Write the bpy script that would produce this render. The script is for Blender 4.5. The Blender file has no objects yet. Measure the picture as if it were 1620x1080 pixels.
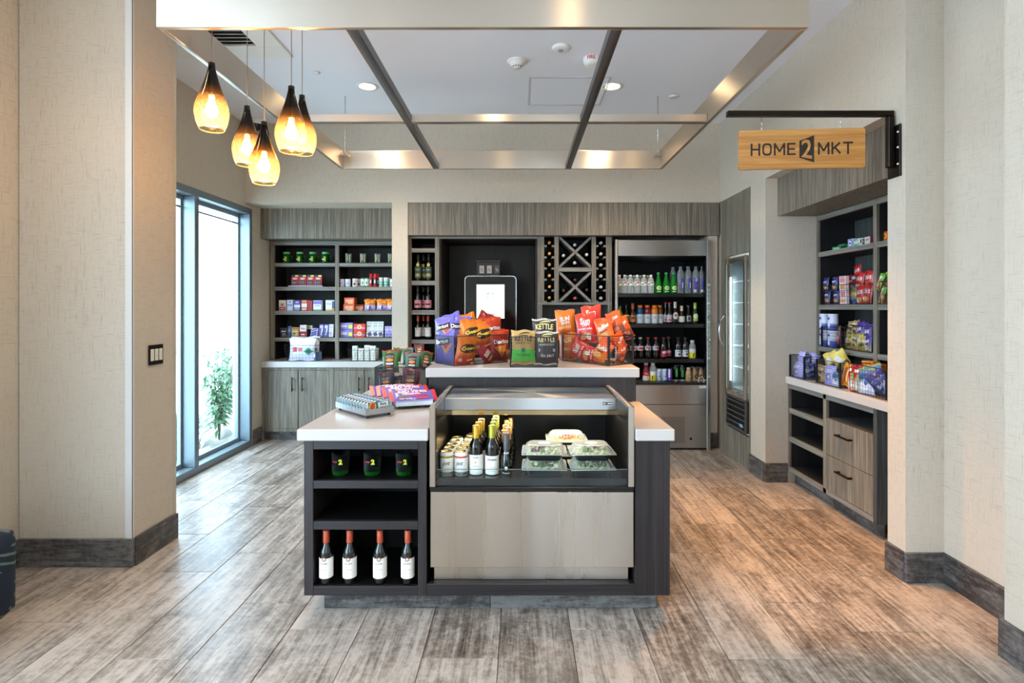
import bpy, bmesh, math, random
from mathutils import Matrix, Vector, Euler
PI = math.pi
R = math.radians
random.seed(7)
SC = bpy.context.scene
COL = SC.collection
# ------------------------------------------------------------------ camera
F = 850.0          # focal length in pixels of the 1620 px wide frame
CX, CY, H = 823.0, 485.0, 1.42
cam_d = bpy.data.cameras.new('camera')
cam_d.sensor_fit = 'HORIZONTAL'; cam_d.sensor_width = 36.0
cam_d.lens = F / 1620 * 36.0
cam_d.shift_x = (810 - CX) / 1620
cam_d.shift_y = (CY - 540) / 1620
cam_d.clip_start = 0.05
cam = bpy.data.objects.new('camera', cam_d); COL.objects.link(cam)
cam.location = (0, 0, H); cam.rotation_euler = (PI / 2, 0, 0)
SC.camera = cam
def px(x, Y): return (x - CX) * Y / F            # world X of image column x at depth Y
def pz(y, Y): return H - (y - CY) * Y / F        # world Z of image row y at depth Y
def ydep(x, X): return X * F / (x - CX)          # depth where the plane X = const meets image column x
def lin(c):
    return tuple(((v / 255) / 12.92 if v / 255 <= .04045 else ((v / 255 + .055) / 1.055) ** 2.4) for v in c)
# ------------------------------------------------------------------ world, sun, lights, exposure
W = bpy.data.worlds.new('overcast_sky'); SC.world = W; W.use_nodes = True
bg = W.node_tree.nodes['Background']
bg.inputs[0].default_value = (0.60, 0.80, 1.0, 1)
bg.inputs[1].default_value = 12.0
SC.view_settings.view_transform = 'Standard'
SC.view_settings.look = 'None'
SC.view_settings.gamma = 1.0
SC.view_settings.use_curve_mapping = False
SC.view_settings.exposure = 0.06
SC.cycles.use_denoising = True
SC.cycles.max_bounces = 10
SC.cycles.diffuse_bounces = 5
SC.cycles.glossy_bounces = 4
SC.cycles.transmission_bounces = 8
SC.cycles.transparent_max_bounces = 16
SC.cycles.sample_clamp_indirect = 6.0
SC.cycles.caustics_reflective = False
SC.cycles.caustics_refractive = False
def lamp(kind, name, loc, energy, color, rot=(0, 0, 0), **kw):
    d = bpy.data.lights.new(name, kind); d.energy = energy; d.color = color
    for k, v in kw.items(): setattr(d, k, v)
    o = bpy.data.objects.new(name, d); COL.objects.link(o); o.location = loc; o.rotation_euler = rot
    return o
WARM = (1.0, 0.72, 0.42)
NEUT = (1.0, 0.78, 0.54)
# recessed ceiling spots of the market: two are in the picture, the others hang over its front and sides, the last two are unseen lobby spots added as frontal fill
DOWNLIGHTS = [(-1.27, 4.457, 120, NEUT), (.76, 4.457, 130, NEUT), (1.3, 3.2, 480, (1.0, .43, .09)), (-.2, 3.1, 40, NEUT), (.3, 1.3, 60, NEUT), (-2.2, 2.25, 18, WARM), (-1.2, -.4, 170, (1.0, .88, .72)), (.9, -.4, 25, NEUT)]
for i, (x, y, e, c) in enumerate(DOWNLIGHTS):
    lamp('SPOT', 'downlight_lamp', (x, y, 3.22), e, c, spot_size=R(56 if e > 300 else 112), spot_blend=.9, shadow_soft_size=.05)
# ------------------------------------------------------------------ mesh builder
class MB:
    def __init__(s): s.v = []; s.f = []; s.m = []; s.s = []
    def add(s, vs, fs, mat=0, smooth=False, M=None):
        b = len(s.v)
        s.v.extend([tuple(M @ Vector(p)) for p in vs] if M is not None else [tuple(p) for p in vs])
        for f in fs:
            s.f.append(tuple(b + i for i in f)); s.m.append(mat); s.s.append(smooth)
        return s
    def box(s, x0, x1, y0, y1, z0, z1, mat=0, M=None):
        vs = [(x0, y0, z0), (x1, y0, z0), (x1, y1, z0), (x0, y1, z0), (x0, y0, z1), (x1, y0, z1), (x1, y1, z1), (x0, y1, z1)]
        return s.add(vs, [(0, 3, 2, 1), (4, 5, 6, 7), (0, 1, 5, 4), (1, 2, 6, 5), (2, 3, 7, 6), (3, 0, 4, 7)], mat, False, M)
    def cbox(s, x0, x1, y0, y1, z0, z1, b=.003, mat=0, M=None):
        lo, hi = (x0, y0, z0), (x1, y1, z1); c = [(lo[i] + hi[i]) / 2 for i in range(3)]
        b = min(b, *( (hi[i] - lo[i]) * .45 for i in range(3)))
        vs, ix = [], {}
        for sx in (0, 1):
            for sy in (0, 1):
                for sz in (0, 1):
                    sg = (sx, sy, sz)
                    for a in range(3):
                        ix[sg, a] = len(vs)
                        vs.append(tuple((hi[i] if sg[i] else lo[i]) if i == a else (hi[i] - b if sg[i] else lo[i] + b) for i in range(3)))
        fs = []
        for a in range(3):
            o1, o2 = [i for i in range(3) if i != a]
            for sa in (0, 1):
                q = []
                for p, r in ((0, 0), (1, 0), (1, 1), (0, 1)):
                    g = [0, 0, 0]; g[a] = sa; g[o1] = p; g[o2] = r; q.append(ix[tuple(g), a])
                fs.append(q)
            for p in (0, 1):
                for r in (0, 1):
                    g = [0, 0, 0]; g[o1] = p; g[o2] = r; g1 = list(g); g1[a] = 1
                    g, g1 = tuple(g), tuple(g1)
                    fs.append([ix[g, o1], ix[g1, o1], ix[g1, o2], ix[g, o2]])
        for sx in (0, 1):
            for sy in (0, 1):
                for sz in (0, 1): fs.append([ix[(sx, sy, sz), a] for a in range(3)])
        out = []
        for f in fs:
            p = [Vector(vs[i]) for i in f]; n = (p[1] - p[0]).cross(p[2] - p[0])
            m = sum(p, Vector()) / len(p) - Vector(c)
            out.append(tuple(f) if n.dot(m) > 0 else tuple(reversed(f)))
        return s.add(vs, out, mat, False, M)
    def lathe(s, prof, n=16, mat=0, M=None, smooth=True, a0=0, a1=2 * PI, mats=None):
        full = abs(a1 - a0 - 2 * PI) < 1e-6; k = n if full else n + 1
        vs = [(r * math.cos(a0 + (a1 - a0) * j / n), r * math.sin(a0 + (a1 - a0) * j / n), z) for r, z in prof for j in range(k)]
        b = len(s.v)
        s.v.extend([tuple(M @ Vector(p)) for p in vs] if M is not None else vs)
        for i in range(len(prof) - 1):
            for j in range(n):
                j1 = (j + 1) % k
                q = (b + i * k + j, b + i * k + j1, b + (i + 1) * k + j1, b + (i + 1) * k + j)
                s.f.append(q); s.m.append(mats[i] if mats else mat); s.s.append(smooth)
        return s
    def disc(s, r, z, n=16, mat=0, M=None, sx=1, sy=1):
        vs = [(r * sx * math.cos(2 * PI * j / n), r * sy * math.sin(2 * PI * j / n), z) for j in range(n)]
        return s.add(vs, [tuple(range(n))], mat, False, M)
    def tube(s, pts, r, n=6, mat=0, M=None, closed=False, cap=True):
        P = [Vector(p) for p in pts]; k = len(P); vs = []
        for i, p in enumerate(P):
            a = P[i - 1] if (i or closed) else p
            c = P[(i + 1) % k] if (i < k - 1 or closed) else p
            t = (c - a).normalized()
            u = t.cross(Vector((0, 0, 1)) if abs(t.z) < .9 else Vector((1, 0, 0))).normalized(); w = t.cross(u)
            rr = r[i] if isinstance(r, (list, tuple)) else r
            for j in range(n):
                q = 2 * PI * j / n + PI / n
                vs.append(p + (u * math.cos(q) + w * math.sin(q)) * rr)
        fs = []
        for i in range(k if closed else k - 1):
            i1 = (i + 1) % k
            for j in range(n):
                j1 = (j + 1) % n
                fs.append((i * n + j, i * n + j1, i1 * n + j1, i1 * n + j))
        if cap and not closed:
            fs.append(tuple(range(n))[::-1]); fs.append(tuple((k - 1) * n + j for j in range(n)))
        return s.add(vs, fs, mat, n > 4, M)
    def prism(s, poly, y0, y1, mat=0, M=None):   # polygon in XZ pushed along Y
        n = len(poly)
        vs = [(x, y0, z) for x, z in poly] + [(x, y1, z) for x, z in poly]
        fs = [tuple(range(n)), tuple(range(2 * n - 1, n - 1, -1))] + [(i + n, (i + 1) % n + n, (i + 1) % n, i) for i in range(n)]
        return s.add(vs, fs, mat, False, M)
    def loft(s, secs, n=5, mat=0, M=None, cap=(True, True), smooth=True):   # stacked rounded rectangles (w, d, r, z)
        rings = []
        for w, d, r, z in secs:
            ring = []
            for cx, cy, a in ((1, 1, 0), (-1, 1, 90), (-1, -1, 180), (1, -1, 270)):
                for j in range(n):
                    q = R(a + 90 * j / (n - 1))
                    ring.append((cx * (w / 2 - r) + r * math.cos(q), cy * (d / 2 - r) + r * math.sin(q), z))
            rings.append(ring)
        k = len(rings[0]); fs = []
        for i in range(len(rings) - 1):
            for j in range(k): fs.append((i * k + j, i * k + (j + 1) % k, (i + 1) * k + (j + 1) % k, (i + 1) * k + j))
        s.add([p for r_ in rings for p in r_], fs, mat, smooth, M)
        b = len(s.v) - k * len(rings)
        if cap[0]: s.f.append(tuple(b + j for j in range(k))[::-1]); s.m.append(mat); s.s.append(False)
        if cap[1]: s.f.append(tuple(b + (len(rings) - 1) * k + j for j in range(k))); s.m.append(mat); s.s.append(False)
        return s
    def mesh(s, name, mats):
        me = bpy.data.meshes.new(name); me.from_pydata(s.v, [], s.f)
        for m in (mats if isinstance(mats, (list, tuple)) else [mats]): me.materials.append(m)
        me.polygons.foreach_set('material_index', s.m); me.polygons.foreach_set('use_smooth', s.s)
        me.update(); return me
    def build(s, name, mats, parent=None, loc=None, rot=None, kind=None):
        o = bpy.data.objects.new(name, s.mesh(name, mats)); COL.objects.link(o)
        if parent is not None: o.parent = parent
        if loc: o.location = loc
        if rot: o.rotation_euler = rot
        if kind: o['kind'] = kind
        return o
def B(x0, x1, y0, y1, z0, z1, b=0):
    m = MB(); return m.cbox(x0, x1, y0, y1, z0, z1, b) if b else m.box(x0, x1, y0, y1, z0, z1)
def thing(name, label, cat, loc=(0, 0, 0), rot=(0, 0, 0), group=None):
    o = bpy.data.objects.new(name, None); COL.objects.link(o); o.empty_display_size = .05
    o.location = loc; o.rotation_euler = rot if isinstance(rot, (tuple, list)) else (0, 0, rot)
    return tag(o, label, cat, group)
def tag(o, label=None, cat=None, group=None, kind=None):
    if label: o['label'] = label
    if cat: o['category'] = cat
    if group: o['group'] = group
    if kind: o['kind'] = kind
    return o
KIDS = {}
def copy_tree(o, parent=None):
    c = o.copy(); COL.objects.link(c)
    if parent is not None: c.parent = parent
    for ch in o.children: copy_tree(ch, c)
    return c
PROTO = {}
def put(key, label, cat, loc, rot=(0, 0, 0), group=None, scale=1.0):
    """the first call moves the prototype itself, later calls copy it with its parts"""
    p = PROTO[key]
    if p[1]: o = copy_tree(p[0])
    else: o = p[0]; p[1] = True
    o.location = loc; o.rotation_euler = rot if isinstance(rot, (tuple, list)) else (0, 0, rot)
    o.scale = (scale,) * 3 if not isinstance(scale, tuple) else scale
    return tag(o, label, cat, group)
def proto(key, name):
    o = bpy.data.objects.new(name, None); COL.objects.link(o); o.empty_display_size = .05
    PROTO[key] = [o, False]; return o
ORD = ['first', 'second', 'third', 'fourth', 'fifth', 'sixth', 'seventh', 'eighth', 'ninth', 'tenth']
# ------------------------------------------------------------------ materials
MC = {}
def _new(name):
    m = bpy.data.materials.new(name); m.use_nodes = True
    nt = m.node_tree; return m, nt, nt.nodes['Principled BSDF'], nt.links
def setc(inp, c): inp.default_value = (*c[:3], 1)
def P(c, rough=.5, metal=0, trans=0, emis=0, spec=.5, bump=0, bscale=200, coat=0, alpha=1, ior=1.45):
    """plain material; c in sRGB 0-255"""
    k = (c, rough, metal, trans, emis, spec, bump, bscale, coat, alpha)
    if k in MC: return MC[k]
    m, nt, b, L = _new('paint_%d_%d_%d' % c)
    setc(b.inputs['Base Color'], lin(c)); b.inputs['Roughness'].default_value = rough
    b.inputs['Metallic'].default_value = metal; b.inputs['Transmission Weight'].default_value = trans
    b.inputs['Specular IOR Level'].default_value = spec; b.inputs['Coat Weight'].default_value = coat
    b.inputs['IOR'].default_value = ior
    b.inputs['Alpha'].default_value = alpha
    if emis:
        setc(b.inputs['Emission Color'], lin(c)); b.inputs['Emission Strength'].default_value = emis
    if bump:
        n = nt.nodes.new('ShaderNodeTexNoise'); n.inputs['Scale'].default_value = bscale; n.inputs['Detail'].default_value = 3
        tc = nt.nodes.new('ShaderNodeTexCoord'); L.new(tc.outputs['Object'], n.inputs['Vector'])
        bp = nt.nodes.new('ShaderNodeBump'); bp.inputs['Strength'].default_value = bump; bp.inputs['Distance'].default_value = .01
        L.new(n.outputs['Fac'], bp.inputs['Height']); L.new(bp.outputs['Normal'], b.inputs['Normal'])
    MC[k] = m; return m
def ramp_node(nt, stops):
    r = nt.nodes.new('ShaderNodeValToRGB'); e = r.color_ramp.elements
    while len(e) < len(stops): e.new(.5)
    for i, (p, c) in enumerate(stops): e[i].position = p; e[i].color = (*lin(c), 1)
    return r
def node(nt, t, **kw):
    n = nt.nodes.new(t)
    for k, v in kw.items():
        if k in n.inputs: n.inputs[k].default_value = v
        else: setattr(n, k, v)
    return n
def noise(nt, vec, scale, detail=3, rough=.5, dist=0):
    mp = nt.nodes.new('ShaderNodeMapping'); mp.inputs['Scale'].default_value = scale
    nt.links.new(vec, mp.inputs['Vector'])
    n = nt.nodes.new('ShaderNodeTexNoise'); n.inputs['Scale'].default_value = 1; n.inputs['Detail'].default_value = detail
    n.inputs['Roughness'].default_value = rough; n.inputs['Distortion'].default_value = dist
    nt.links.new(mp.outputs[0], n.inputs['Vector']); return n.outputs['Fac']
def mathn(nt, op, a, b=0.5, c=None):
    n = nt.nodes.new('ShaderNodeMath'); n.operation = op
    for i, v in enumerate((a, b) if c is None else (a, b, c)):
        if isinstance(v, (int, float)): n.inputs[i].default_value = v
        else: nt.links.new(v, n.inputs[i])
    return n.outputs[0]
def mixc(nt, f, a, b, mode='MIX'):
    n = nt.nodes.new('ShaderNodeMix'); n.data_type = 'RGBA'; n.blend_type = mode
    for k, v in ((0, f), (6, a), (7, b)):
        if isinstance(v, (int, float)): n.inputs[k].default_value = v
        elif isinstance(v, tuple): n.inputs[k].default_value = (*v[:3], 1)
        else: nt.links.new(v, n.inputs[k])
    return n.outputs[2]
def bumpn(nt, b, h, strength, dist=.002):
    n = nt.nodes.new('ShaderNodeBump'); n.inputs['Strength'].default_value = strength; n.inputs['Distance'].default_value = dist
    nt.links.new(h, n.inputs['Height']); nt.links.new(n.outputs[0], b.inputs['Normal'])
def objvec(nt, out='Object'):
    return nt.nodes.new('ShaderNodeTexCoord').outputs[out]
def wallcover(name, base, thread):
    m, nt, b, L = _new(name); v = objvec(nt)
    n1 = noise(nt, v, (170, 170, 13), 3); n2 = noise(nt, v, (14, 14, 240), 3); n3 = noise(nt, v, (1.2, 1.2, 1.2), 3); n4 = noise(nt, v, (190, 190, 190), 2)
    t1 = mathn(nt, 'MULTIPLY', mathn(nt, 'SUBTRACT', n1, .56), 5.0); t2 = mathn(nt, 'MULTIPLY', mathn(nt, 'SUBTRACT', n2, .56), 5.0)
    t = mathn(nt, 'MAXIMUM', t1, t2); t = mathn(nt, 'MULTIPLY', t, mathn(nt, 'MULTIPLY', n3, .9)); t.node.use_clamp = True
    c = mixc(nt, t, lin(base), lin(thread)); c = mixc(nt, mathn(nt, 'MULTIPLY', n4, .25), c, lin(thread))
    L.new(c, b.inputs['Base Color']); b.inputs['Roughness'].default_value = .75; b.inputs['Specular IOR Level'].default_value = .25
    bumpn(nt, b, t, .15, .001); return m
def laminate(name, c0, c1, scale=(160, 160, 3.0), rough=.5, fine=.5):
    m, nt, b, L = _new(name); v = objvec(nt)
    n1 = noise(nt, v, scale, 4, .65); n2 = noise(nt, v, tuple(s * .25 for s in scale[:2]) + (scale[2] * .4,), 2)
    t = mathn(nt, 'ADD', mathn(nt, 'MULTIPLY', mathn(nt, 'SUBTRACT', n1, .5), 2.6), mathn(nt, 'MULTIPLY', mathn(nt, 'SUBTRACT', n2, .3), 1.1)); t.node.use_clamp = True
    L.new(mixc(nt, t, lin(c0), lin(c1)), b.inputs['Base Color']); b.inputs['Roughness'].default_value = rough
    bumpn(nt, b, n1, .12, .001); return m
def steel(name, c=(196, 190, 182), rough=.27, axis=0, amt=.10, dist=.02, aniso=.85):
    m, nt, b, L = _new(name); v = objvec(nt); sc = [420, 420, 420]; sc[axis] = 3
    n1 = noise(nt, v, tuple(sc), 3); n2 = noise(nt, v, (9, 9, .3) if axis == 2 else (3, 3, 3), 2)
    setc(b.inputs['Base Color'], lin(c)); b.inputs['Metallic'].default_value = 1
    L.new(mathn(nt, 'ADD', mathn(nt, 'MULTIPLY', n1, .02), mathn(nt, 'ADD', mathn(nt, 'MULTIPLY', n2, .3 if axis == 2 else .08), rough - (.13 if axis == 2 else .05))), b.inputs['Roughness'])
    tg = nt.nodes.new('ShaderNodeTangent'); tg.direction_type = 'RADIAL'; tg.axis = 'Z'; L.new(tg.outputs[0], b.inputs['Tangent']); b.inputs['Anisotropic'].default_value = aniso; b.inputs['Anisotropic Rotation'].default_value = .25
    bumpn(nt, b, noise(nt, v, (3.6, 3.6, .35), 0), amt, dist); return m
def quartz(name, c):
    m, nt, b, L = _new(name); v = objvec(nt)
    n1 = noise(nt, v, (140, 140, 140), 2); n2 = noise(nt, v, (420, 420, 420), 1)
    t = mathn(nt, 'MULTIPLY', mathn(nt, 'SUBTRACT', n1, .66), 5); t.node.use_clamp = True
    c_ = mixc(nt, mathn(nt, 'MULTIPLY', t, .5), lin(c), lin((165, 155, 148))); c_ = mixc(nt, mathn(nt, 'MULTIPLY', n2, .12), c_, lin((190, 182, 175)))
    L.new(c_, b.inputs['Base Color']); b.inputs['Roughness'].default_value = .16; return m
def stone_tile(name, dark, mid, light, axis_scale, rough=.33, tint=.12):
    """wood look porcelain: streaks along one axis, blotches, every tile its own cut"""
    m, nt, b, L = _new(name)
    oi = nt.nodes.new('ShaderNodeObjectInfo'); ad = nt.nodes.new('ShaderNodeVectorMath'); ad.operation = 'ADD'
    cb = nt.nodes.new('ShaderNodeCombineXYZ')
    for i, k in enumerate((37.0, 91.0, 13.0)): L.new(mathn(nt, 'MULTIPLY', oi.outputs['Random'], k), cb.inputs[i])
    L.new(objvec(nt), ad.inputs[0]); L.new(cb.outputs[0], ad.inputs[1]); v = ad.outputs[0]
    s = axis_scale
    g = noise(nt, v, tuple(x * 60 for x in s), 4, .6, .6); g2 = noise(nt, v, tuple(x * 14 for x in s), 4, .65, 1.6)
    bl = noise(nt, v, (7.5, 5, 7.5), 6, .7, .6); fl = noise(nt, v, (38, 38, 38), 4, .7)
    t = mathn(nt, 'ADD', mathn(nt, 'MULTIPLY', g, .62), mathn(nt, 'ADD', mathn(nt, 'MULTIPLY', g2, .62), mathn(nt, 'ADD', mathn(nt, 'MULTIPLY', bl, .62), mathn(nt, 'MULTIPLY', fl, .5))))
    t = mathn(nt, 'MULTIPLY', mathn(nt, 'SUBTRACT', t, .86), 1.55)
    t = mathn(nt, 'ADD', t, mathn(nt, 'MULTIPLY', mathn(nt, 'SUBTRACT', oi.outputs['Random'], .5), tint * 2)); t.node.use_clamp = True
    r = ramp_node(nt, [(0.0, dark), (.33, mid), (.72, light), (1.0, tuple(min(255, int(x * 1.06)) for x in light))]); L.new(t, r.inputs[0])
    L.new(r.outputs[0], b.inputs['Base Color']); b.inputs['Roughness'].default_value = rough
    L.new(mathn(nt, 'ADD', mathn(nt, 'MULTIPLY', g, .25), rough - .12), b.inputs['Roughness'])
    bumpn(nt, b, g, .12, .001); return m
def schlick(nt):   # two sided glass reflectance
    lw = nt.nodes.new('ShaderNodeLayerWeight'); lw.inputs[0].default_value = .5
    return mathn(nt, 'MULTIPLY_ADD', mathn(nt, 'POWER', lw.outputs['Facing'], 5.0), .95, .04)
def pane_mat(name, tint=(255, 255, 255), refl=.6, rough=.0):
    """clear sheet glass: sees straight through, mirrors at a slant"""
    m, nt, b, L = _new(name); nt.nodes.remove(b)
    t = node(nt, 'ShaderNodeBsdfTransparent'); setc(t.inputs[0], lin(tint)); g = node(nt, 'ShaderNodeBsdfGlossy'); g.inputs['Roughness'].default_value = rough
    mx = nt.nodes.new('ShaderNodeMixShader'); L.new(mathn(nt, 'MULTIPLY', schlick(nt), refl), mx.inputs[0]); L.new(t.outputs[0], mx.inputs[1]); L.new(g.outputs[0], mx.inputs[2])
    L.new(mx.outputs[0], nt.nodes['Material Output'].inputs[0]); return m
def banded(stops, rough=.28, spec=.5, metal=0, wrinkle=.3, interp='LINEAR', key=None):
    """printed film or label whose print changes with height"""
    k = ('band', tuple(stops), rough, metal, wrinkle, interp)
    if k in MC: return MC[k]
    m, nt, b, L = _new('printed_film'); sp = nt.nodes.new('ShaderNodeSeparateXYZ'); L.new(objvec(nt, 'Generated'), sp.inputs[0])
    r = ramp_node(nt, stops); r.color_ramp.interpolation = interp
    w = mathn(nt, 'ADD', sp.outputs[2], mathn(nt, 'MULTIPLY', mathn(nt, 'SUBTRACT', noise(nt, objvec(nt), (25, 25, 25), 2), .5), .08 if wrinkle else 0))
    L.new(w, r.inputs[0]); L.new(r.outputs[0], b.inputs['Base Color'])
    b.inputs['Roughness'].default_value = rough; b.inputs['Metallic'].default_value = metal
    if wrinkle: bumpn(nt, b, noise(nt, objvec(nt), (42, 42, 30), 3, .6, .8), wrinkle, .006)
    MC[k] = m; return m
def speck(stops, scale=60, rough=.4):
    """print of many small colour spots"""
    k = ('speck', tuple(stops), scale)
    if k in MC: return MC[k]
    m, nt, b, L = _new('speckled_print'); r = ramp_node(nt, stops); r.color_ramp.interpolation = 'CONSTANT'
    L.new(noise(nt, objvec(nt), (scale,) * 3, 2, .6), r.inputs[0]); L.new(r.outputs[0], b.inputs['Base Color']); b.inputs['Roughness'].default_value = rough
    MC[k] = m; return m
M_WALL = wallcover('linen_wallcovering', (207, 195, 178), (150, 138, 119))
M_CEIL = P((238, 239, 245), .9)
M_WHITE = P((232, 230, 226), .6)
M_GREY = laminate('grey_oak_laminate', (98, 91, 80), (170, 157, 138))
M_GREYH = laminate('grey_oak_laminate_flat', (108, 105, 98), (168, 162, 150), (3, 160, 160))
M_DARKIN = laminate('shaded_oak_laminate', (14, 14, 16), (36, 36, 38), rough=.6)  # oak darkened in its colour, standing in for shade inside the shelves
M_ESP = laminate('espresso_laminate', (24, 20, 21), (57, 48, 48), (170, 170, 1.6), rough=.4)
M_ESPH = laminate('espresso_laminate_flat', (23, 20, 22), (49, 43, 45), (1.6, 170, 170), rough=.4)
M_BLACKIN = P((9, 8, 9), .5, spec=.25)
M_STEEL = steel('brushed_steel', (186, 186, 186), .30)
M_STEELV = steel('brushed_steel_upright', (190, 180, 168), .26, axis=2, amt=.5, dist=.03)
M_CANOPY = steel('satin_canopy_steel', (200, 187, 170), .3, 0, .08)  # tinted warm: the warm ceiling's reflection is put into the steel colour
M_CHROME = P((210, 210, 210), .12, 1)
M_DKMET = P((52, 46, 42), .38, 1)
M_WIRE = P((70, 72, 76), .35, .9)
M_WIREL = P((150, 154, 158), .3, .9)
M_BLKW = P((24, 24, 26), .4, .3)
M_QUARTZ = quartz('white_quartz', (198, 192, 187))
M_ALU = P((128, 142, 150), .38, .55)
M_BLACK = P((10, 10, 11), .3)
M_PANE = pane_mat('window_glass', (250, 255, 255), .7)
M_CLEAR = pane_mat('clear_plastic', (236, 242, 240), 1.3, .06)
M_FLOOR = stone_tile('wood_look_tile', (70, 61, 54), (122, 111, 101), (178, 167, 157), (1, .06, 1))
M_BASE = stone_tile('wood_look_baseboard', (32, 30, 29), (60, 58, 57), (112, 109, 106), (.12, .12, 1))
M_GROUT = P((66, 60, 56), .85)
# ------------------------------------------------------------------ lettering
TXT = {}
def text2d(s, bold=0.0, shear=0.0):
    k = (s, bold, shear)
    if k in TXT: return TXT[k]
    c = bpy.data.curves.new('t', 'FONT'); c.body = s; c.size = 1; c.resolution_u = 2; c.offset = bold; c.shear = shear
    c.align_x = 'CENTER'; c.align_y = 'CENTER'; c.fill_mode = 'BOTH' if hasattr(c, 'fill_mode') and False else c.fill_mode
    o = bpy.data.objects.new('t', c); COL.objects.link(o)
    dg = bpy.context.evaluated_depsgraph_get(); ev = o.evaluated_get(dg); me = ev.to_mesh()
    vs = [(v.co.x, v.co.y) for v in me.vertices]; fs = [tuple(p.vertices) for p in me.polygons]
    ev.to_mesh_clear(); bpy.data.objects.remove(o); bpy.data.curves.remove(c)
    xs = [v[0] for v in vs]; ys = [v[1] for v in vs]; mx, my = (min(xs) + max(xs)) / 2, (min(ys) + max(ys)) / 2
    h = max(ys) - min(ys); vs = [((x - mx) / h, (y - my) / h) for x, y in vs]
    TXT[k] = (vs, fs, (max(xs) - min(xs)) / h); return TXT[k]
def letter(mb, s, fn, width, cu, cv, mat=0, rot=0.0, bold=.03, shear=0.0, hmul=1.0):
    """lay the word on a surface fn(u, v) -> point, WIDTH wide, centred at cu, cv"""
    vs, fs, w = text2d(s, bold, shear); k = width / w; ca, sa = math.cos(rot), math.sin(rot)
    pts = []
    for x, y in vs:
        x, y = x * k, y * k * hmul
        pts.append(fn(cu + x * ca - y * sa, cv + x * sa + y * ca))
    # face outwards: u to the right and v up as seen from the front
    mb.add(pts, fs, mat)
def flat(y):   # front plane facing -Y
    return lambda u, v: (u, y, v)
def cyl(r, off=.0006):
    return lambda u, v: ((r + off) * math.sin(u / r), -(r + off) * math.cos(u / r), v)
# ================================================================== STRUCTURE
def struct(name, mb, m, loc=None):
    return mb.build(name, m, None, loc, None, 'structure')
XL, XR, YB, ZC = -2.75, 1.99, 5.36, 3.25
floor = struct('floor', B(-3.05, 3.3, -3.2, 6.6, -.08, -.004), M_GROUT)
# wood look porcelain tiles 0.31 x 0.935 m, joints staggered column by column
JOINT = {-9: .075, -8: .297, -7: .706, -6: .497, -5: .80, -4: .305, -3: .70, -2: .497, -1: .12, 0: .297, 1: .71, 2: .478, 3: .028, -10: .55, -11: .2, -12: .62}
tile_me = None
for c in range(-13, 5):
    x0 = 1.152 + .31 * (c - 1); y = -1.87 + JOINT.get(c, random.random() * .9) - .935
    while y < 6.0:
        if tile_me is None:
            o = MB().cbox(0, .3072, 0, .9322, -.008, 0, .0014).build('floor_tile', M_FLOOR, floor); tile_me = o
        else:
            o = tile_me.copy(); COL.objects.link(o)
        o.location = (x0 + .0011, y + .0011, random.uniform(-.0003, .0003)); y += .935
struct('ceiling', B(-3.3, 3.3, -3.2, 6.6, ZC, ZC + .1), M_CEIL)
m = MB(); m.box(XL - .2, XL, 1.3, 3.5, 0, ZC).box(XL - .2, XL, 3.5, 5.51, 2.42, ZC).box(XL - .2, XL, 5.51, 6.4, 0, ZC)
struct('wall_left', m, M_WALL)
m = MB(); m.box(XL, XR, YB, 6.2, 2.46, ZC).box(-1.28, -1.122, YB, 6.2, 0, 2.46).box(XL - .2, 2.9, 6.2, 6.4, 0, ZC).box(1.895, XR, 5.42, 6.2, 0, 2.135)
struct('wall_back', m, M_WALL)
m = MB(); m.box(XR, 2.95, 4.36, 4.64, 0, ZC).box(XR, 2.95, 4.64, 6.2, 2.46, ZC).box(XR + .02, 2.95, 5.26, 6.2, 0, 2.46).box(XR, 2.95, 2.91, 4.36, 2.46, ZC)
m.box(XR, 2.95, 2.775, 2.91, 0, ZC).box(2.19, 2.95, 2.18, 2.775, 0, ZC).box(2.72, 2.95, 2.91, 4.36, 0, 2.46).box(1.965, 2.95, -3.2, 2.18, 0, ZC)
struct('wall_right', m, M_WALL)
m = MB()
for xa, xb, za, zb in ((-3.05, 2.95, 0, .85), (-3.05, 2.95, 2.6, ZC), (-3.05, .15, .85, 2.6), (.6, 1.1, .85, 2.6), (1.5, 2.95, .85, 2.6)): m.box(xa, xb, -3.2, -3.05, za, zb)
struct('wall_rear', m, M_WALL)   # lobby wall behind the viewpoint with two unseen window openings added for light streaks in the steel
m = MB(); m.box(-2.745, -2.123, 2.944, 3.311, 0, ZC)
pil = struct('pillar', m, M_WALL)
m = MB(); m.box(-2.163, -2.121, 2.941, 2.945, .152, ZC).box(-2.125, -2.1205, 2.941, 2.951, .152, ZC); m.build('corner_guard', P((216, 214, 210), .4), pil)
m = MB(); m.box(-2.125, -2.1205, 3.288, 3.313, .152, ZC); m.build('corner_guard', P((190, 182, 170), .4), pil)
# header panels of grey oak above the recesses
def hdr(name, x0, x1, y0, y1, z0, z1): return struct(name, B(x0, x1, y0, y1, z0, z1), M_GREY)
hdr('trim_1', XL, -1.28, 5.685, 5.86, 2.14, 2.46)
hdr('trim_2', -1.122, XR - .001, 5.372, 5.5, 2.135, 2.46)
hdr('trim_3', 2.088, 2.4, 2.91, 4.36, 2.153, 2.46)
struct('trim_4', MB().box(XR, XR + .03, 4.645, 4.675, 0, 2.46).box(XR, XR + .03, 5.165, 5.318, 0, 2.46).box(XR, XR + .03, 4.675, 5.165, 1.90, 2.46).box(XR, XR + .03, 4.675, 5.165, 0, .28), M_GREY)
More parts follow.
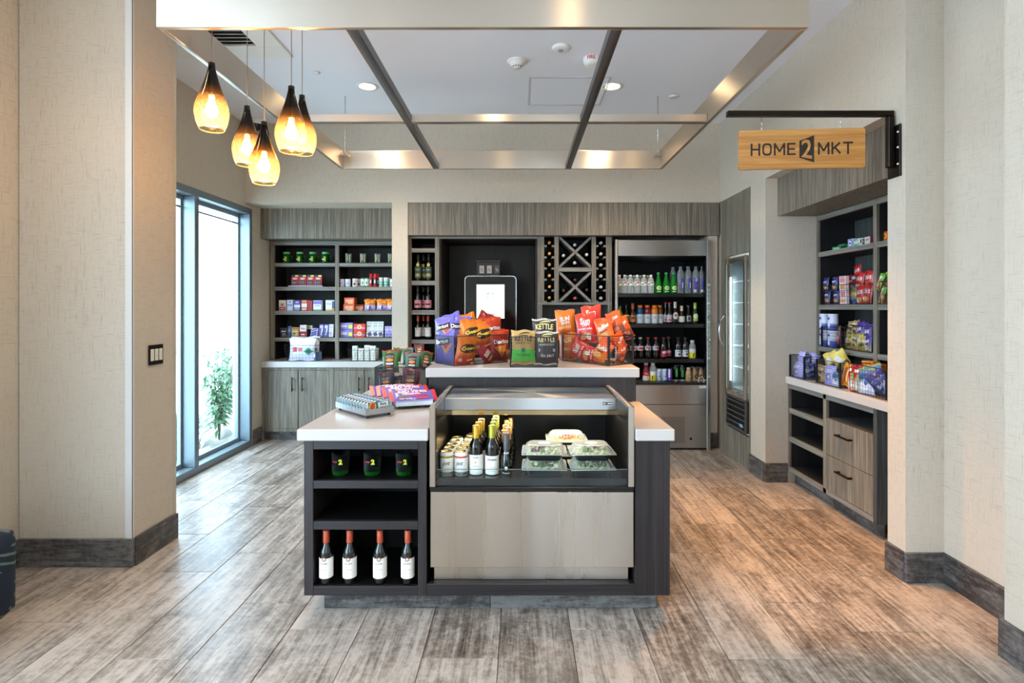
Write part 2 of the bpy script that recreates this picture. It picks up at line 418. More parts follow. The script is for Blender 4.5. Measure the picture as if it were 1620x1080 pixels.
# baseboards: each runs of tile pieces
def baseboard(name, runs):
    o0 = None
    for (x0, y0, x1, y1, nx, ny) in runs:
        L_ = math.hypot(x1 - x0, y1 - y0); n = max(1, round(L_ / .9)); a = math.atan2(y1 - y0, x1 - x0)
        if o0 is None:
            o0 = bpy.data.objects.new(name, None); COL.objects.link(o0); o0['kind'] = 'structure'
        for i in range(n):
            l = L_ / n; mb = MB().cbox(.001, l - .001, -.012, .012, 0, .152, .002)
            p = (x0 + (x1 - x0) * i / n, y0 + (y1 - y0) * i / n)
            mb.build('baseboard_tile', M_BASE, o0, (p[0] + nx * .006, p[1] + ny * .006, 0), (0, 0, a))
baseboard('baseboard_left', [(XL, 1.3, XL, 2.94, 1, 0), (-2.74, 2.944, -2.112, 2.944, 0, -1), (-2.123, 2.944, -2.123, 3.311, 1, 0), (XL, 5.52, XL, 5.69, 1, 0)])
baseboard('baseboard_back', [(1.90, 5.42, 1.985, 5.42, 0, -1)])
baseboard('baseboard_right', [(XR, 4.36, XR, 4.64, -1, 0), (1.98, 4.36, 2.165, 4.36, 0, -1), (XR, 2.775, XR, 2.91, -1, 0), (1.98, 2.775, 2.19, 2.775, 0, -1), (2.19, 2.19, 2.19, 2.775, -1, 0), (1.965, 1.2, 1.965, 2.192, -1, 0)])
# ------------------------------------------------------------------ window
win = thing('window_1', None, None); win['kind'] = 'structure'
x0, x1 = -2.885, -2.748
for nm, y0, y1, z0, z1 in (('window_sill', 3.5, 5.51, 0, .06), ('window_head', 3.5, 5.51, 2.36, 2.42), ('window_jamb', 5.46, 5.51, .06, 2.36), ('window_mullion', 4.54, 4.60, .06, 2.36), ('window_jamb', 3.5, 3.56, .06, 2.36)):
    B(x0, x1, y0, y1, z0, z1, .004).build(nm, M_ALU, win)
for y0, y1 in ((3.56, 4.54), (4.60, 5.46)):
    m = MB(); r = .035
    for a in ((y0, y1, .06, .06 + r), (y0, y1, 2.36 - r, 2.36), (y0, y0 + r * .7, .06 + r, 2.36 - r), (y1 - r * .7, y1, .06 + r, 2.36 - r)): m.box(-2.885, -2.855, *a)
    f = m.build('sash_frame', P((150, 165, 174), .4, .3), win)
    B(-2.874, -2.868, y0 + .02, y1 - .02, .09, 2.33).build('window_pane', M_PANE, f)
    B(-2.866, -2.858, y0 + .02, y1 - .02, 2.255, 2.27).build('shade_rail', P((120, 132, 140), .4), f)
# outside
struct('ground_outside', B(-40, -2.95, -30, 50, -.25, -.12), P((206, 206, 204), .9, bump=.3, bscale=20))
struct('garden_wall', B(-11.2, -11, -6, 30, -.2, .62), P((205, 208, 208), .9))
rocks = []
def rock(r, seed):
    bm = bmesh.new(); bmesh.ops.create_icosphere(bm, subdivisions=2, radius=r); rn = random.Random(seed)
    ax = [Vector((rn.uniform(-1, 1), rn.uniform(-1, 1), rn.uniform(-1, 1))).normalized() for _ in range(7)]
    for v in bm.verts:
        d = v.co.normalized(); k = 1
        for a in ax:
            t = d.dot(a)
            if t > .55: k *= 1 - (t - .55) * .55
        v.co = d * r * k; v.co.z *= .68
    me = bpy.data.meshes.new('rock'); bm.to_mesh(me); bm.free(); me.materials.append(P((176, 174, 170), .9, bump=.4, bscale=30)); return me
RM = [rock(.12, i) for i in range(5)]
i = 0
for k in range(60):
    x = random.uniform(-4.3, -3.12); y = random.uniform(4.4, 7.2); r = random.uniform(.55, 1.25)
    if any((x - a) ** 2 + (y - b_) ** 2 < (.135 * (r + c)) ** 2 * .7 for a, b_, c in rocks): continue
    rocks.append((x, y, r)); o = bpy.data.objects.new('rock', RM[k % 5]); COL.objects.link(o)
    o.location = (x, y, -.12 + .05 * r); o.rotation_euler = (random.uniform(-.3, .3), random.uniform(-.3, .3), random.uniform(0, 6)); o.scale = (r,) * 3
    tag(o, 'pale grey garden rock lying on the ground outside the window', 'rock', 'pale rocks bedded outside the window')
M_LEAF = P((84, 122, 90), .5); M_LEAF2 = P((124, 160, 122), .5); M_STEM = P((96, 90, 70), .7)
def shrub(loc, h, nst, seed, label):
    rn = random.Random(seed); t = thing('garden_shrub', label, 'shrub', loc, 0, 'leafy shrubs outside the window'); st = MB(); lf = MB()
    for s in range(nst):
        a = rn.uniform(0, 6.28); lean = rn.uniform(.08, .26); hh = h * rn.uniform(.55, 1)
        pts = [(math.cos(a) * lean * hh * q * q, math.sin(a) * lean * hh * q * q, hh * q) for q in (0, .25, .5, .75, 1)]
        st.tube(pts, [.009, .008, .006, .004, .002], 5)
        for q in range(64):
            f = rn.uniform(.22, 1); p = Vector(pts[0]).lerp(Vector(pts[4]), f); p.x = math.cos(a) * lean * hh * f * f; p.y = math.sin(a) * lean * hh * f * f
            b_ = rn.uniform(0, 6.28); L_ = rn.uniform(.09, .17); w = L_ * .13; d = Vector((math.cos(b_), math.sin(b_), rn.uniform(-.5, .5))).normalized()
            sd = d.cross(Vector((0, 0, 1))).normalized() * w; p0 = p + d * rn.uniform(.0, .07)
            lf.add([p0, p0 + d * L_ * .45 + sd + Vector((0, 0, .01)), p0 + d * L_ + Vector((0, 0, -.03)), p0 + d * L_ * .45 - sd + Vector((0, 0, .01))], [(0, 1, 2, 3)], rn.randrange(2))
    st.build('stem', M_STEM, t); lf.build('foliage', [M_LEAF, M_LEAF2], t); return t
shrub((-3.42, 6.1, -.13), 1.4, 9, 1, 'tall feathery green shrub behind the far end of the window')
shrub((-3.72, 6.75, -.13), 1.3, 8, 2, 'lower feathery shrub behind the tall one outside the window')
shrub((-3.4, 4.72, -.13), .62, 6, 5, 'small leafy shrub outside beside the window mullion')
def tuft(loc, r, n, seed, label):
    rn = random.Random(seed); m = MB()
    for q in range(n):
        a = rn.uniform(0, 6.28); L_ = r * rn.uniform(.7, 1.3); o0 = Vector((rn.uniform(-.06, .06), rn.uniform(-.06, .06), 0)); d = Vector((math.cos(a), math.sin(a), 0)); s = Vector((-d.y, d.x, 0)) * .005
        k = rn.uniform(.4, .9); p1 = o0 + d * L_ * .4 * k + Vector((0, 0, L_ * .75)); p2 = o0 + d * L_ * k * 1.0 + Vector((0, 0, L_ * .85))
        m.add([o0 - s, o0 + s, p1 + s, p1 - s, p2], [(0, 1, 2, 3), (3, 2, 4)], 0)
    tag(m.build('grass_tuft', P((112, 136, 114), .6), None, loc), label, 'ornamental grass', 'grass tufts outside the window')
tuft((-3.5, 5.5, -.13), .5, 260, 1, 'arching grass tuft among the rocks outside the wide window pane')
tuft((-3.25, 5.2, -.13), .36, 200, 2, 'short grass tuft close to the glass outside the wide pane')
tuft((-3.6, 4.9, -.13), .45, 220, 3, 'arching grass tuft outside near the window mullion')
# ------------------------------------------------------------------ ceiling fixtures
M_WPL = P((236, 235, 230), .45)
def downlight(x, y, label):
    t = thing('recessed_downlight', label, 'ceiling light', (x, y, ZC), 0, 'recessed ceiling lights')
    MB().lathe([(.062, 0), (.088, -.001), (.09, -.006), (.066, -.008), (.062, 0)], 28).build('trim_ring', M_WPL, t)
    MB().lathe([(.0, -.003), (.062, -.003)], 28).build('light_lens', P((255, 226, 178), .5, emis=40), t)
for i, (x, y, e, c) in enumerate(DOWNLIGHTS):
    downlight(x, y, ['round recessed downlight lit beside the pendant cluster', 'round recessed downlight lit beside the dark lengthwise canopy bar', 'round recessed downlight over the aisle by the drawers', 'round recessed downlight over the snack island', 'round recessed downlight out over the entrance aisle', 'round recessed downlight near the entrance pillar', 'added unseen lobby downlight on the window side', 'added unseen lobby downlight on the shelf side'][i])
def cpt(x, y): # point on the ceiling seen at pixel
    Y = (ZC - H) * F / (CY - y); return px(x, Y), Y
x, y = cpt(818, 97); t = thing('smoke_detector', 'white round smoke detector on the ceiling between the two lengthwise canopy bars', 'smoke detector', (x, y, ZC))
MB().lathe([(0.0, -.012), (.07, -.012), (.075, -.004), (.075, 0)][::-1], 24).build('base', M_WPL, t)
MB().lathe([(.055, -.012), (.05, -.03), (.034, -.036), (.032, -.05), (.0, -.052)], 24).build('sensor_head', M_WPL, t)
m = MB()
for k in range(10): m.box(.0325, .034, -.006, .006, -.047, -.039, 0, Matrix.Rotation(k * PI / 5, 4, 'Z'))
m.build('vent_slot', P((90, 88, 84), .7), t)
x, y = cpt(887, 75); t = thing('occupancy_sensor', 'flat white occupancy sensor with grey lens on the ceiling', 'sensor', (x, y, ZC))
MB().lathe([(.062, 0), (.062, -.012), (.05, -.02), (.02, -.022), (0, -.022)], 24).build('housing', M_WPL, t)
MB().lathe([(.02, -.021), (.015, -.028), (0, -.03)], 16).build('sensor_lens', P((150, 152, 160), .3), t)
x, y = cpt(936, 92); t = thing('fire_strobe', 'white ceiling fire strobe with red lettering half hidden by a canopy bar', 'alarm', (x, y, ZC))
MB().lathe([(.06, 0), (.06, -.03), (.05, -.05), (.03, -.056), (0, -.056)], 24).build('housing', M_WPL, t)
m = MB(); letter(m, 'FIRE', lambda u, v: ((.0605) * math.sin(u / .06), -.0605 * math.cos(u / .06), v), .06, -.01, -.016, hmul=1.1); m.build('lettering', P((200, 30, 40), .5), t)
x, y = cpt(1066, 151); t = thing('sprinkler_cover', 'small white sprinkler cover disc on the ceiling beyond the canopy', 'sprinkler', (x, y, ZC))
MB().lathe([(.045, -.006), (.045, -.012), (0, -.012)], 20).build('cover_plate', M_WPL, t); MB().lathe([(.03, 0), (.03, -.006)], 16).build('collar', P((190, 190, 192), .5), t)
x, y = cpt(501, 114); t = thing('sprinkler_cover', 'tiny white sprinkler disc on the ceiling beside the pendant cords', 'sprinkler', (x, y, ZC))
MB().lathe([(.025, -.004), (.025, -.01), (0, -.01)], 20).build('cover_plate', M_WPL, t); MB().lathe([(.016, 0), (.016, -.004)], 16).build('collar', P((190, 190, 192), .5), t)
# air diffuser with slats, and the access panel
x0, y0 = cpt(455, 90); x1, y1 = cpt(330, 48)
t = thing('air_diffuser', 'white ceiling air diffuser with dark slats beyond the pendant cords', 'air vent', (-2.10, 3.49, ZC))
m = MB()
for a in ((-.44, .44, -.44, -.26), (-.44, .44, .26, .44), (-.44, -.26, -.26, .26), (.26, .44, -.26, .26)): m.cbox(*a, -.014, 0, .003)
m.build('frame', M_WPL, t); B(-.26, .26, -.26, .26, -.004, -.001).build('duct_opening', P((30, 30, 34), .8), t)
for k in range(11):
    MB().box(-.26, .26, -.012, .012, -.001, .001, 0, Matrix.Translation((0, -.235 + k * .047, -.012)) @ Matrix.Rotation(.6, 4, 'X')).build('slat', M_WPL, t)
xa, ya = cpt(835, 166); xb, _ = cpt(955, 166)
t = thing('access_panel', 'flat white access panel in the ceiling above the cross bar', 'hatch', (xa, ya, ZC))
m = MB()
for a in ((0, .66, -.6, -.585), (0, .66, -.015, 0), (0, .015, -.585, -.015), (.645, .66, -.585, -.015)): m.box(*a, -.006, 0)
m.build('frame', P((205, 206, 214), .6), t); B(.018, .642, -.582, -.018, -.004, -.001).build('hatch', M_CEIL, t)
# dome camera on the back wall
t = thing('dome_camera', 'white wall bracket camera with a black dome in the ceiling corner behind the pendants', 'security camera', (px(407, 5.3), 5.28, pz(197, 5.3)))
m = MB(); m.lathe([(0, .05), (.07, .05), (.085, .035), (.085, .0), (.07, -.012)][::-1], 24); m.cbox(-.05, .05, 0, .08, .03, .07, .008); m.build('housing', M_WPL, t)
MB().lathe([(.062, -.008), (.058, -.035), (.035, -.06), (0, -.07)], 24).build('dome', P((12, 12, 14), .08), t)
# ------------------------------------------------------------------ hanging canopy
ZB = 2.625; C0x, C1x, C0y, C1y = -1.571, 1.246, 2.317, 4.72
t = thing('ceiling_canopy', 'brushed steel frame canopy hung from the ceiling over the island', 'canopy', (0, 0, 0))
W_ = .025
MB().cbox(C0x, C1x, C0y, C0y + W_, ZB, ZB + .16, .002).build('beam', M_CANOPY, t)
MB().cbox(C0x, C1x, C1y - W_, C1y, ZB, ZB + .16, .002).build('beam', M_CANOPY, t)
MB().cbox(C0x, C0x + W_, C0y + W_, C1y - W_, ZB, ZB + .16, .002).build('beam', M_CANOPY, t)
MB().cbox(C1x - W_, C1x, C0y + W_, C1y - W_, ZB, ZB + .16, .002).build('beam', M_CANOPY, t)
for xc in (-.735, .42): MB().cbox(xc - .025, xc + .025, C0y + W_, C1y - W_, ZB, ZB + .05, .002).build('lengthwise_bar', steel('dim_canopy_steel', (120, 120, 124), .35, 1, .02), t)
for xa, xb in ((C0x + W_, -.76), (-.71, .395), (.445, C1x - W_)): MB().cbox(xa, xb, 3.50, 3.55, ZB, ZB + .05, .002).build('cross_bar', M_CANOPY, t)
for sx in (C0x + .05, C1x - .05):
    for yy in (C0y + .06, C1y - .05):
        b_ = MB().cbox(sx - .035, sx + .035, yy - .035, yy + .035, ZB + .10, ZB + .11, .002).cbox(sx - .012, sx + .012, yy - .012, yy + .012, ZB + .11, ZB + .135, .002).build('hanger_bracket', M_STEEL, t)
        MB().tube([(sx, yy, ZB + .12), (sx, yy, ZC)], .004, 6).build('hanger_rod', M_CHROME, b_)
# ------------------------------------------------------------------ pendants
def pend_mat():
    m, nt, b, L = _new('smoked_crackle_glass'); nt.nodes.remove(b)
    sp = nt.nodes.new('ShaderNodeSeparateXYZ'); L.new(objvec(nt, 'Generated'), sp.inputs[0])
    r = ramp_node(nt, [(.0, (255, 236, 200)), (.36, (252, 224, 174)), (.52, (186, 136, 76)), (.68, (70, 58, 42)), (1, (46, 46, 44))]); L.new(sp.outputs[2], r.inputs[0])
    t = nt.nodes.new('ShaderNodeBsdfTransparent'); L.new(r.outputs[0], t.inputs[0])
    tr = nt.nodes.new('ShaderNodeBsdfTranslucent'); L.new(r.outputs[0], tr.inputs[0])
    g = nt.nodes.new('ShaderNodeBsdfGlossy'); g.inputs['Roughness'].default_value = .08
    vo = nt.nodes.new('ShaderNodeTexVoronoi'); vo.feature = 'DISTANCE_TO_EDGE'; vo.inputs['Scale'].default_value = 150; L.new(objvec(nt), vo.inputs['Vector'])
    cr = mathn(nt, 'LESS_THAN', vo.outputs['Distance'], .035)
    low = mathn(nt, 'LESS_THAN', sp.outputs[2], .5)
    f1 = mathn(nt, 'ADD', mathn(nt, 'MULTIPLY', mathn(nt, 'MULTIPLY', cr, low), .42), .07)
    m1 = nt.nodes.new('ShaderNodeMixShader'); L.new(f1, m1.inputs[0]); L.new(t.outputs[0], m1.inputs[1]); L.new(tr.outputs[0], m1.inputs[2])
    m2 = nt.nodes.new('ShaderNodeMixShader'); L.new(mathn(nt, 'MULTIPLY', schlick(nt), .8), m2.inputs[0]); L.new(m1.outputs[0], m2.inputs[1]); L.new(g.outputs[0], m2.inputs[2])
    L.new(m2.outputs[0], nt.nodes['Material Output'].inputs[0]); return m
M_PEND = pend_mat()
pr = proto('pendant', 'glass_pendant')
PH = .318
prof = [(.052, .0), (.057, .004), (.068, .03), (.0765, .075), (.0745, .108), (.062, .15), (.046, .19), (.033, .23), (.022, .27), (.0155, .30), (.014, PH)]
g = MB().lathe(prof, 32).build('glass_shade', M_PEND, pr)
MB().lathe([(.052, 0), (.0545, -.002), (.057, .004)], 32).build('shade_rim', P((250, 220, 170), .1, trans=.6), g)
MB().lathe([(0, PH + .006), (.0152, PH + .004), (.0152, PH - .03), (.0, PH - .03)][::-1], 16).build('neck_cap', P((40, 38, 36), .3, .6), pr)
MB().tube([(0, 0, PH - .03), (0, 0, .17)], .006, 8).build('socket_stem', P((60, 48, 34), .4, .8), pr)
bl = MB().lathe([(0, .055), (.02, .062), (.03, .085), (.026, .11), (.015, .135), (.012, .165), (0, .17)], 16).build('bulb', P((255, 204, 120), .3, emis=26), pr)
MB().tube([(0, 0, PH), (0, 0, 1.6)], .0022, 6).build('cord', P((150, 140, 120), .4, .4), pr)
pend = [(335, 205, 2.6), (391, 261, 2.94), (418, 290, 2.82), (461, 240, 2.65), (478, 243, 2.97)]
plab = ['highest and outermost drop-shaped pendant of smoked and amber glass', 'smoked and amber glass drop pendant partly behind the lowest pendant', 'lowest hanging drop-shaped pendant of smoked and amber glass', 'larger of the two overlapping glass drop pendants beside the downlight', 'glass drop pendant hidden half behind the large one beside the downlight']
for (x, y, Y), l in zip(pend, plab):
    z = pz(y, Y); o = put('pendant', l, 'pendant light', (px(x, Y), Y, z), 0, 'glass drop pendants')
    cord = [c for c in o.children if c.name.startswith('cord')][0]
    cord.data = MB().tube([(0, 0, PH), (0, 0, ZC - z)], .0022, 6).mesh('cord', P((150, 140, 120), .4, .4))
    lamp('POINT', 'pendant_lamp', (px(x, Y), Y, z + .03), 2.5, WARM, shadow_soft_size=.02)
# ================================================================== CABINETS
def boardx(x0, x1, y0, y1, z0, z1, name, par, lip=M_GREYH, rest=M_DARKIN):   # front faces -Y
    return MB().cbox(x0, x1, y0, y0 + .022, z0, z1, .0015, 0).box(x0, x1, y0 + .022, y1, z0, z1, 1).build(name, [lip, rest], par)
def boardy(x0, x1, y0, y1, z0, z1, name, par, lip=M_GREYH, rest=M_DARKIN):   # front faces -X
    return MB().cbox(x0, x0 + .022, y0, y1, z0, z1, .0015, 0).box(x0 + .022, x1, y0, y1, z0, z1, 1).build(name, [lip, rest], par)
M_GREYY = laminate('grey_oak_laminate_cross', (108, 105, 98), (168, 162, 150), (160, 3, 160))
M_GREYD = laminate('grey_oak_laminate_back', (52, 55, 55), (98, 101, 99))
def barhandle(mb, c, L_, axis, out, r=.0055, proud=.032):
    """bar pull with two posts; axis = direction of the bar, out = direction it stands off"""
    a, o = Vector(axis), Vector(out); c = Vector(c)
    mb.tube([c - a * L_ / 2 + o * proud, c + a * L_ / 2 + o * proud], r, 8)
    for s in (-1, 1): mb.tube([c + a * s * (L_ / 2 - .018), c + a * s * (L_ / 2 - .018) + o * proud], r * .8, 8)
# ---- recess by the window: hutch over base cabinet
SHZ = [1.899, 1.638, 1.374, 1.081]          # tops of the hutch shelves
t = thing('shelf_unit', 'grey oak two bay open shelf unit on the white counter beside the window', 'shelf unit')
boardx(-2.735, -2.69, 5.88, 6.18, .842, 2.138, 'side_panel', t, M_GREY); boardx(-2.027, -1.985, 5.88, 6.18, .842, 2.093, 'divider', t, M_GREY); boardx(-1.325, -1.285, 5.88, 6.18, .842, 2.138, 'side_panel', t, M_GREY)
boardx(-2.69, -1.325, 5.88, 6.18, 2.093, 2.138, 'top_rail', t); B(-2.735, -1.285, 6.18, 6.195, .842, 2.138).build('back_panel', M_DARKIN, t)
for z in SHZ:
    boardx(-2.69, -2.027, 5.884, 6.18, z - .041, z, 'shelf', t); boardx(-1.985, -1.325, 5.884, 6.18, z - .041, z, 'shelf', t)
t = thing('base_cabinet', 'grey oak base cabinet with four doors below the shelves by the window', 'cabinet')
B(-2.745, -1.285, 5.735, 6.19, .092, .772).build('body', M_GREY, t)
m = MB(); m.box(-2.745, -2.685, 5.715, 5.735, .092, .772).box(-2.685, -1.3, 5.715, 5.735, .745, .772).box(-2.685, -1.3, 5.715, 5.735, .092, .122).box(-2.03, -1.985, 5.715, 5.735, .122, .745); m.build('face_frame', M_GREY, t)
for x0, x1, hs in ((-2.682, -2.365, 1), (-2.358, -2.033, -1), (-1.982, -1.658, 1), (-1.651, -1.32, -1)):
    d = MB().cbox(x0, x1, 5.713, 5.733, .125, .742, .0015).build('door', M_GREY, t)
    m = MB(); barhandle(m, ((x1 - .05) if hs > 0 else (x0 + .05), 5.713, .60), .15, (0, 0, 1), (0, -1, 0)); m.build('handle', M_DKMET, d)
for i in range(2): MB().cbox(-2.74 + i * .73, -2.012 + i * .73, 5.76, 5.775, 0, .092, .002).build('toe_kick_tile', M_BASE, t)
tag(MB().cbox(-2.748, -1.282, 5.69, 6.195, .775, .84, .004).build('worktop', M_QUARTZ), 'white quartz worktop on the base cabinet beside the window', 'worktop')
CZL = .84
# ---- back wall: wine column, coffee alcove, base
t = thing('wine_column', 'narrow grey oak shelf column holding wine beside the coffee alcove', 'shelf unit')
for x0, x1 in ((-1.12, -1.103), (-.8656, -.8207)): boardx(x0, x1, 5.45, 5.95, .862, 2.133, 'side_panel', t, M_GREY, M_BLACKIN)
B(-1.12, -.8207, 5.95, 5.965, .862, 2.133).build('back_panel', M_BLACKIN, t)
WCZ = [pz(y, 5.45) for y in (392.5, 444, 490.5, 537)]
for ya, yb in ((372, 377), (392.5, 399), (444, 451), (490.5, 497.5), (537, 543.5)):
    boardx(-1.103, -.8656, 5.452, 5.95, pz(yb, 5.45), min(pz(ya, 5.45), 2.133), 'shelf', t, M_GREYH, M_BLACKIN)
M_BROWN = laminate('dark_brown_laminate', (26, 20, 16), (48, 38, 30), rough=.6)
t = thing('coffee_alcove', 'dark brown lined alcove with a grey oak surround around the coffee machine', 'alcove')
B(-.8207, .173, 6.10, 6.12, .862, 2.133).build('back_panel', M_BROWN, t)
B(-.8187, -.805, 5.475, 6.10, .862, 2.11).build('side_panel', M_BROWN, t); B(.157, .172, 5.475, 6.10, .862, 2.11).build('side_panel', M_BROWN, t)
B(-.8207, .173, 5.475, 6.10, 2.112, 2.133).build('top_panel', M_BROWN, t); MB().cbox(-.8207, .173, 5.45, 5.475, 2.11, 2.133, .001).build('top_rail', M_GREYH, t)
t = thing('base_cabinet', 'grey oak base cabinet under the coffee alcove behind the island', 'cabinet')
B(-1.12, .935, 5.47, 6.12, .09, .80).build('body', M_GREY, t); B(-1.12, .935, 5.53, 5.55, 0, .09).build('toe_kick', M_BASE, t)
for k in range(4): MB().cbox(-1.11 + k * .51, -.61 + k * .51, 5.45, 5.47, .11, .78, .002).build('door', M_GREY, t)
tag(MB().cbox(-1.12, .935, 5.425, 6.12, .80, .86, .004).build('worktop', M_QUARTZ), 'white quartz worktop under the coffee machine', 'worktop')
# wine rack
t = thing('wine_rack', 'grey oak wall rack with two crossed bins between two bottle columns', 'wine rack')
X = lambda x: px(x, 5.45); Z = lambda y: pz(y, 5.45)
zt, zb = 2.133, Z(482)
for a, b_ in ((850.3, 861), (877, 884), (936, 943), (959, 968.2)):
    boardx(X(a), X(b_), 5.45, 5.78, Z(478), Z(374), 'upright', t, M_GREY, M_BLACKIN)
boardx(X(850.3), X(968.2), 5.45, 5.78, Z(374), zt, 'top_rail', t); boardx(X(850.3), X(968.2), 5.45, 5.80, zb, Z(478), 'bottom_rail', t)
for a, b_ in ((850.3, 858), (962, 968.2)): boardx(X(a), X(b_), 5.45, 5.80, .862, zb, 'lower_upright', t, M_GREY, M_GREYD)
B(X(858), X(962), 5.80, 5.815, .862, zb).build('niche_back', M_GREYD, t); B(X(850.3), X(968.2), 5.785, 5.80, zb + .02, zt).build('back_panel', M_BLACKIN, t)
boardx(X(884), X(936), 5.45, 5.78, Z(429.5), Z(423), 'middle_rail', t)
for za, zb_ in ((Z(423), Z(374)), (Z(478), Z(429.5))):
    xa, xb = X(884), X(936); hw = .0125
    for k, (p, q) in enumerate((((xa, za), (xb, zb_)), ((xa, zb_), (xb, za)))):
        dx, dz = q[0] - p[0], q[1] - p[1]; L_ = math.hypot(dx, dz); a = math.atan2(dz, dx)
        # cut the ends so that the slat fits inside the bin
        m = MB(); m.prism([(-L_ / 2 + .022, -hw), (L_ / 2 - .022, -hw), (L_ / 2 - .004, 0), (L_ / 2 - .022, hw), (-L_ / 2 + .022, hw), (-L_ / 2 + .004, 0)], 5.456 + k * .0015, 5.76, 0)
        mm = Matrix.Translation(((xa + xb) / 2, 0, (za + zb_) / 2)) @ Matrix.Rotation(-a, 4, 'Y')
        m2 = MB(); m2.add(m.v, m.f, 0, False, mm); m2.build('diagonal_slat', M_GREYH, t)
for col, xa, xb in ((0, 861, 877), (1, 943, 959)):
    for y in (389, 407, 424.6, 442, 459.5, 477):
        for side in (0, 1):
            x0 = X(xa) if side == 0 else X(xb) - .026
            MB().cbox(x0, x0 + .026, 5.452, 5.75, Z(y + 1.6), Z(y - 1.6), .002).build('bottle_rest', M_GREYH, t)
# ---- aisle recess: lower cabinet, worktop, hutch
t = thing('drawer_cabinet', 'grey oak cabinet with open shelves and two drawers by the aisle', 'cabinet')
X0 = 2.17
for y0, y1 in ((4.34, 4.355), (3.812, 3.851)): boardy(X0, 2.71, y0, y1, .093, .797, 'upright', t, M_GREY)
B(X0, 2.71, 3.268, 3.302, .093, .797).build('end_panel', M_GREYD, t)  # end in shadow, its shade put into the darker laminate colour
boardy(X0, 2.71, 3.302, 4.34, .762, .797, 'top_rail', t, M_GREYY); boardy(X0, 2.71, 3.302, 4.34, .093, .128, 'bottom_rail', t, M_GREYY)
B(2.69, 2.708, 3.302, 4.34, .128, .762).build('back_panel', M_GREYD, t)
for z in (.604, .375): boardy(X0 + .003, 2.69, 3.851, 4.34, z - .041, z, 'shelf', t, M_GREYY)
B(X0 + .004, 2.69, 3.302, 3.812, .62, .636).build('shelf', M_GREYD, t)
for z0, z1, zh in ((.379, .632, .547), (.131, .375, .297)):
    d = MB().cbox(X0 - .002, X0 + .02, 3.305, 3.809, z0, z1, .0015).box(X0 + .02, 2.6, 3.33, 3.79, z0 + .02, z1 - .05).build('drawer', M_GREY, t)
    m = MB(); m.cbox(X0 - .036, X0 - .026, 3.50, 3.66, zh - .006, zh + .006, .002)
    for yy in (3.512, 3.648): m.cbox(X0 - .03, X0 - .002, yy - .006, yy + .006, zh - .006, zh + .006, .001)
    m.build('handle', M_DKMET, d)
for i in range(2): MB().cbox(X0 + .06, X0 + .075, 3.30 + i * .53, 3.826 + i * .53, 0, .093, .002).build('toe_kick_tile', M_BASE, t)
tag(MB().cbox(2.15, 2.715, 2.914, 4.356, .80, .858, .004).build('worktop', M_QUARTZ), 'white quartz worktop over the drawer cabinet by the aisle', 'worktop')
CZR = .858; RSZ = [1.857, 1.436, 1.103]
t = thing('shelf_unit', 'grey oak open shelf unit recessed above the drawer cabinet worktop', 'shelf unit')
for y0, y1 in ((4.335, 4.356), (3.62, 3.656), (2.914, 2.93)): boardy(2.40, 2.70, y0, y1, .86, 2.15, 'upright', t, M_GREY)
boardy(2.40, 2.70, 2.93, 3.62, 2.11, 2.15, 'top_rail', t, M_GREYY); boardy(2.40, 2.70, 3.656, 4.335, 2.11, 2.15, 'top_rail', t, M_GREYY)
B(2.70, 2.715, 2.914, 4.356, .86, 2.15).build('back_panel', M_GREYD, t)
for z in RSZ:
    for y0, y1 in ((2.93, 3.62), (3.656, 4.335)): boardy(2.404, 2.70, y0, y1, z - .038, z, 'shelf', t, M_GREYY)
# ---- drinks fridge
t = thing('open_front_fridge', 'tall stainless open front drinks fridge with black shelves', 'fridge')
fx0, fx1, fy = .945, 1.885, 5.32
MB().cbox(fx0, fx0 + .022, fy, 6.1, 0, 2.086, .002).build('side_panel', M_STEELV, t); rp = MB().cbox(1.850, fx1, fy, 6.1, 0, 2.086, .002).build('side_panel', M_STEELV, t)
m = MB()
for k in range(21): m.box(1.853, 1.882, fy - .0012, fy, .72 + k * .045, .755 + k * .045)
m.build('mirror_strip', P((214, 222, 222), .08, 1), rp, kind='stuff')
MB().cbox(fx0 + .024, 1.848, fy + .01, 6.08, 1.924, 2.08, .003).build('header_panel', M_STEEL, t)
B(fx0 + .022, 1.85, 6.06, 6.08, .1, 1.924).build('back_liner', M_BLACKIN, t)
B(fx0 + .022, fx0 + .028, fy + .03, 6.06, .64, 1.924).build('side_liner', M_BLACKIN, t); B(1.844, 1.85, fy + .03, 6.06, .64, 1.924).build('side_liner', P((14, 15, 17), .12), t)
FZ = [pz(464.5, 5.42), pz(512.5, 5.42), pz(567.5, 5.42), pz(603, 5.42)]
for k, z in enumerate(FZ[:3]):
    s_ = MB().cbox(fx0 + .03, 1.842, 5.39, 6.05, z - .012, z, .002).build('shelf', P((16, 16, 18), .35), t)
    MB().cbox(fx0 + .03, 1.842, 5.378, 5.389, z - .035, z + .004, .002).build('price_rail', P((20, 20, 22), .25), s_)
B(fx0 + .03, 1.842, 5.36, 6.05, FZ[3] - .02, FZ[3]).build('deck', P((16, 16, 18), .4), t)
B(fx0 + .024, 1.848, fy + .018, fy + .03, .646, .70).build('front_glass', M_PANE, t); B(fx0 + .024, 1.848, fy + .012, fy + .04, .646, .668).build('bumper', P((16, 18, 20), .3), t)
MB().cbox(fx0 + .024, 1.848, fy + .002, fy + .03, .452, .644, .003).build('front_panel', M_STEEL, t)
lp = MB().cbox(fx0 + .024, 1.848, fy + .002, fy + .03, .02, .449, .003).build('lower_panel', M_STEEL, t)
m = MB(); Yv = fy; vx0, vx1, vz0, vz1 = px(1046, Yv), px(1084, Yv), pz(700, Yv), pz(658, Yv)
nx, nz = 22, 22
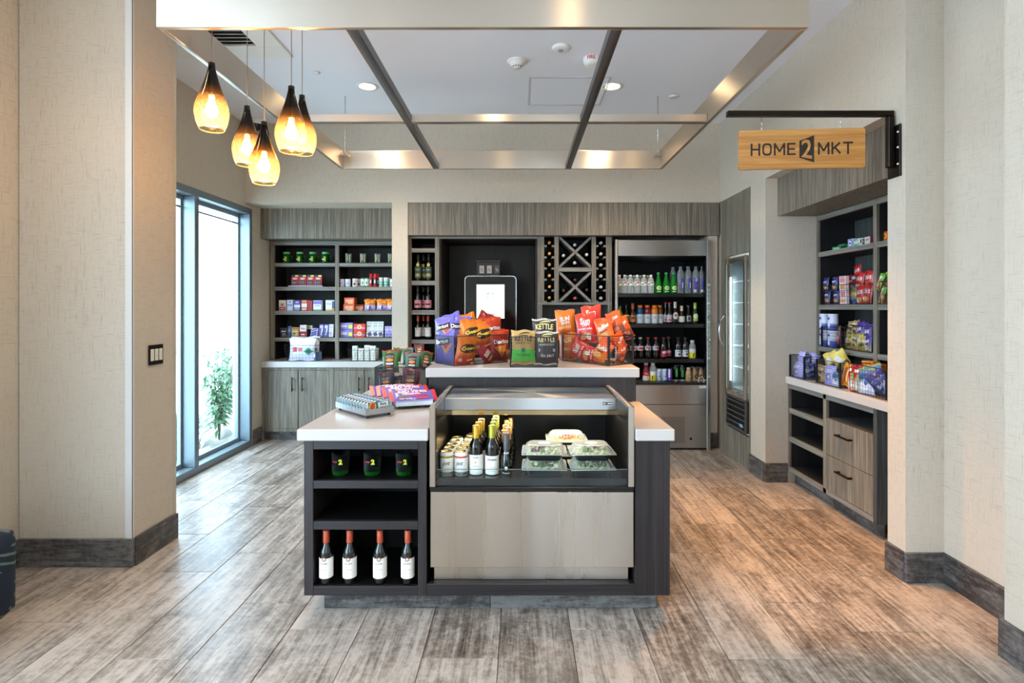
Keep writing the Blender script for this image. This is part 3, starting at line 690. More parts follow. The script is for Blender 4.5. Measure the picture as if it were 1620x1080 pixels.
for a in range(nx):
    for b_ in range(nz):
        m.disc(.0036, 0, 6, 0, Matrix.Translation((vx0 + (a + .5 * (b_ % 2)) * (vx1 - vx0) / nx, fy + .0012, vz0 + b_ * (vz1 - vz0) / nz)) @ Matrix.Rotation(PI / 2, 4, 'X'))
m.build('vent_perforation', P((20, 20, 22), .8), lp, kind='stuff')
MB().disc(.013, 0, 16, 0, Matrix.Translation((px(1093, fy), fy + .0012, pz(694, fy))) @ Matrix.Rotation(PI / 2, 4, 'X')).build('lock_hole', M_BLACK, lp)
m = MB(); m.cbox(px(1106, fy), px(1117, fy), fy - .002, fy + .002, pz(614, fy), pz(610, fy), .001); m.build('name_badge', P((220, 222, 224), .3), t)
m = MB(); mm = Matrix.Translation((px(1110, fy), fy + .015, pz(601.5, fy))) @ Matrix.Rotation(PI / 2, 4, 'X'); m.lathe([(.027, 0), (.03, .002), (.033, 0)], 24, 0, mm); m.build('round_sticker', P((214, 214, 206), .4), t)
m = MB(); m.box(px(1102, fy), px(1118, fy), fy + .016, fy + .017, pz(602.5, fy), pz(600.5, fy)); m.build('sticker_print', P((150, 150, 146), .5), t)
# ---- slim freezer built into the aisle wall
t = thing('glass_door_freezer', 'slim built in freezer with a lit glass door and curved chrome handle', 'freezer')
fy0, fy1, fz0, fz1 = 4.69, 5.155, .306, 1.883
M_LINER = P((150, 160, 160), .4)
m = MB(); m.box(2.02, 2.52, fy0 + .005, fy0 + .02, fz0, fz1).box(2.02, 2.52, fy1 - .02, fy1 - .005, fz0, fz1).box(2.50, 2.52, fy0, fy1, fz0, fz1).box(2.02, 2.52, fy0, fy1, fz1 - .02, fz1 - .005).box(2.02, 2.52, fy0, fy1, .58, .6)
m.build('liner', M_LINER, t)
d = MB(); xa, xb = 1.962, 1.988
for a in ((fy0, fy1, 1.82, fz1 - .012), (fy0, fy1, .60, .645), (fy0, fy0 + .042, .645, 1.82), (fy1 - .042, fy1, .645, 1.82)): d.cbox(xa, xb, a[0], a[1], a[2], a[3], .003)
d = d.build('door', M_STEELV, t)
B(1.972, 1.978, fy0 + .04, fy1 - .04, .64, 1.825).build('door_glass', M_PANE, d)
hz0, hz1 = pz(548, 5.2), pz(497, 5.2)
MB().tube([(1.962, fy1 - .02, hz0), (1.930, fy1 - .02, hz0 + .03), (1.905, fy1 - .02, hz0 + .09), (1.90, fy1 - .02, (hz0 + hz1) / 2), (1.905, fy1 - .02, hz1 - .09), (1.930, fy1 - .02, hz1 - .03), (1.962, fy1 - .02, hz1)], .008, 8).build('handle', M_CHROME, d)
for yy in (fy1 - .05, fy0 + .05): B(1.995, 2.005, yy - .006, yy + .006, .72, 1.70).build('light_strip', P((235, 246, 255), .5, emis=5), t)
FRZ = [.66 + k * .2 for k in range(6)]
for z in FRZ:
    m = MB()
    for k in range(9): m.tube([(2.04, fy0 + .03 + k * .05, z), (2.49, fy0 + .03 + k * .05, z)], .003, 4)
    for q in (2.04, 2.26, 2.49): m.tube([(q, fy0 + .022, z - .004), (q, fy1 - .022, z - .004)], .004, 4)
    m.build('wire_shelf', P((232, 238, 240), .3), t)
g = MB()
for a in ((fy0, fy1, .578, .598), (fy0, fy1, fz0, .325), (fy0, fy0 + .03, .325, .578), (fy1 - .03, fy1, .325, .578)): g.cbox(1.968, 1.988, a[0], a[1], a[2], a[3], .002)
g = g.build('grille_frame', P((96, 92, 88), .35, .7), t); B(2.0, 2.01, fy0, fy1, fz0, .58).build('grille_back', P((16, 15, 15), .7), g)
for k in range(5): MB().box(-.014, .014, fy0 + .03, fy1 - .03, -.003, .003, 0, Matrix.Translation((1.982, 0, .355 + k * .048)) @ Matrix.Rotation(.7, 4, 'Y')).build('grille_slat', P((132, 126, 120), .35, .7), g)
MB().cbox(1.9655, 1.968, fy0 + .06, fy0 + .13, .345, .375, .001).build('badge', P((120, 170, 210), .4), g)
lamp('AREA', 'freezer_lamp', (2.02, fy1 - .04, 1.2), 1.2, (.88, .96, 1), (0, R(-90), R(-20)), shape='RECTANGLE', size=1.0, size_y=.03)
# ================================================================== ISLAND
t = thing('island_cabinet', 'espresso laminate island with open shelves and a raised back ledge', 'cabinet')
ix0, iy = -.989, 2.457
boardx(ix0, -.9467, iy, 3.68, .099, .81, 'side_panel', t, M_ESP, M_ESP); boardx(-.468, -.428, iy, 3.68, .099, .81, 'divider', t, M_ESP, M_BLACKIN)
for z0, z1 in ((.767, .81), (.588, .625), (.40, .439), (.099, .142)): boardx(-.9467, -.468, iy + .001, 2.86, z0, z1, 'shelf' if z1 < .7 and z0 > .2 else 'rail', t, M_ESPH, M_BLACKIN)
B(-.9467, -.468, 2.86, 2.875, .142, .767).build('back_panel', M_BLACKIN, t)
B(-.9467, -.468, 2.875, 3.68, .099, .81).build('rear_body', M_ESP, t)
MB().cbox(.524, .685, iy, 3.68, .099, .81, .002).build('end_panel', M_ESP, t)
MB().cbox(-.428, .524, iy, iy + .045, .099, .152, .002).build('lower_ledge', M_ESPH, t)
B(-.428, .524, 2.56, 3.15, .099, .135).build('base_panel', M_BLACKIN, t)
MB().cbox(-.535, .68, 3.155, 3.68, .813, 1.006, .002).build('ledge_body', M_ESP, t)
B(-.427, .523, 3.155, 3.68, .137, .812).build('ledge_support', M_ESP, t)
for i in range(2): MB().cbox(-.923 + i * .783, -.142 + i * .783, 2.53, 2.55, 0, .098, .002).build('toe_kick_tile', M_BASE, t)
B(-.923, -.91, 2.55, 3.6, 0, .098).build('toe_kick', M_BASE, t); B(.63, .64, 2.55, 3.6, 0, .098).build('toe_kick', M_BASE, t)
cm = MB().cbox(-1.012, -.417, 2.43, 3.12, .812, .865, .004); cm.cbox(-1.012, -.555, 3.12, 3.74, .812, .865, .004)
tag(cm.build('island_worktop', M_QUARTZ), 'white quartz island worktop under the candy trays and wire basket', 'worktop')
tag(MB().cbox(.522, .700, 2.43, 3.15, .812, .865, .004).build('island_worktop', M_QUARTZ), 'bare white quartz island worktop strip beside the display case', 'worktop')
tag(MB().cbox(-.55, .694, 3.12, 3.72, 1.009, 1.064, .004).build('ledge_top', M_QUARTZ), 'raised white quartz ledge top carrying the chip baskets', 'worktop')
CI, CL = .865, 1.064
# ---- display case
t = thing('display_case', 'stainless chilled display case with glass front set into the island', 'display case')
dx0, dx1 = -.4135, .519
for a, b_ in ((dx0, dx0 + .028), (dx1 - .028, dx1)):
    s_ = MB().cbox(a, b_, 2.44, 3.11, .60, .967, .003).build('side_panel', M_STEELV, t)
    B((b_ if a < 0 else a - .002), (b_ + .002 if a < 0 else a), 2.452, 3.10, .62, .955).build('side_lining', M_BLACK, s_)
MB().cbox(dx0 + .028, dx1 - .028, 2.745, 3.11, .938, .954, .003).build('top_plate', M_STEEL, t)
MB().cbox(dx0 + .029, dx1 - .029, 2.735, 2.745, .894, .954, .002).build('fascia', M_STEEL, t)
MB().cbox(dx0 + .029, dx1 - .029, 2.742, 2.748, .868, .893, .001).build('mirror_lip', P((210, 190, 150), .1, 1), t)
b_ = MB(); b_.loft([(.062, .023, .006, 0), (.062, .023, .006, .002)], 4, 0, Matrix.Translation((px(962, 2.735), 2.735, pz(638, 2.735))) @ Matrix.Rotation(PI / 2, 4, 'X')); b_ = b_.build('badge', P((206, 204, 200), .3, .4), t)
m = MB(); m.loft([(.056, .017, .004, .0022), (.056, .017, .004, .0026)], 4, 0, Matrix.Translation((px(962, 2.735), 2.735, pz(638, 2.735))) @ Matrix.Rotation(PI / 2, 4, 'X')); m.build('badge_field', P((92, 88, 84), .4), b_)
m = MB()
for k, (u, w_) in enumerate(((-.019, .008), (.002, .007), (.011, .007), (.02, .007))): m.box(px(962, 2.735) + u - w_ / 2, px(962, 2.735) + u + w_ / 2, 2.7318, 2.7322, pz(638, 2.735) - .003, pz(638, 2.735) + .003)
m.build('badge_print', P((215, 213, 208), .4), b_)
B(dx0 + .03, dx1 - .03, 3.09, 3.11, .62, .936).build('back_wall', M_BLACK, t)
B(dx0 + .03, dx1 - .03, 2.475, 3.09, .60, .62).build('deck', P((14, 14, 15), .22), t)
MB().cbox(dx0 + .001, dx1 - .001, 2.446, 2.475, .578, .598, .002).build('lower_bezel', M_BLACK, t)
B(dx0 + .03, dx1 - .03, 2.454, 2.460, .599, .676).build('front_glass', M_PANE, t); B(dx0 + .03, dx1 - .03, 2.4535, 2.4605, .676, .6775).build('glass_edge', P((96, 108, 112), .2), t)
B(dx0 + .03, dx1 - .03, 2.466, 2.474, .60, .632).build('front_stop', P((20, 20, 22), .25), t)
MB().cbox(dx0 + .004, dx1 - .002, 2.448, 2.47, .232, .576, .002).build('front_panel', M_STEELV, t)
MB().cbox(dx0 + .012, .503, 2.50, 2.52, .152, .24, .002).build('kick_panel', M_STEELV, t)
B(dx0 + .01, dx1 - .01, 2.53, 3.10, .14, .598).build('machine_body', M_BLACKIN, t)
lamp('AREA', 'case_lamp', (.05, 2.80, .862), 3.0, (1, .86, .62), (R(-12), 0, 0), shape='RECTANGLE', size=.8, size_y=.03)
# ================================================================== SIGN
yaw = R(-4)
M_BAM = laminate('bamboo_board', (176, 116, 52), (220, 162, 90), (2.0, 60, 60), rough=.45)
t = thing('sign_bracket', 'dark steel sign bracket bolted to the pillar by the shelves', 'bracket')
Ya = 2.85; arm = MB().cbox(1.096, 1.975, Ya - .016, Ya + .016, pz(184.5, Ya), pz(176, Ya), .003); 
arm.build('arm', M_DKMET, t)
MB().cbox(1.945, 1.977, Ya - .016, Ya + .016, pz(265, Ya), pz(184.7, Ya), .003).build('post', M_DKMET, t)
MB().cbox(1.978, 1.989, 2.80, 2.895, pz(281, Ya), pz(200, Ya), .002).build('wall_plate', M_DKMET, t)
for zz in (212, 236, 262): MB().lathe([(0, .006), (.006, .005), (.008, 0)][::-1], 8, 0, Matrix.Translation((1.978, 2.815, pz(zz, Ya))) @ Matrix.Rotation(-PI / 2, 4, 'Y')).build('bolt', M_CHROME, t)
sx0, sx1 = px(1171, Ya), px(1363.5, Ya); sz0, sz1 = pz(267, Ya), pz(205, Ya); sc = (sx0 + sx1) / 2; sm = (sz0 + sz1) / 2; sw, sh = sx1 - sx0, sz1 - sz0
t = thing('hanging_sign', 'bamboo hanging sign board with dark letters and a boxed numeral', 'sign', (sc, Ya, sm), yaw)
m = MB(); rr = .012; poly = []
for cx, cz, a in ((1, 1, 0), (-1, 1, 90), (-1, -1, 180), (1, -1, 270)):
    for j in range(5): q = R(a + 22.5 * j); poly.append((cx * (sw / 2 - rr) + rr * math.cos(q), cz * (sh / 2 - rr) + rr * math.sin(q)))
m.prism(poly, -.008, .008); m.build('board', M_BAM, t)
M_INK = P((40, 28, 22), .5)
def spx(x): return (x - 1267.2) / 192.5 * sw
def letters(s, xa, xb, hm=1.0):
    """stroke built capitals: S words fill image columns xa..xb of the board"""
    SH = {'H': (.74, [(0, 0, 0, 1), (.74, 0, .74, 1), (0, .5, .74, .5)]), 'M': (.9, [(0, 0, 0, 1), (.9, 0, .9, 1), (0, 1, .45, .28), (.9, 1, .45, .28)]), 'E': (.62, [(0, 0, 0, 1), (0, 1, .62, 1), (0, .5, .56, .5), (0, 0, .62, 0)]),
          'K': (.72, [(0, 0, 0, 1), (0, .38, .68, 1), (.24, .58, .72, 0)]), 'T': (.74, [(.37, 0, .37, 1), (0, 1, .74, 1)]), 'O': (.74, None)}
    gap = .36; tot = sum(SH[q][0] for q in s) + gap * (len(s) - 1); k = (spx(xb) - spx(xa)) / (tot + .14); hh = 19.5 / 62 * sh; th = .075 * hh; x = spx(xa) + .07 * k; zb_ = -hh / 2
    for q in s:
        m = MB(); w_, st = SH[q]
        if st is None:
            n = 28; rx, rz, t2 = w_ * k / 2, hh / 2, th
            pts = []
            for j in range(n):
                a = 2 * PI * j / n; ca, sa = math.cos(a), math.sin(a); e = .62
                pts.append((math.copysign(abs(ca) ** e, ca), math.copysign(abs(sa) ** e, sa)))
            vs = [(x + rx + u * (rx + t2 * .9), -.0088, v * (rz + 0)) for u, v in pts] + [(x + rx + u * (rx - t2 * .9), -.0088, v * (rz - t2 * 2)) for u, v in pts]
            m.add(vs, [(j, (j + 1) % n, n + (j + 1) % n, n + j) for j in range(n)])
        else:
            for x0, z0, x1, z1 in st:
                p0, p1 = Vector((x + x0 * k, 0, zb_ + th + z0 * (hh - 2 * th))), Vector((x + x1 * k, 0, zb_ + th + z1 * (hh - 2 * th))); d = (p1 - p0).normalized(); n_ = Vector((-d.z, 0, d.x)) * th
                ex = d * th * (1 if x0 == x1 or z0 == z1 else .35)
                m.add([tuple(p + Vector((0, -.0088 - .0002 * (x0 != x1), 0))) for p in (p0 - ex - n_, p0 - ex + n_, p1 + ex + n_, p1 + ex - n_)], [(3, 2, 1, 0)])
        k2 = MB(); k2.add([(-a, -b_, z) for a, b_, z in m.v], [tuple(f) for f in m.f]); k2.build('letter', M_INK, t)
        m.build('letter', M_INK, t); x += (w_ + gap) * k
letters('HOME', 1189, 1257.5); letters('MKT', 1292, 1344.5)
def em(pts, y): return [(spx(x), y, (235.5 - yy) / 62 * sh) for x, yy in pts]
m = MB(); m.add(em([(1263.5, 223), (1263.5, 249.5), (1286, 257.5), (1286, 214.5)], -.0088), [(0, 1, 2, 3)]); m.build('emblem_field', M_INK, t)
m = MB(); letter(m, '2', lambda u, v: (u, -.0094, v * (1 + u * 4.5)), spx(1282.4) - spx(1266.2), spx(1274.6), .0, 0, 0, .012, 0, 1.05); m.build('emblem_numeral', M_BAM, t)
for xx in (1206.5, 1327):
    m = MB(); u = spx(xx); m.tube([(u, 0, sh / 2 - .012), (u, 0, sh / 2 + .02), (u + .004, 0, sh / 2 + .028), (u, 0, sh / 2 + .036), (u, 0, pz(184.5, Ya) - sm - .001)], .0018, 6); m.build('hanging_wire', M_CHROME, t)
# ---- light switch plate on the pillar
t = thing('light_switch', 'dark metal switch plate with three white rockers on the pillar', 'light switch', (-2.121, 3.123, 1.142), 0)
MB().cbox(0, .006, -.062, .062, -.058, .058, .003).build('plate', P((40, 36, 34), .3, .8), t)
for k in range(3): MB().cbox(.006, .0095, -.05 + k * .036, -.05 + k * .036 + .028, -.034, .034, .0015).build('rocker', P((226, 220, 205), .4), t)
# ---- armchair corner at the left edge
def chairmat():
    m, nt, b, L = _new('navy_ripple_fabric'); v = objvec(nt)
    w = nt.nodes.new('ShaderNodeTexWave'); w.wave_type = 'RINGS'; w.rings_direction = 'SPHERICAL'; w.inputs['Scale'].default_value = 11; w.inputs['Distortion'].default_value = 2.5; w.inputs['Detail Scale'].default_value = .8
    L.new(v, w.inputs['Vector']); n = noise(nt, v, (5, 5, 5), 1)
    k = mathn(nt, 'MULTIPLY', mathn(nt, 'GREATER_THAN', w.outputs['Fac'], .8), mathn(nt, 'GREATER_THAN', n, .38))
    L.new(mixc(nt, k, lin((12, 30, 48)), lin((92, 112, 112))), b.inputs['Base Color']); b.inputs['Roughness'].default_value = .8; return m
M_NAVY = chairmat()
t = thing('upholstered_ottoman', 'navy ottoman with a pale ripple pattern beside the entrance wall', 'ottoman', (-2.442, 2.14, 0))
MB().loft([(.46, .42, .07, .09), (.511, .46, .07, .12), (.516, .46, .07, .40), (.506, .45, .07, .44), (.44, .38, .07, .458)], 6).build('seat_cushion', M_NAVY, t)
for sx in (-.19, .19):
    for sy in (-.16, .16): MB().lathe([(.014, 0), (.02, .1)], 10, 0, Matrix.Translation((sx, sy, 0))).build('leg', P((40, 30, 26), .4), t)
# ================================================================== GOODS: builders
def haze(c, clear=.5, rough=.15, tint=None):
    """see-through plastic or glass that is part clear, part coloured"""
    k = ('haze', c, clear, rough, tint)
    if k in MC: return MC[k]
    m, nt, b, L = _new('tinted_clear'); setc(b.inputs['Base Color'], lin(c)); b.inputs['Roughness'].default_value = rough
    t = nt.nodes.new('ShaderNodeBsdfTransparent'); setc(t.inputs[0], lin(tint or c)); mx = nt.nodes.new('ShaderNodeMixShader')
    lw = nt.nodes.new('ShaderNodeLayerWeight'); lw.inputs[0].default_value = .35
    L.new(mathn(nt, 'MULTIPLY', mathn(nt, 'SUBTRACT', 1.0, lw.outputs['Facing']), clear * 1.25), mx.inputs[0])
    L.new(b.outputs[0], mx.inputs[1]); L.new(t.outputs[0], mx.inputs[2]); L.new(mx.outputs[0], nt.nodes['Material Output'].inputs[0])
    MC[k] = m; return m
def patch(mb, fn, kind, u, v, w, h, mat, off, rot=0, nu=6, nv=6):
    """a flat print laid on the surface fn, slightly proud"""
    ca, sa = math.cos(rot), math.sin(rot)
    def q(a, b_):
        x, y, z = fn(u + a * ca - b_ * sa, v + a * sa + b_ * ca); return (x, y - off, z)
    if kind == 'ell':
        vs = [q(0, 0)] + [q(w / 2 * r_ * math.cos(2 * PI * j / 20), h / 2 * r_ * math.sin(2 * PI * j / 20)) for r_ in (.5, 1) for j in range(20)]
        fs = [(0, 1 + j, 1 + (j + 1) % 20) for j in range(20)] + [(1 + j, 21 + j, 21 + (j + 1) % 20, 1 + (j + 1) % 20) for j in range(20)]
    elif kind == 'tri':
        n = 5; vs = []; fs = []
        for i in range(n + 1):
            for j in range(n + 1): vs.append(q((j / n - .5) * w * (1 - i / n), (.5 - (1 - i / n)) * h + 0))
        fs = [(i * (n + 1) + j, i * (n + 1) + j + 1, (i + 1) * (n + 1) + j + 1, (i + 1) * (n + 1) + j) for i in range(n) for j in range(n)]
    else:
        vs = [q((j / nu - .5) * w, (i / nv - .5) * h) for i in range(nv + 1) for j in range(nu + 1)]
        fs = [(i * (nu + 1) + j, i * (nu + 1) + j + 1, (i + 1) * (nu + 1) + j + 1, (i + 1) * (nu + 1) + j) for i in range(nv) for j in range(nu)]
    mb.add(vs, fs, mat)
def prints(parent, fn, items, off0=.0012, name='print'):
    """items: ('ell'|'rect'|'tri', u, v, w, h, colour[, rot]) or ('text', word, u, v, width, colour[, rot, shear, height factor])"""
    for i, it in enumerate(items):
        m = MB(); off = off0 + i * .0009 + (.0008 if it[0] == 'text' else 0)
        if it[0] == 'text':
            f2 = lambda a, b_: (lambda p: (p[0], p[1] - off, p[2]))(fn(a, b_))
            letter(m, it[1], f2, it[4], it[2], it[3], 0, it[6] if len(it) > 6 else 0, .03, it[7] if len(it) > 7 else 0, it[8] if len(it) > 8 else 1)
            m.build('lettering', P(it[5], .45), parent)
        else:
            patch(m, fn, it[0], it[1], it[2], it[3], it[4], 0, off, it[6] if len(it) > 6 else 0)
            m.build(name, it[5] if not isinstance(it[5], tuple) else P(it[5], .4), parent)
def bagproto(key, w, h, d, stops, items, seal=None, seed=0, name='snack_bag', metal=0.0, rough=.27):
    rn = random.Random(seed); p = proto(key, name); ph = [rn.uniform(0, 6) for _ in range(8)]
    def D(a, b_):   # a, b_ in metres from the middle
        u = max(-1, min(1, a / (w / 2))); v = max(0, min(1, b_ / h + .5))
        e = max(0.0, 1 - abs(u) ** 2.6) ** .75; q = max(0.0, min(1.0, (v - .035) / .93)); k = math.sin(PI * q) ** .6
        wr = math.sin(7 * u + ph[0] + 2 * v) * .5 + math.sin(12 * u + ph[1]) * .35 + .5 * math.sin(6 * u + 9 * v + ph[2]) + .4 * math.sin(-8 * u + 7 * v + ph[3])
        near = 1 - .6 * k
        return max(.0008, d / 2 * e * k * (1 + .12 * math.sin(5 * v + ph[4])) + .0042 * wr * e * near * (d / .05) * min(1, k * 3))
    def fn(a, b_):
        v = max(0, min(1, b_ / h + .5)); s = 1 - .10 * math.sin(PI * v) + .006 * math.sin(9 * v + ph[5])
        return (a * s, -D(a, b_), b_ + .004 * math.sin(5 * a / w * 2 + ph[6]) * (2 * v - 1))
    nx, nz = 14, 18; m = MB()
    for side in (1, -.85):
        vs = []
        for i in range(nz + 1):
            for j in range(nx + 1):
                x, y, z = fn((j / nx - .5) * w, (i / nz - .5) * h); vs.append((x, y * side, z))
        fs = [(i * (nx + 1) + j, i * (nx + 1) + j + 1, (i + 1) * (nx + 1) + j + 1, (i + 1) * (nx + 1) + j) for i in range(nz) for j in range(nx)]
        m.add(vs, fs if side > 0 else [f[::-1] for f in fs], 0, True)
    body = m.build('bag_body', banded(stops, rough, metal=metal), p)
    sm = P(seal or stops[-1][1], .3); n = 22
    for z0, z1 in ((h * .445, h * .5), (-h * .5, -h * .455)):
        m = MB()
        for sg in (-1, 1):
            vs = []
            for i in range(3):
                for j in range(n + 1):
                    x, y, z = fn((j / n - .5) * w, z0 + (z1 - z0) * i / 2); vs.append((x, sg * (.0014 + (.0012 if j % 2 else 0) + abs(y) * .9), z))
            fs = [(i * (n + 1) + j, i * (n + 1) + j + 1, (i + 1) * (n + 1) + j + 1, (i + 1) * (n + 1) + j) for i in range(2) for j in range(n)]
            m.add(vs, fs if sg < 0 else [f[::-1] for f in fs], 0)
        m.build('crimped_seal', sm, p)
    prints(p, fn, items); return p
HB = {}
def bag(key, x, y, hpx, Y, label, yaw=0, roll=0, lean=0, h=.18, group='snack bags in the baskets', cat='snack bag'):
    """stand a bag with its middle at image x, y and depth Y, HPX tall in the picture"""
    s = hpx * Y / F / h
    e = (Matrix.Rotation(R(yaw), 3, 'Z') @ Matrix.Rotation(R(lean), 3, 'X') @ Matrix.Rotation(R(-roll), 3, 'Y')).to_euler()
    return put(key, label, cat, (px(x, Y), Y, pz(y, Y)), tuple(e), group, s)
def panel_lines(mb, c00, c10, c11, c01, style, pitch, r):
    c00, c10, c11, c01 = map(Vector, (c00, c10, c11, c01)); Wd = ((c10 - c00).length + (c11 - c01).length) / 2; Hd = ((c01 - c00).length + (c11 - c10).length) / 2
    pt = lambda u, v: (c00 * (1 - u) + c10 * u) * (1 - v) + (c01 * (1 - u) + c11 * u) * v
    seg = []
    if style == 'grid':
        nu, nv = max(1, round(Wd / pitch)), max(1, round(Hd / pitch))
        seg += [((i / nu, 0), (i / nu, 1)) for i in range(nu + 1)] + [((0, i / nv), (1, i / nv)) for i in range(nv + 1)]
    else:
        a, b_ = pitch * .8, pitch * 1.6    # diamond width and height
        k = a / b_
        for sg in (1, -1):
            c = -Hd * k if sg > 0 else 0.0; end = Wd if sg > 0 else Wd + Hd * k
            while c < end:
                pts = []
                for z in (0, Hd):
                    x = c + sg * z * k
                    pts.append((x, z))
                (xa, za), (xb, zb_) = pts
                def clip(x, z, x2, z2):
                    if x < 0: z = z + (0 - x) * (z2 - z) / (x2 - x); x = 0
                    if x > Wd: z = z + (Wd - x) * (z2 - z) / (x2 - x); x = Wd
                    return x, z
                if not (max(xa, xb) <= 0 or min(xa, xb) >= Wd):
                    p1 = clip(xa, za, xb, zb_); p2 = clip(xb, zb_, xa, za)
                    seg.append(((p1[0] / Wd, p1[1] / Hd), (p2[0] / Wd, p2[1] / Hd)))
                c += a
    for p, q in seg: mb.tube([pt(*p), pt(*q)], r, 3, cap=False)
def basket(label, loc, yaw, w, d, h, style='diamond', pitch=.016, m=None, flare=1.0, wr=.0009, rim_r=.003, post=.0, handle=None, group='wire baskets', name='wire_basket'):
    m = m or M_WIRE; t = thing(name, label, 'basket', loc, yaw, group)
    b_ = [(-w / 2, -d / 2, .002), (w / 2, -d / 2, .002), (w / 2, d / 2, .002), (-w / 2, d / 2, .002)]; tp = [(x * flare, y * flare, h) for x, y, z in b_]
    MB().tube(tp, rim_r, 6, closed=True).build('rim', m, t); MB().tube([(x, y, rim_r) for x, y, z in b_], rim_r * .9, 6, closed=True).build('base_rim', m, t)
    for p, q in zip(b_, tp):
        if post: MB().cbox(p[0] - post / 2, p[0] + post / 2, p[1] - post / 2, p[1] + post / 2, .001, h, .001).build('corner_post', m, t)
        else: MB().tube([p, q], rim_r * .8, 6).build('corner_wire', m, t)
    mb = MB()
    for i in range(4): panel_lines(mb, b_[i], b_[(i + 1) % 4], tp[(i + 1) % 4], tp[i], style, pitch, wr)
    panel_lines(mb, b_[0], b_[1], b_[2], b_[3], 'grid', .03, wr)
    mb.build('wire_mesh', m, t, kind='stuff')
    if handle == 'drop':
        for yy in (-d / 2 * flare - .004,):
            MB().tube([(.05 * math.cos(a), yy, h - .005 + .062 * math.sin(a)) for a in [PI + PI * k / 12 for k in range(13)]], .0018, 6).build('drop_handle', m, t)
    if handle == 'ears':
        for sx in (-1, 1):
            xx = sx * w / 2 * flare
            MB().tube([(xx, -.05, h), (xx + sx * .03, -.045, h + .012), (xx + sx * .036, 0, h + .014), (xx + sx * .03, .045, h + .012), (xx, .05, h)], .0022, 6).build('handle', m, t)
    return t
def radius_at(prof, z):
    for (r0, z0), (r1, z1) in zip(prof, prof[1:]):
        if z0 <= z <= z1 and z1 > z0: return r0 + (r1 - r0) * (z - z0) / (z1 - z0)
    return prof[-1][0]
def bottleproto(key, name, prof, body, cap=None, labels=(), texts=(), n=18, marks=(), capname='cap'):
    """prof from the base up; cap (r, z0, z1, mat); labels (z0, z1, mat); texts (word, width, z, colour)"""
    p = proto(key, name); MB().lathe(prof, n).build('body', body, p)
    if cap:
        r, z0, z1, cm = cap; MB().lathe([(r * .98, z0), (r, z0 + .002), (r, z1 - .0015), (r - .0015, z1), (0, z1)], n).build(capname, cm, p)
    for z0, z1, lm in labels:
        pr_ = [(radius_at(prof, z0 + (z1 - z0) * k / 4) + .0008, z0 + (z1 - z0) * k / 4) for k in range(5)]
        MB().lathe(pr_, n).build('label', lm, p)
    for word, wd, z, c, *o in texts:
        m = MB(); letter(m, word, cyl(radius_at(prof, z), .0016), wd, 0, z, 0, 0, .03, o[0] if o else 0, o[1] if len(o) > 1 else 1); m.build('lettering', P(c, .5), p)
    for kind, u, z, w_, h_, c in marks:
        r = radius_at(prof, z); m = MB(); patch(m, cyl(r, .0013), kind, u, z, w_, h_, 0, 0); m.build('label_mark', P(c, .5), p)
    return p
def carton(name, label, cat, loc, w, d, h, c, items=(), yaw=0, group=None, bev=.0012, lean=0):
    """box standing on loc; items placed in fractions of the front face"""
    t = thing(name, label, cat, loc, (lean, 0, yaw), group)
    MB().cbox(-w / 2, w / 2, -d / 2, d / 2, 0, h, bev).build('box_body', c if not isinstance(c, tuple) else P(c, .45), t)
    its = []
    for it in items:
        if it[0] == 'text': its.append(('text', it[1], it[2] * w, (it[3] + .5) * h, it[4] * w, *it[5:]))
        else: its.append((it[0], it[1] * w, (it[2] + .5) * h, it[3] * w, it[4] * h, *it[5:]))
    prints(t, flat(-d / 2), its, .0006, 'front_print'); return t
# ================================================================== GOODS ON THE ISLAND
WH = (240, 238, 232); BK = (22, 20, 20); YE = (244, 206, 70)
# half size wine bottles
def wineprof(r, h, neck=.0135):
    return [(0, .002), (r * .93, 0), (r, .006), (r, h * .56), (r * .93, h * .63), (r * .62, h * .70), (neck + .002, h * .76), (neck, h * .80), (neck, h * .985), (0, h * .985)]
M_DKGL = P((10, 14, 10), .06, 0, 0, 0, .6, coat=.4)
def wine(key, r, h, capc, labc, texts=(), marks=(), lz=(.12, .50), caplen=.30, capr=.0152, rough=.4, metal=.2):
    return bottleproto(key, 'wine_bottle', wineprof(r, h), M_DKGL, (capr, h * (1 - caplen), h, P(capc, rough, metal)), [(h * lz[0], h * lz[1], P(labc, .6))] if labc else [], texts, 20, marks, 'capsule')
wine('altos', .031, .242, (176, 74, 48), WH, [('ESTORA', .032, .098, (120, 100, 90))], [('ell', 0, .118, .02, .02, (150, 92, 80)), ('ell', 0, .118, .012, .012, (226, 214, 200)), ('rect', 0, .07, .03, .003, (190, 186, 180)), ('rect', 0, .055, .022, .002, (190, 186, 180))])
Zs = .142
for k, (x, l) in enumerate(((516, 'outer end of the bottom island shelf, nearest the aisle corner'), (553, 'second from the outer end'), (601, 'third from the outer end'), (645, 'beside the steel panel'))):
    put('altos', 'red capped wine bottle on the bottom island shelf, ' + l if k else 'red capped wine bottle at the outer end of the bottom island shelf', 'wine bottle', (px(x, 2.495), 2.497, Zs), R(random.uniform(-8, 8)), 'red capped wine bottles on the bottom island shelf')
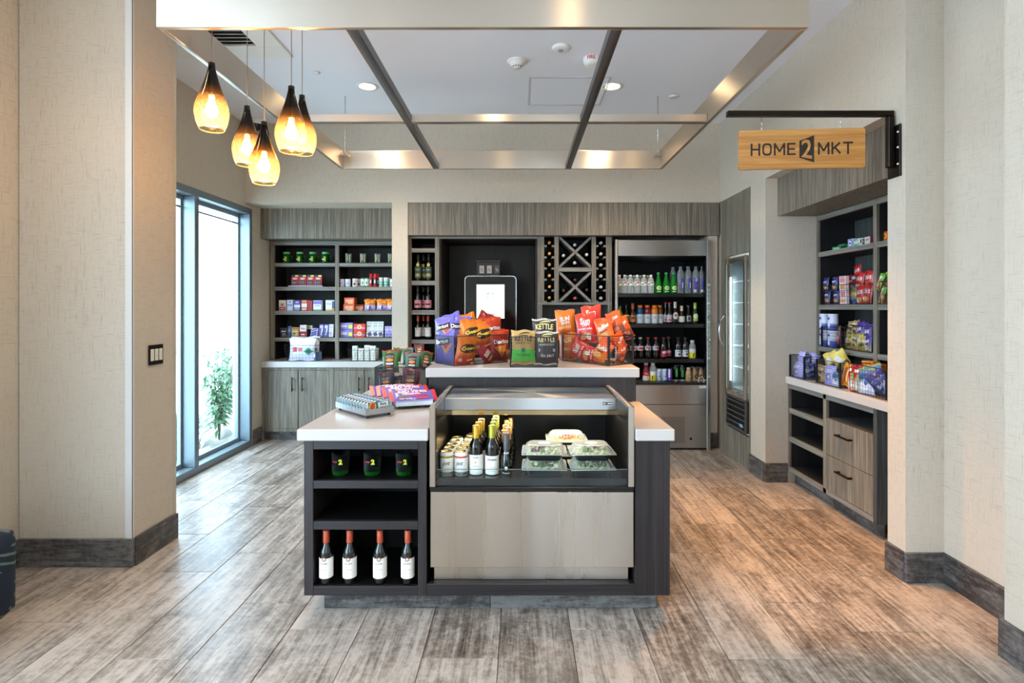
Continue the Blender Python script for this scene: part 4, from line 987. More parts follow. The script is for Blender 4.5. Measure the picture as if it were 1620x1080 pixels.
# tumblers
p = proto('tumbler', 'glass_tumbler')
MB().lathe([(0, 0), (.036, 0), (.039, .004), (.039, .02)], 20).build('green_base', haze((30, 110, 34), .6, .05), p)
MB().lathe([(.039, .02), (.0405, .102), (.0392, .102), (.0378, .021), (0, .02)], 20).build('glass_wall', haze((84, 86, 88), .90, .04, (220, 224, 224)), p)
m = MB(); letter(m, 'HOME', cyl(.0405), .026, -.016, .066); m.build('lettering', P((190, 60, 50), .5), p)
m = MB(); letter(m, '2', cyl(.0405, .0008), .017, .012, .066, bold=.06); m.build('numeral', P((206, 226, 60), .5), p)
for x, l in ((538.7, 'green based printed tumbler at the outer end of the top island shelf'), (589.3, 'green based printed tumbler in the middle of the top island shelf'), (639.6, 'green based printed tumbler beside the display case on the top island shelf')):
    put('tumbler', l, 'glass', (px(x, 2.56), 2.56, .625), 0, 'printed tumblers on the island shelf')
# --- display case: small wine cans
def canproto(key, r, h, body, topc, bands=(), texts=(), marks=(), n=20, name='drink_can'):
    p = proto(key, name)
    MB().lathe([(0, .003), (r * .8, 0), (r, .008), (r, h - .012), (r * .86, h - .002)], n).build('can_body', body, p)
    MB().lathe([(r * .86, h - .002), (r * .87, h), (r * .80, h), (r * .78, h - .004), (0, h - .004)], n).build('can_lid', P(topc, .25, .9), p)
    MB().loft([(.014, .024, .006, 0), (.014, .024, .006, .0015)], 4, 0, Matrix.Translation((0, -.006, h - .0038))).build('pull_tab', P(topc, .25, .9), p)
    for z0, z1, c in bands: MB().lathe([(r + .0005, z0), (r + .0005, z1)], n).build('label_band', P(c, .4), p)
    for word, wd, z, c, *o in texts:
        m = MB(); letter(m, word, cyl(r, .0014), wd, 0, z, 0, 0, .01, o[0] if o else 0, o[1] if len(o) > 1 else 1); m.build('lettering', P(c, .5), p)
    for kind, u, z, w_, h_, c in marks: m = MB(); patch(m, cyl(r, .001), kind, u, z, w_, h_, 0, 0); m.build('label_mark', P(c, .4), p)
    return p
GOLD = (214, 196, 140)
canproto('can_green', .032, .115, P(WH, .4), GOLD, [(.088, .097, (150, 164, 50)), (0.009, .022, (70, 66, 60))], [('jot', .036, .062, BK, .35), ('PINOT GRIGIO', .040, .0155, (200, 196, 186))])
canproto('can_pink', .032, .115, P(WH, .4), GOLD, [(.088, .097, (196, 92, 88)), (0.009, .022, (70, 66, 60))], [('jot', .036, .062, BK, .35), ('ROSE WINE', .034, .0155, (200, 196, 186))])
DZ = .62
for col, (x0, key, nm, n) in enumerate(((-.349, 'can_green', 'green', 5), (-.281, 'can_pink', 'pink', 6))):
    for k in range(n):
        put(key, f'small white wine can with a {nm} band, ' + ('front of its column' if k == 0 else f'{ORD[k]} from the front of its column'), 'drink can', (x0 + .0045 * k, 2.555 + k * .068, DZ), R(random.uniform(-10, 10)), f'{nm} banded wine cans in the display case')
bottles = []
wine('goldcap', .0325, .232, (206, 160, 48), WH, [('QUAI', .024, .085, (120, 116, 110))], [('tri', 0, .065, .012, .01, (214, 150, 70)), ('rect', 0, .045, .03, .002, (160, 156, 150)), ('rect', 0, .03, .03, .002, (180, 176, 170))], (.02, .42), .34, .0165, .35, .5)
wine('limecap', .0325, .232, (160, 160, 54), WH, [('Vinylane', .044, .075, (90, 96, 104), .3)], [('rect', 0, .04, .036, .002, (150, 150, 146)), ('rect', 0, .022, .034, .002, (170, 168, 160))], (.02, .40), .34, .0165, .35, .5)
for key, x, n, c in (('goldcap', 753, 3, 'gold'), ('limecap', 778.5, 4, 'lime gold')):
    x0 = px(x, 2.575)
    for k in range(n):
        put(key, f'small wine bottle with a {c} capsule in the display case, ' + ('at the front' if k == 0 else f'{ORD[k]} in line'), 'wine bottle', (x0 + .0075 * k * (1 if c == 'gold' else .4), 2.575 + k * .075, DZ), 0, f'{c} capped wine bottles in the display case')
bottleproto('greycap', 'wine_bottle', [(0, .002), (.026, 0), (.027, .006), (.027, .065), (.022, .09), (.0165, .11), (.0145, .13), (.0145, .195), (0, .195)], M_DKGL, (.0155, .105, .198, P((88, 82, 84), .4, .4)), [], [('Prosecco', .036, .016, (210, 210, 206), .2), ('Bolla', .024, .108, (214, 214, 212), .3)], 18, [('ell', 0, .038, .014, .018, (206, 206, 204))], 'capsule')
bottleproto('goldtop', 'wine_bottle', [(0, .002), (.026, 0), (.027, .006), (.027, .065), (.022, .09), (.0165, .11), (.0145, .13), (.0145, .195), (0, .195)], M_DKGL, (.0155, .14, .198, P((206, 160, 104), .3, .8)), [], [], 18, (), 'capsule')
x0 = px(801, 2.56); put('greycap', 'slim sparkling wine bottle with a long grey capsule at the front of the display case', 'wine bottle', (x0, 2.56, DZ), 0, 'slim sparkling bottles in the display case')
for k in range(6):
    put('goldtop', f'slim dark bottle with a copper gold top, {ORD[k]} behind the grey capped bottle', 'wine bottle', (x0 + (.004 if k % 2 else -.012) + .002 * k, 2.623 + k * .06, DZ), 0, 'slim sparkling bottles in the display case')
# --- takeout boxes
def takeout(label, x, y, Y, yaw, stops, seed):
    """base of the box at image y"""
    t = thing('takeout_container', label, 'food container', (px(x, Y), Y, y), R(yaw), 'clear lidded takeout boxes in the display case')
    MB().loft([(.150, .115, .02, 0), (.154, .119, .022, .003), (.176, .140, .026, .030), (.19, .152, .028, .033)], 6, cap=(True, False)).build('base_tray', P((12, 12, 13), .3), t)
    m = MB(); rn = random.Random(seed)
    m.loft([(.172, .136, .02, .030), (.165, .13, .02, .036), (.10, .07, .02, .042)], 6, cap=(False, True))
    m.build('food_bed', speck([(0, stops[1]), (.42, stops[0]), (.5, stops[4]), (.56, stops[2]), (.62, stops[3])], 55), t)
    for q in range(22):
        r = rn.uniform(.010, .017); c = stops[rn.randrange(len(stops))]
        mm = Matrix.Translation((rn.uniform(-.062, .062), rn.uniform(-.045, .045), .040 + rn.uniform(0, .006))) @ Euler((rn.uniform(0, 3), rn.uniform(0, 3), 0)).to_matrix().to_4x4()
        k = MB(); k.lathe([(0, -r * .6), (r * .8, -r * .35), (r, 0), (r * .7, r * .4), (0, r * .55)], 7, 0, mm); k.build('food_piece', P(c, .5), t)
    ld = MB(); ld.loft([(.214, .176, .030, .033), (.216, .178, .03, .036), (.196, .158, .03, .038), (.184, .146, .034, .046), (.160, .122, .034, .066), (.150, .112, .03, .070), (.0001 + .13, .095, .03, .0705)], 8, cap=(False, True))
    ld = ld.build('clear_lid', M_LID, t); m = MB()
    for sx in range(-4, 5):
        for sy in (-1, 1): m.tube([(sx * .017, sy * .075, .044), (sx * .0155, sy * .063, .064)], .0016, 5)
    for sy in range(-3, 4):
        for sx in (-1, 1): m.tube([(sx * .094, sy * .016, .044), (sx * .082, sy * .0145, .064)], .0016, 5)
    m.build('lid_ribs', M_LID, ld, kind='stuff')
    m = MB(); m.tube([(cx, cy, .0355) for cx, cy in ((-.105, -.087), (.105, -.087), (.105, .087), (-.105, .087))], .0018, 5, closed=True); m.build('lid_rim', haze((225, 230, 228), .35, .1), ld)
    return t
M_LID = haze((214, 222, 218), .80, .07, (246, 248, 246))
GREENF = [(120, 146, 84), (92, 120, 66), (170, 178, 120), (120, 74, 96), (220, 222, 200), (196, 190, 160)]
WARMF = [(206, 128, 84), (222, 150, 96), (190, 92, 70), (236, 214, 190), (150, 160, 100)]
for x, Y, yaw, fo, s, who in ((861, 2.60, -2, GREENF, 1, 'salad box beside the bottles'), (935, 2.60, 2, GREENF, 2, 'salad box towards the case end')):
    takeout(f'black based clear lidded {who}, lower one of its stack', x, DZ, Y, yaw, fo, s)
    t = takeout(f'black based clear lidded {who}, upper one of its stack', x, DZ + .0725, Y - .006, yaw, fo, s + 10)
    MB().disc(.031, .0712, 24, 0, None, 1.0, .75).build('round_sticker', P((238, 230, 214), .5), t)
takeout('black based clear lidded box standing lowest at the back of the case', 897, DZ, 2.83, 0, GREENF, 5)
t = takeout('clear lidded box of orange food on top behind the two salad stacks', 896, DZ + .0725, 2.83, 0, WARMF, 7)
MB().disc(.031, .0712, 24, 0, None, 1.0, .75).build('round_sticker', P((238, 230, 214), .5), t)
# --- raised ledge: three wire baskets
basket('diamond mesh wire basket of purple and orange chip bags on the ledge', (-.395 + .195 * math.cos(R(37)) - .115 * math.sin(R(37)), 3.207 + .195 * math.sin(R(37)) + .115 * math.cos(R(37)), CL), R(37), .39, .23, .178, 'diamond', .013, M_WIRE, handle=None)
basket('diamond mesh wire basket of tan and brown chip bags in the middle of the ledge', (px(844.5, 3.16), 3.275, CL), 0, .278, .22, .177, 'diamond', .013, M_WIRE)
basket('square grid wire basket of orange and red bags at the aisle end of the ledge', (.53 - .616 * .205 + .788 * .11, 3.219 + .788 * .205 + .616 * .11, CL), R(-52), .41, .22, .178, 'grid', .0165, M_WIRE, post=.012)
PU = (112, 98, 190); PUD = (74, 62, 150); ORG = (232, 118, 24); RED = (204, 52, 26); DRED = (150, 30, 24)
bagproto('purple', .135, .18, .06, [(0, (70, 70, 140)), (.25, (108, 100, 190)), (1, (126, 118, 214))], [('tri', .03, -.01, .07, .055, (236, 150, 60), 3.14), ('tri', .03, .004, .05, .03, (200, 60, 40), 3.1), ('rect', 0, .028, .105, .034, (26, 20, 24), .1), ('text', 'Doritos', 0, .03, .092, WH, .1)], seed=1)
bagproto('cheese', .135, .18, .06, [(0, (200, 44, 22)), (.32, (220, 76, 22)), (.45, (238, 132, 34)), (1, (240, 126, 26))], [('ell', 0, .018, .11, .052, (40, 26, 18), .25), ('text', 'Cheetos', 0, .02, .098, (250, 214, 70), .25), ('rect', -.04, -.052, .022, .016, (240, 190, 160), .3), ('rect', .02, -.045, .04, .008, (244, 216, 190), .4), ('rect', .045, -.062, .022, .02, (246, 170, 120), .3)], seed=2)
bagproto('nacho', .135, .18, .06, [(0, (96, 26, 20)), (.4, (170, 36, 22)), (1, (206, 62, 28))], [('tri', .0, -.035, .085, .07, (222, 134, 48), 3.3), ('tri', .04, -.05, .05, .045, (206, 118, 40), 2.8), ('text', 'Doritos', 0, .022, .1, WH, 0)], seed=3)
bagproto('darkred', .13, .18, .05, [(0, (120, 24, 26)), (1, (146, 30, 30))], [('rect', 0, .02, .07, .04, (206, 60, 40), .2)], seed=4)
bagproto('pinkred', .13, .18, .05, [(0, (170, 26, 60)), (1, (196, 40, 40))], [('rect', 0, .01, .07, .04, (240, 200, 190), .2), ('rect', 0, -.04, .06, .02, (220, 190, 60), .3)], seed=5)
G1 = 'chip bags in the purple and orange basket'
BL1 = [('purple', 704, 549, 54, 3.375, -34, 2, -3, 'purple corn chip bag standing low against the short side of the basket'),
 ('purple', 704, 526, 50, 3.40, -28, 10, -10, 'purple corn chip bag leaning over the short basket rim'),
 ('purple', 724, 525, 52, 3.40, 12, -8, -8, 'purple corn chip bag with the lettering in clear view beside the orange ones'),
 ('purple', 718, 517, 44, 3.49, 4, 20, -14, 'purple corn chip bag rearmost in the basket, its top sticking up'),
 ('cheese', 737, 556, 50, 3.315, 34, -12, -4, 'orange puff snack bag low behind the wire mesh'),
 ('cheese', 745, 530, 50, 3.38, 24, -2, -6, 'orange puff snack bag half covered by its neighbour'),
 ('cheese', 763, 533, 52, 3.41, 28, 0, -4, 'orange puff snack bag upright in the middle of the basket'),
 ('cheese', 742, 515, 40, 3.46, 10, 18, -20, 'orange puff snack bag lying back along the far rim'),
 ('nacho', 790, 546, 50, 3.44, 30, 2, -3, 'dark red nacho chip bag with triangle chips at the far basket end'),
 ('nacho', 778, 525, 48, 3.45, 22, 4, -8, 'red nacho chip bag standing behind the upright orange bag'),
 ('darkred', 765, 513, 40, 3.5, 8, -28, -18, 'plain dark red bag sticking up highest in the basket'),
 ('pinkred', 735, 566, 26, 3.30, 30, 70, 0, 'pink red bag lying at the bottom of the basket'),
 ('pinkred', 770, 560, 34, 3.40, 30, 40, 0, 'red bag with yellow print lying low in the basket')]
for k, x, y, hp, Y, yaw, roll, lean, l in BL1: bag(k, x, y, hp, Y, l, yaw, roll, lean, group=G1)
for key, base, low, ink, seed in (('kettan', (206, 164, 92), (84, 196, 60), (70, 46, 30), 11), ('ketbrown', (62, 44, 36), (58, 42, 36), (232, 222, 150), 12)):
    bagproto(key, .15, .205, .05, [(0, (176, 146, 70) if key == 'kettan' else base), (.1, (160, 140, 60) if key == 'kettan' else base), (.13, low), (.42, low), (.46, base), (1, base)] if key == 'kettan' else [(0, base), (1, base)],
     [('text', 'KETTLE', 0, .055, .112, ink, 0, 0, 1.35), ('ell', .005, .083, .07, .008, ink, .12)] +
     ([('text', 'KRINKLE CUT', 0, .026, .1, (120, 86, 50)), ('text', 'DILL PICKLE', 0, -.045, .09, (40, 120, 40)), ('rect', .0, -.016, .022, .022, (60, 130, 96))] if key == 'kettan' else
      [('text', 'KRINKLE CUT', 0, .022, .1, (200, 196, 186)), ('text', 'SEA SALT', .005, -.045, .09, (216, 206, 190)), ('rect', .05, -.012, .016, .018, (190, 190, 180)), ('rect', -.05, -.012, .01, .018, (190, 190, 180))]),
     seal=(206, 170, 110) if key == 'kettan' else (214, 206, 190), seed=seed, rough=.4)
G2 = 'chip bags in the middle basket'
bag('kettan', 828, 549, 54, 3.22, 'tan and green crinkle chip bag in the middle basket', 0, 0, -3, .205, G2)
bag('ketbrown', 864.5, 550.5, 53, 3.235, 'dark brown sea salt chip bag beside the tan one', 0, 0, -3, .205, G2)
bag('ketbrown', 861, 531, 54, 3.32, 'dark brown chip bag standing tallest at the back of the middle basket', 0, 0, -4, .205, G2)
bag('kettan', 829, 554, 46, 3.33, 'tan chip bag hidden behind the green bottomed one', 0, 0, -3, .205, G2)
bagproto('sunorange', .135, .19, .055, [(0, (196, 96, 20)), (.3, (222, 116, 24)), (1, (236, 132, 40))], [('text', 'SUN', 0, .035, .07, WH, .12, .1, 1.1), ('text', 'CHIPS', .004, .008, .06, WH, .1), ('text', 'HARVEST', 0, -.02, .09, (246, 196, 120), .08), ('rect', 0, -.055, .08, .03, (180, 84, 26), .05)], seal=(214, 110, 30), seed=21)
bagproto('salsa', .125, .19, .055, [(0, (170, 84, 20)), (.6, (206, 110, 34)), (1, (226, 130, 50))], [('text', 'SALSA', 0, .04, .075, (252, 214, 150), 0, 0, 1.6), ('text', 'VERDE', 0, -.02, .075, (246, 196, 120))], seed=25)
bagproto('sunred', .135, .19, .055, [(0, (176, 30, 36)), (.45, (214, 40, 40)), (.9, (226, 70, 40)), (1, (232, 66, 36))], [('text', 'Sun', 0, .045, .07, WH, .08, .1, 1.1), ('text', 'CHIPS', .006, .02, .055, WH, .06), ('text', 'garden salsa', 0, -.006, .1, (250, 226, 220), .02), ('ell', .0, -.05, .08, .04, (206, 150, 90), .3), ('ell', .02, -.06, .03, .04, (236, 226, 210), .3)], seal=(226, 70, 40), seed=22)
bagproto('cheddar', .13, .19, .055, [(0, (150, 60, 20)), (.28, (222, 130, 50)), (.5, (236, 110, 30)), (1, (236, 84, 34))], [('text', 'Ruffles', 0, .03, .09, WH, .35, .2, 1.2), ('ell', -.01, -.035, .08, .05, (226, 158, 84), .5), ('rect', .0, .0, .06, .008, (60, 30, 20), .3)], seal=(232, 84, 40), seed=23)
bagproto('cheddar2', .12, .19, .05, [(0, (80, 44, 34)), (.35, (120, 60, 40)), (.5, (214, 90, 30)), (1, (234, 100, 36))], [('text', "Ruffles", 0, .035, .08, WH, .5, .2, 1.2), ('ell', .0, -.05, .06, .04, (196, 110, 80), .5)], seal=(232, 96, 40), seed=24)
G3 = 'chip bags in the aisle end basket'
for k, x, y, hp, Y, yaw, roll, lean, l in (
 ('sunorange', 894.5, 513, 46, 3.60, -14, 4, -4, 'bright orange grain chip bag sticking up out of the grid basket'),
 ('salsa', 898, 547, 44, 3.57, -20, 2, -2, 'orange salsa chip bag low in the grid basket beside the middle basket'),
 ('sunred', 927, 519, 47, 3.49, -20, 6, -5, 'red grain chip bag upright in the middle of the grid basket'),
 ('sunred', 936, 506, 46, 3.55, -20, 6, -8, 'red grain chip bag rising highest behind the upright red one'),
 ('sunred', 921, 555, 42, 3.48, -40, 62, 0, 'red chip bag lying on its side in the grid basket'),
 ('sunred', 938, 560, 36, 3.43, -44, 75, 0, 'lower red chip bag lying flat at the bottom of the grid basket'),
 ('cheddar', 957, 524, 44, 3.40, -26, 14, -4, 'orange ridged chip bag behind the thick corner post'),
 ('cheddar', 953, 555, 42, 3.36, -44, -38, 0, 'orange ridged chip bag tilted inside the basket by the corner post'),
 ('cheddar2', 974, 512, 40, 3.43, -30, 20, -6, 'orange bag leaning back over the far rim of the grid basket'),
 ('cheddar2', 987, 519, 38, 3.43, 10, 24, -6, 'orange bag standing at the outermost corner of the grid basket'),
 ('cheddar2', 981, 543, 38, 3.37, 36, 25, 0, 'orange and brown bag behind the short side of the grid basket'),
 ('cheddar2', 983, 558, 34, 3.36, 38, -15, 0, 'brown red bag at the bottom of the short side of the grid basket')):
    bag(k, x, y, hp, Y, l, yaw, roll, lean, .19, G3)
# --- lower wire basket on the island worktop
basket('dark diamond mesh wire basket of green and navy snack bags on the island worktop', (px(634, 3.36), 3.47, CI), R(0), .325, .22, .176, 'diamond', .0125, P((58, 60, 62), .4, .8), handle='drop')
def jerky(key, c0, c1, band, seal, seed):
    bagproto(key, .125, .17, .05, [(0, c0), (.6, c1), (1, c1)], [('rect', 0, .0, .078, .122, (150, 60, 44)), ('rect', 0, .0, .071, .114, (34, 28, 30)), ('rect', 0, .036, .06, .02, (120, 112, 108)), ('ell', 0, .012, .06, .022, band), ('rect', 0, -.014, .058, .014, (210, 204, 196)), ('ell', -.01, -.038, .05, .02, (190, 90, 60)), ('rect', 0, -.05, .05, .008, (190, 184, 178))], seal=seal, seed=seed)
jerky('jgreen', (30, 84, 44), (50, 120, 54), (236, 150, 50), (176, 50, 40), 31); jerky('jteal', (40, 96, 84), (70, 130, 110), (236, 150, 50), (180, 60, 60), 32); jerky('jnavy', (26, 44, 60), (44, 66, 88), (226, 140, 40), (150, 40, 44), 33); jerky('jmaroon', (70, 30, 44), (110, 44, 62), (236, 160, 60), (120, 40, 60), 34)
G4 = 'snack bags in the dark mesh basket'
for k, x, y, hp, Y, yaw, roll, lean, l in (
 ('jgreen', 618, 572, 37, 3.44, -4, 3, -6, 'green nut snack bag standing out of the dark basket by the window side'),
 ('jteal', 652, 575, 33, 3.43, 4, -2, -8, 'teal green snack bag beside the drop handle'),
 ('jnavy', 612, 606, 36, 3.41, 0, 6, -4, 'navy snack bag behind the mesh of the dark basket'),
 ('jmaroon', 650, 604, 40, 3.41, 2, -4, -4, 'maroon snack bag behind the mesh below the drop handle'),
 ('jgreen', 673, 570, 30, 3.50, 30, -14, -6, 'green snack bag at the ledge end of the dark basket'),
 ('jteal', 646, 563, 26, 3.52, 0, 8, -10, 'teal snack bag in the back row of the dark basket'),
 ('jmaroon', 664, 555, 22, 3.56, 8, 6, -16, 'maroon bag whose top edge shows rearmost in the dark basket'),
 ('jgreen', 628, 561, 22, 3.55, -6, -8, -10, 'green bag whose red edge shows at the back of the dark basket'),
 ('jnavy', 630, 609, 30, 3.46, 6, 4, -4, 'navy snack bag tucked between the two lower ones')):
    bag(k, x, y, hp, Y, l, yaw, roll, lean, .17, G4)
# --- candy trays
def tray(label, loc, yaw, w, d, group='metal candy trays'):
    t = thing('candy_tray', label, 'tray', loc, yaw, group); m_ = steel('tray_steel', (190, 198, 206), .3, 0, .02)
    MB().box(-w / 2, w / 2, -d / 2, d / 2, .016, .019).build('tray_floor', m_, t)
    for a in ((-w / 2, w / 2, -d / 2, -d / 2 + .003), (-w / 2, w / 2, d / 2 - .003, d / 2), (-w / 2, -w / 2 + .003, -d / 2 + .003, d / 2 - .003), (w / 2 - .003, w / 2, -d / 2 + .003, d / 2 - .003)): MB().box(*a, .016, .046).build('tray_wall', m_, t)
    for sx in (-1, 1):
        for sy in (-1, 1): MB().lathe([(0, 0), (.006, .003), (.008, .009), (.005, .016)], 8, 0, Matrix.Translation((sx * (w / 2 - .018), sy * (d / 2 - .018), 0))).build('ball_foot', P((40, 40, 42), .3, .6), t)
    return t
P0 = Vector((px(579, 2.645), 2.645)); dl = Vector((-.25, .257)).normalized(); dw = Vector((dl.y, -dl.x))
cen = P0 + dl * .165 + dw * .078; ya = math.atan2(dw.y, dw.x)
tray('pale steel tray of crisped rice bars at the island worktop corner', (cen.x, cen.y, CI), ya, .158, .33)
p = proto('bar', 'snack_bar'); w_, h_, d_ = .150, .062, .026
bodym = MB()
prof_ = []
for i in range(9):
    t_ = i / 8; a = (t_ - .5) * w_; k = min(1, math.sin(PI * min(1, max(0, (t_ * 1.2 - .1)))) ** .35) if 0 < t_ < 1 else .0
    prof_.append((a, max(.04, k)))
ring = [(math.cos(2 * PI * j / 12), math.sin(2 * PI * j / 12)) for j in range(12)]
sgn = lambda v: (abs(v) ** .6) * (1 if v > 0 else -1)
vs = [(a, sgn(c) * d_ / 2 * k, h_ / 2 + sgn(s_) * h_ / 2 * (.55 + .45 * k)) for a, k in prof_ for c, s_ in ring]
bodym.add(vs, [(i * 12 + j, i * 12 + (j + 1) % 12, (i + 1) * 12 + (j + 1) % 12, (i + 1) * 12 + j) for i in range(8) for j in range(12)] + [tuple(range(12)), tuple(range(96, 108))], 0, True)
M_WRAP = speck([(0, (70, 110, 140)), (.42, (170, 196, 216)), (.52, (214, 226, 236)), (.6, (110, 120, 190)), (.66, (190, 210, 224))], 26, .22)
bodym.build('wrapper', M_WRAP, p)
for sx in (-1, 1): B(sx * w_ / 2 - .006, sx * w_ / 2 + .006, -.0015, .0015, .010, h_ - .008).build('crimped_end', P((180, 206, 222), .25, .4), p)
prints(p, lambda u, v: (u, -d_ / 2 - .0004, v + h_ / 2), [('rect', 0, 0, .118, .05, (60, 104, 112)), ('ell', -.036, .002, .04, .048, (206, 190, 60), -.4), ('ell', -.036, .004, .026, .04, (190, 70, 46), -.4), ('rect', .024, .004, .058, .036, (222, 226, 226), .08), ('text', 'Rice', .022, .012, .034, (60, 70, 90), .08), ('text', 'TREATS', .024, -.006, .048, (70, 80, 100), .08)], .0004)
for k in range(10):
    q = P0 + dl * (.022 + k * .0315) + dw * .079
    put('bar', 'crisped rice bar in a shiny blue wrapper, ' + ('frontmost in the tray' if k == 0 else f'{ORD[k]} from the front of the tray'), 'snack bar', (q.x, q.y, CI + .0195), (R(-10), 0, ya), 'crisped rice bars in the tray')
ty = R(20); tc = Vector((px(640, 3.0) + .0, 2.985)); fwd = Vector((-math.sin(ty), math.cos(ty))); rt = Vector((math.cos(ty), math.sin(ty)))
tc = Vector((px(651, 2.95), 2.985))
tray('steel tray under the purple licorice packs on the island worktop', (tc.x, tc.y, CI), ty, .20, .13)
tray('second steel tray further back under the purple licorice packs', (tc.x + fwd.x * .15 - .03, tc.y + fwd.y * .15, CI), ty, .20, .13)
p = proto('licorice', 'licorice_pack'); w_, d2, t2 = .235, .115, .022
m = MB(); nx, ny = 12, 8
def lf(u, v):
    a = 2 * u / w_; b_ = 2 * v / d2; e = max(0, 1 - abs(a) ** 4) ** .5 * max(0, 1 - abs(b_) ** 4) ** .5
    return (u, v, t2 / 2 + t2 / 2 * e + .0015 * math.sin(40 * u + 30 * v) * e)
for sg in (1, -1):
    vs = []
    for i in range(ny + 1):
        for j in range(nx + 1):
            x, y, z = lf((j / nx - .5) * w_, (i / ny - .5) * d2); vs.append((x, y, t2 / 2 + (z - t2 / 2) * sg))
    fs = [(i * (nx + 1) + j, i * (nx + 1) + j + 1, (i + 1) * (nx + 1) + j + 1, (i + 1) * (nx + 1) + j) for i in range(ny) for j in range(nx)]
    m.add(vs, fs if sg > 0 else [f[::-1] for f in fs], 0, True)
m.build('wrapper', P((112, 98, 186), .25), p)
for sx in (-1, 1):
    m = MB(); m.cbox(sx * w_ / 2 - .012, sx * w_ / 2 + .010, -d2 / 2 + .002, d2 / 2 - .002, t2 / 2 - .004, t2 / 2 + .004, .001); m.build('red_end', P((206, 32, 44), .3), p)
def onpack(u, v): x, y, z = lf(u, v); return (x, y, z)
def packprint(items):
    for i, it in enumerate(items):
        m = MB(); f2 = lambda a, b_: (lambda q: (q[0], q[1], q[2] + .001 + i * .0004))(onpack(a, b_))
        if it[0] == 'text': letter(m, it[1], f2, it[4], it[2], it[3], 0, 0, .05, 0, it[6]); m.build('lettering', P(it[5], .4), p)
        else:
            vs = [f2(it[1] + (j / 6 - .5) * it[3], it[2] + (k / 2 - .5) * it[4]) for k in range(3) for j in range(7)]
            m.add(vs, [(k * 7 + j, k * 7 + j + 1, (k + 1) * 7 + j + 1, (k + 1) * 7 + j) for k in range(2) for j in range(6)]); m.build('print', P(it[5], .4), p)
packprint([('text', 'RED VINES', .001, .0285, .166, (150, 40, 90), 1.2), ('text', 'RED VINES', 0, .03, .16, (240, 206, 222), 1.15), ('text', 'ORIGINAL', -.01, .004, .1, (232, 206, 226), 1.0), ('rect', .03, -.014, .09, .012, (206, 32, 60)), ('rect', -.06, -.02, .06, .016, (120, 120, 70)), ('text', 'RED VINES', -.045, -.043, .07, (236, 190, 200), 1.0), ('rect', .045, -.042, .07, .013, (206, 32, 60))])
for k, (a, b_, c, dy, l) in enumerate(((.0, -.01, .052, 0, 'purple licorice pack lying nearest the display case'), (-.03, .055, .068, 2, 'purple licorice pack overlapping behind the nearest one'), (-.055, .12, .066, -2, 'purple licorice pack in the middle of the row'), (-.085, .19, .060, 3, 'purple licorice pack at the far end against the wire basket'))):
    q = tc + rt * a + fwd * b_
    put('licorice', l, 'candy pack', (q.x, q.y, CI + c), (R(22), 0, ty + R(dy)), 'purple licorice packs')
# ================================================================== GOODS BY THE WINDOW
YS = 5.955
def xs(x, Y=YS): return px(x, Y)
# green mason mugs
p = proto('mug', 'green_mason_mug')
MB().lathe([(0, .0), (.034, 0), (.038, .006), (.038, .078), (.033, .094), (.03, .098), (.03, .108)], 20).build('jar_body', haze((36, 120, 30), .45, .06), p)
MB().lathe([(.034, .104), (.036, .106), (.036, .122), (.034, .125), (0, .125)], 20).build('lid', P((118, 190, 120), .4), p)
MB().tube([(.036, 0, .082), (.056, 0, .08), (.062, 0, .06), (.058, 0, .034), (.037, 0, .024)], .005, 6).build('handle', haze((60, 150, 50), .4, .06), p)
m = MB(); patch(m, cyl(.038, .001), 'rect', .004, .048, .022, .052, 0, 0); m.build('label_patch', P((170, 190, 50), .5), p)
m = MB(); patch(m, cyl(.038, .001), 'rect', -.018, .044, .022, .014, 0, 0); m.build('label_band', P((220, 228, 214), .5), p)
for x, l in ((453.5, 'nearest the window'), (474.5, 'second from the window'), (495, 'third from the window'), (515, 'beside the shelf divider')):
    put('mug', 'green lidded mason mug on the top shelf, ' + l, 'mug', (xs(x), YS, SHZ[0]), 0, 'green mason mugs on the top shelf')
p = proto('shelfglass', 'drinking_glass')
MB().lathe([(0, 0), (.029, 0), (.031, .008)], 18).build('glass_base', haze((90, 140, 80), .5, .05), p)
MB().lathe([(.031, .008), (.034, .108), (.0325, .108), (.030, .01), (0, .009)], 18).build('glass_wall', haze((196, 206, 202), .72, .05, (226, 234, 230)), p)
m = MB(); patch(m, cyl(.033, .001), 'rect', 0, .06, .010, .06, 0, 0); m.build('printed_mark', P((190, 176, 70), .5), p)
m = MB(); patch(m, cyl(.033, .001), 'rect', -.02, .055, .008, .085, 0, 0); patch(m, cyl(.033, .001), 'rect', .022, .055, .012, .085, 0, 0); m.build('etched_band', P((210, 214, 206), .4), p)
for x, l in ((551.5, 'beside the shelf divider'), (574.5, 'second from the divider'), (597.5, 'third from the divider'), (618.5, 'cut off by the white wall end')):
    put('shelfglass', 'clear printed drinking glass on the top shelf, ' + l, 'glass', (xs(x), YS, SHZ[0]), 0, 'drinking glasses on the top shelf')
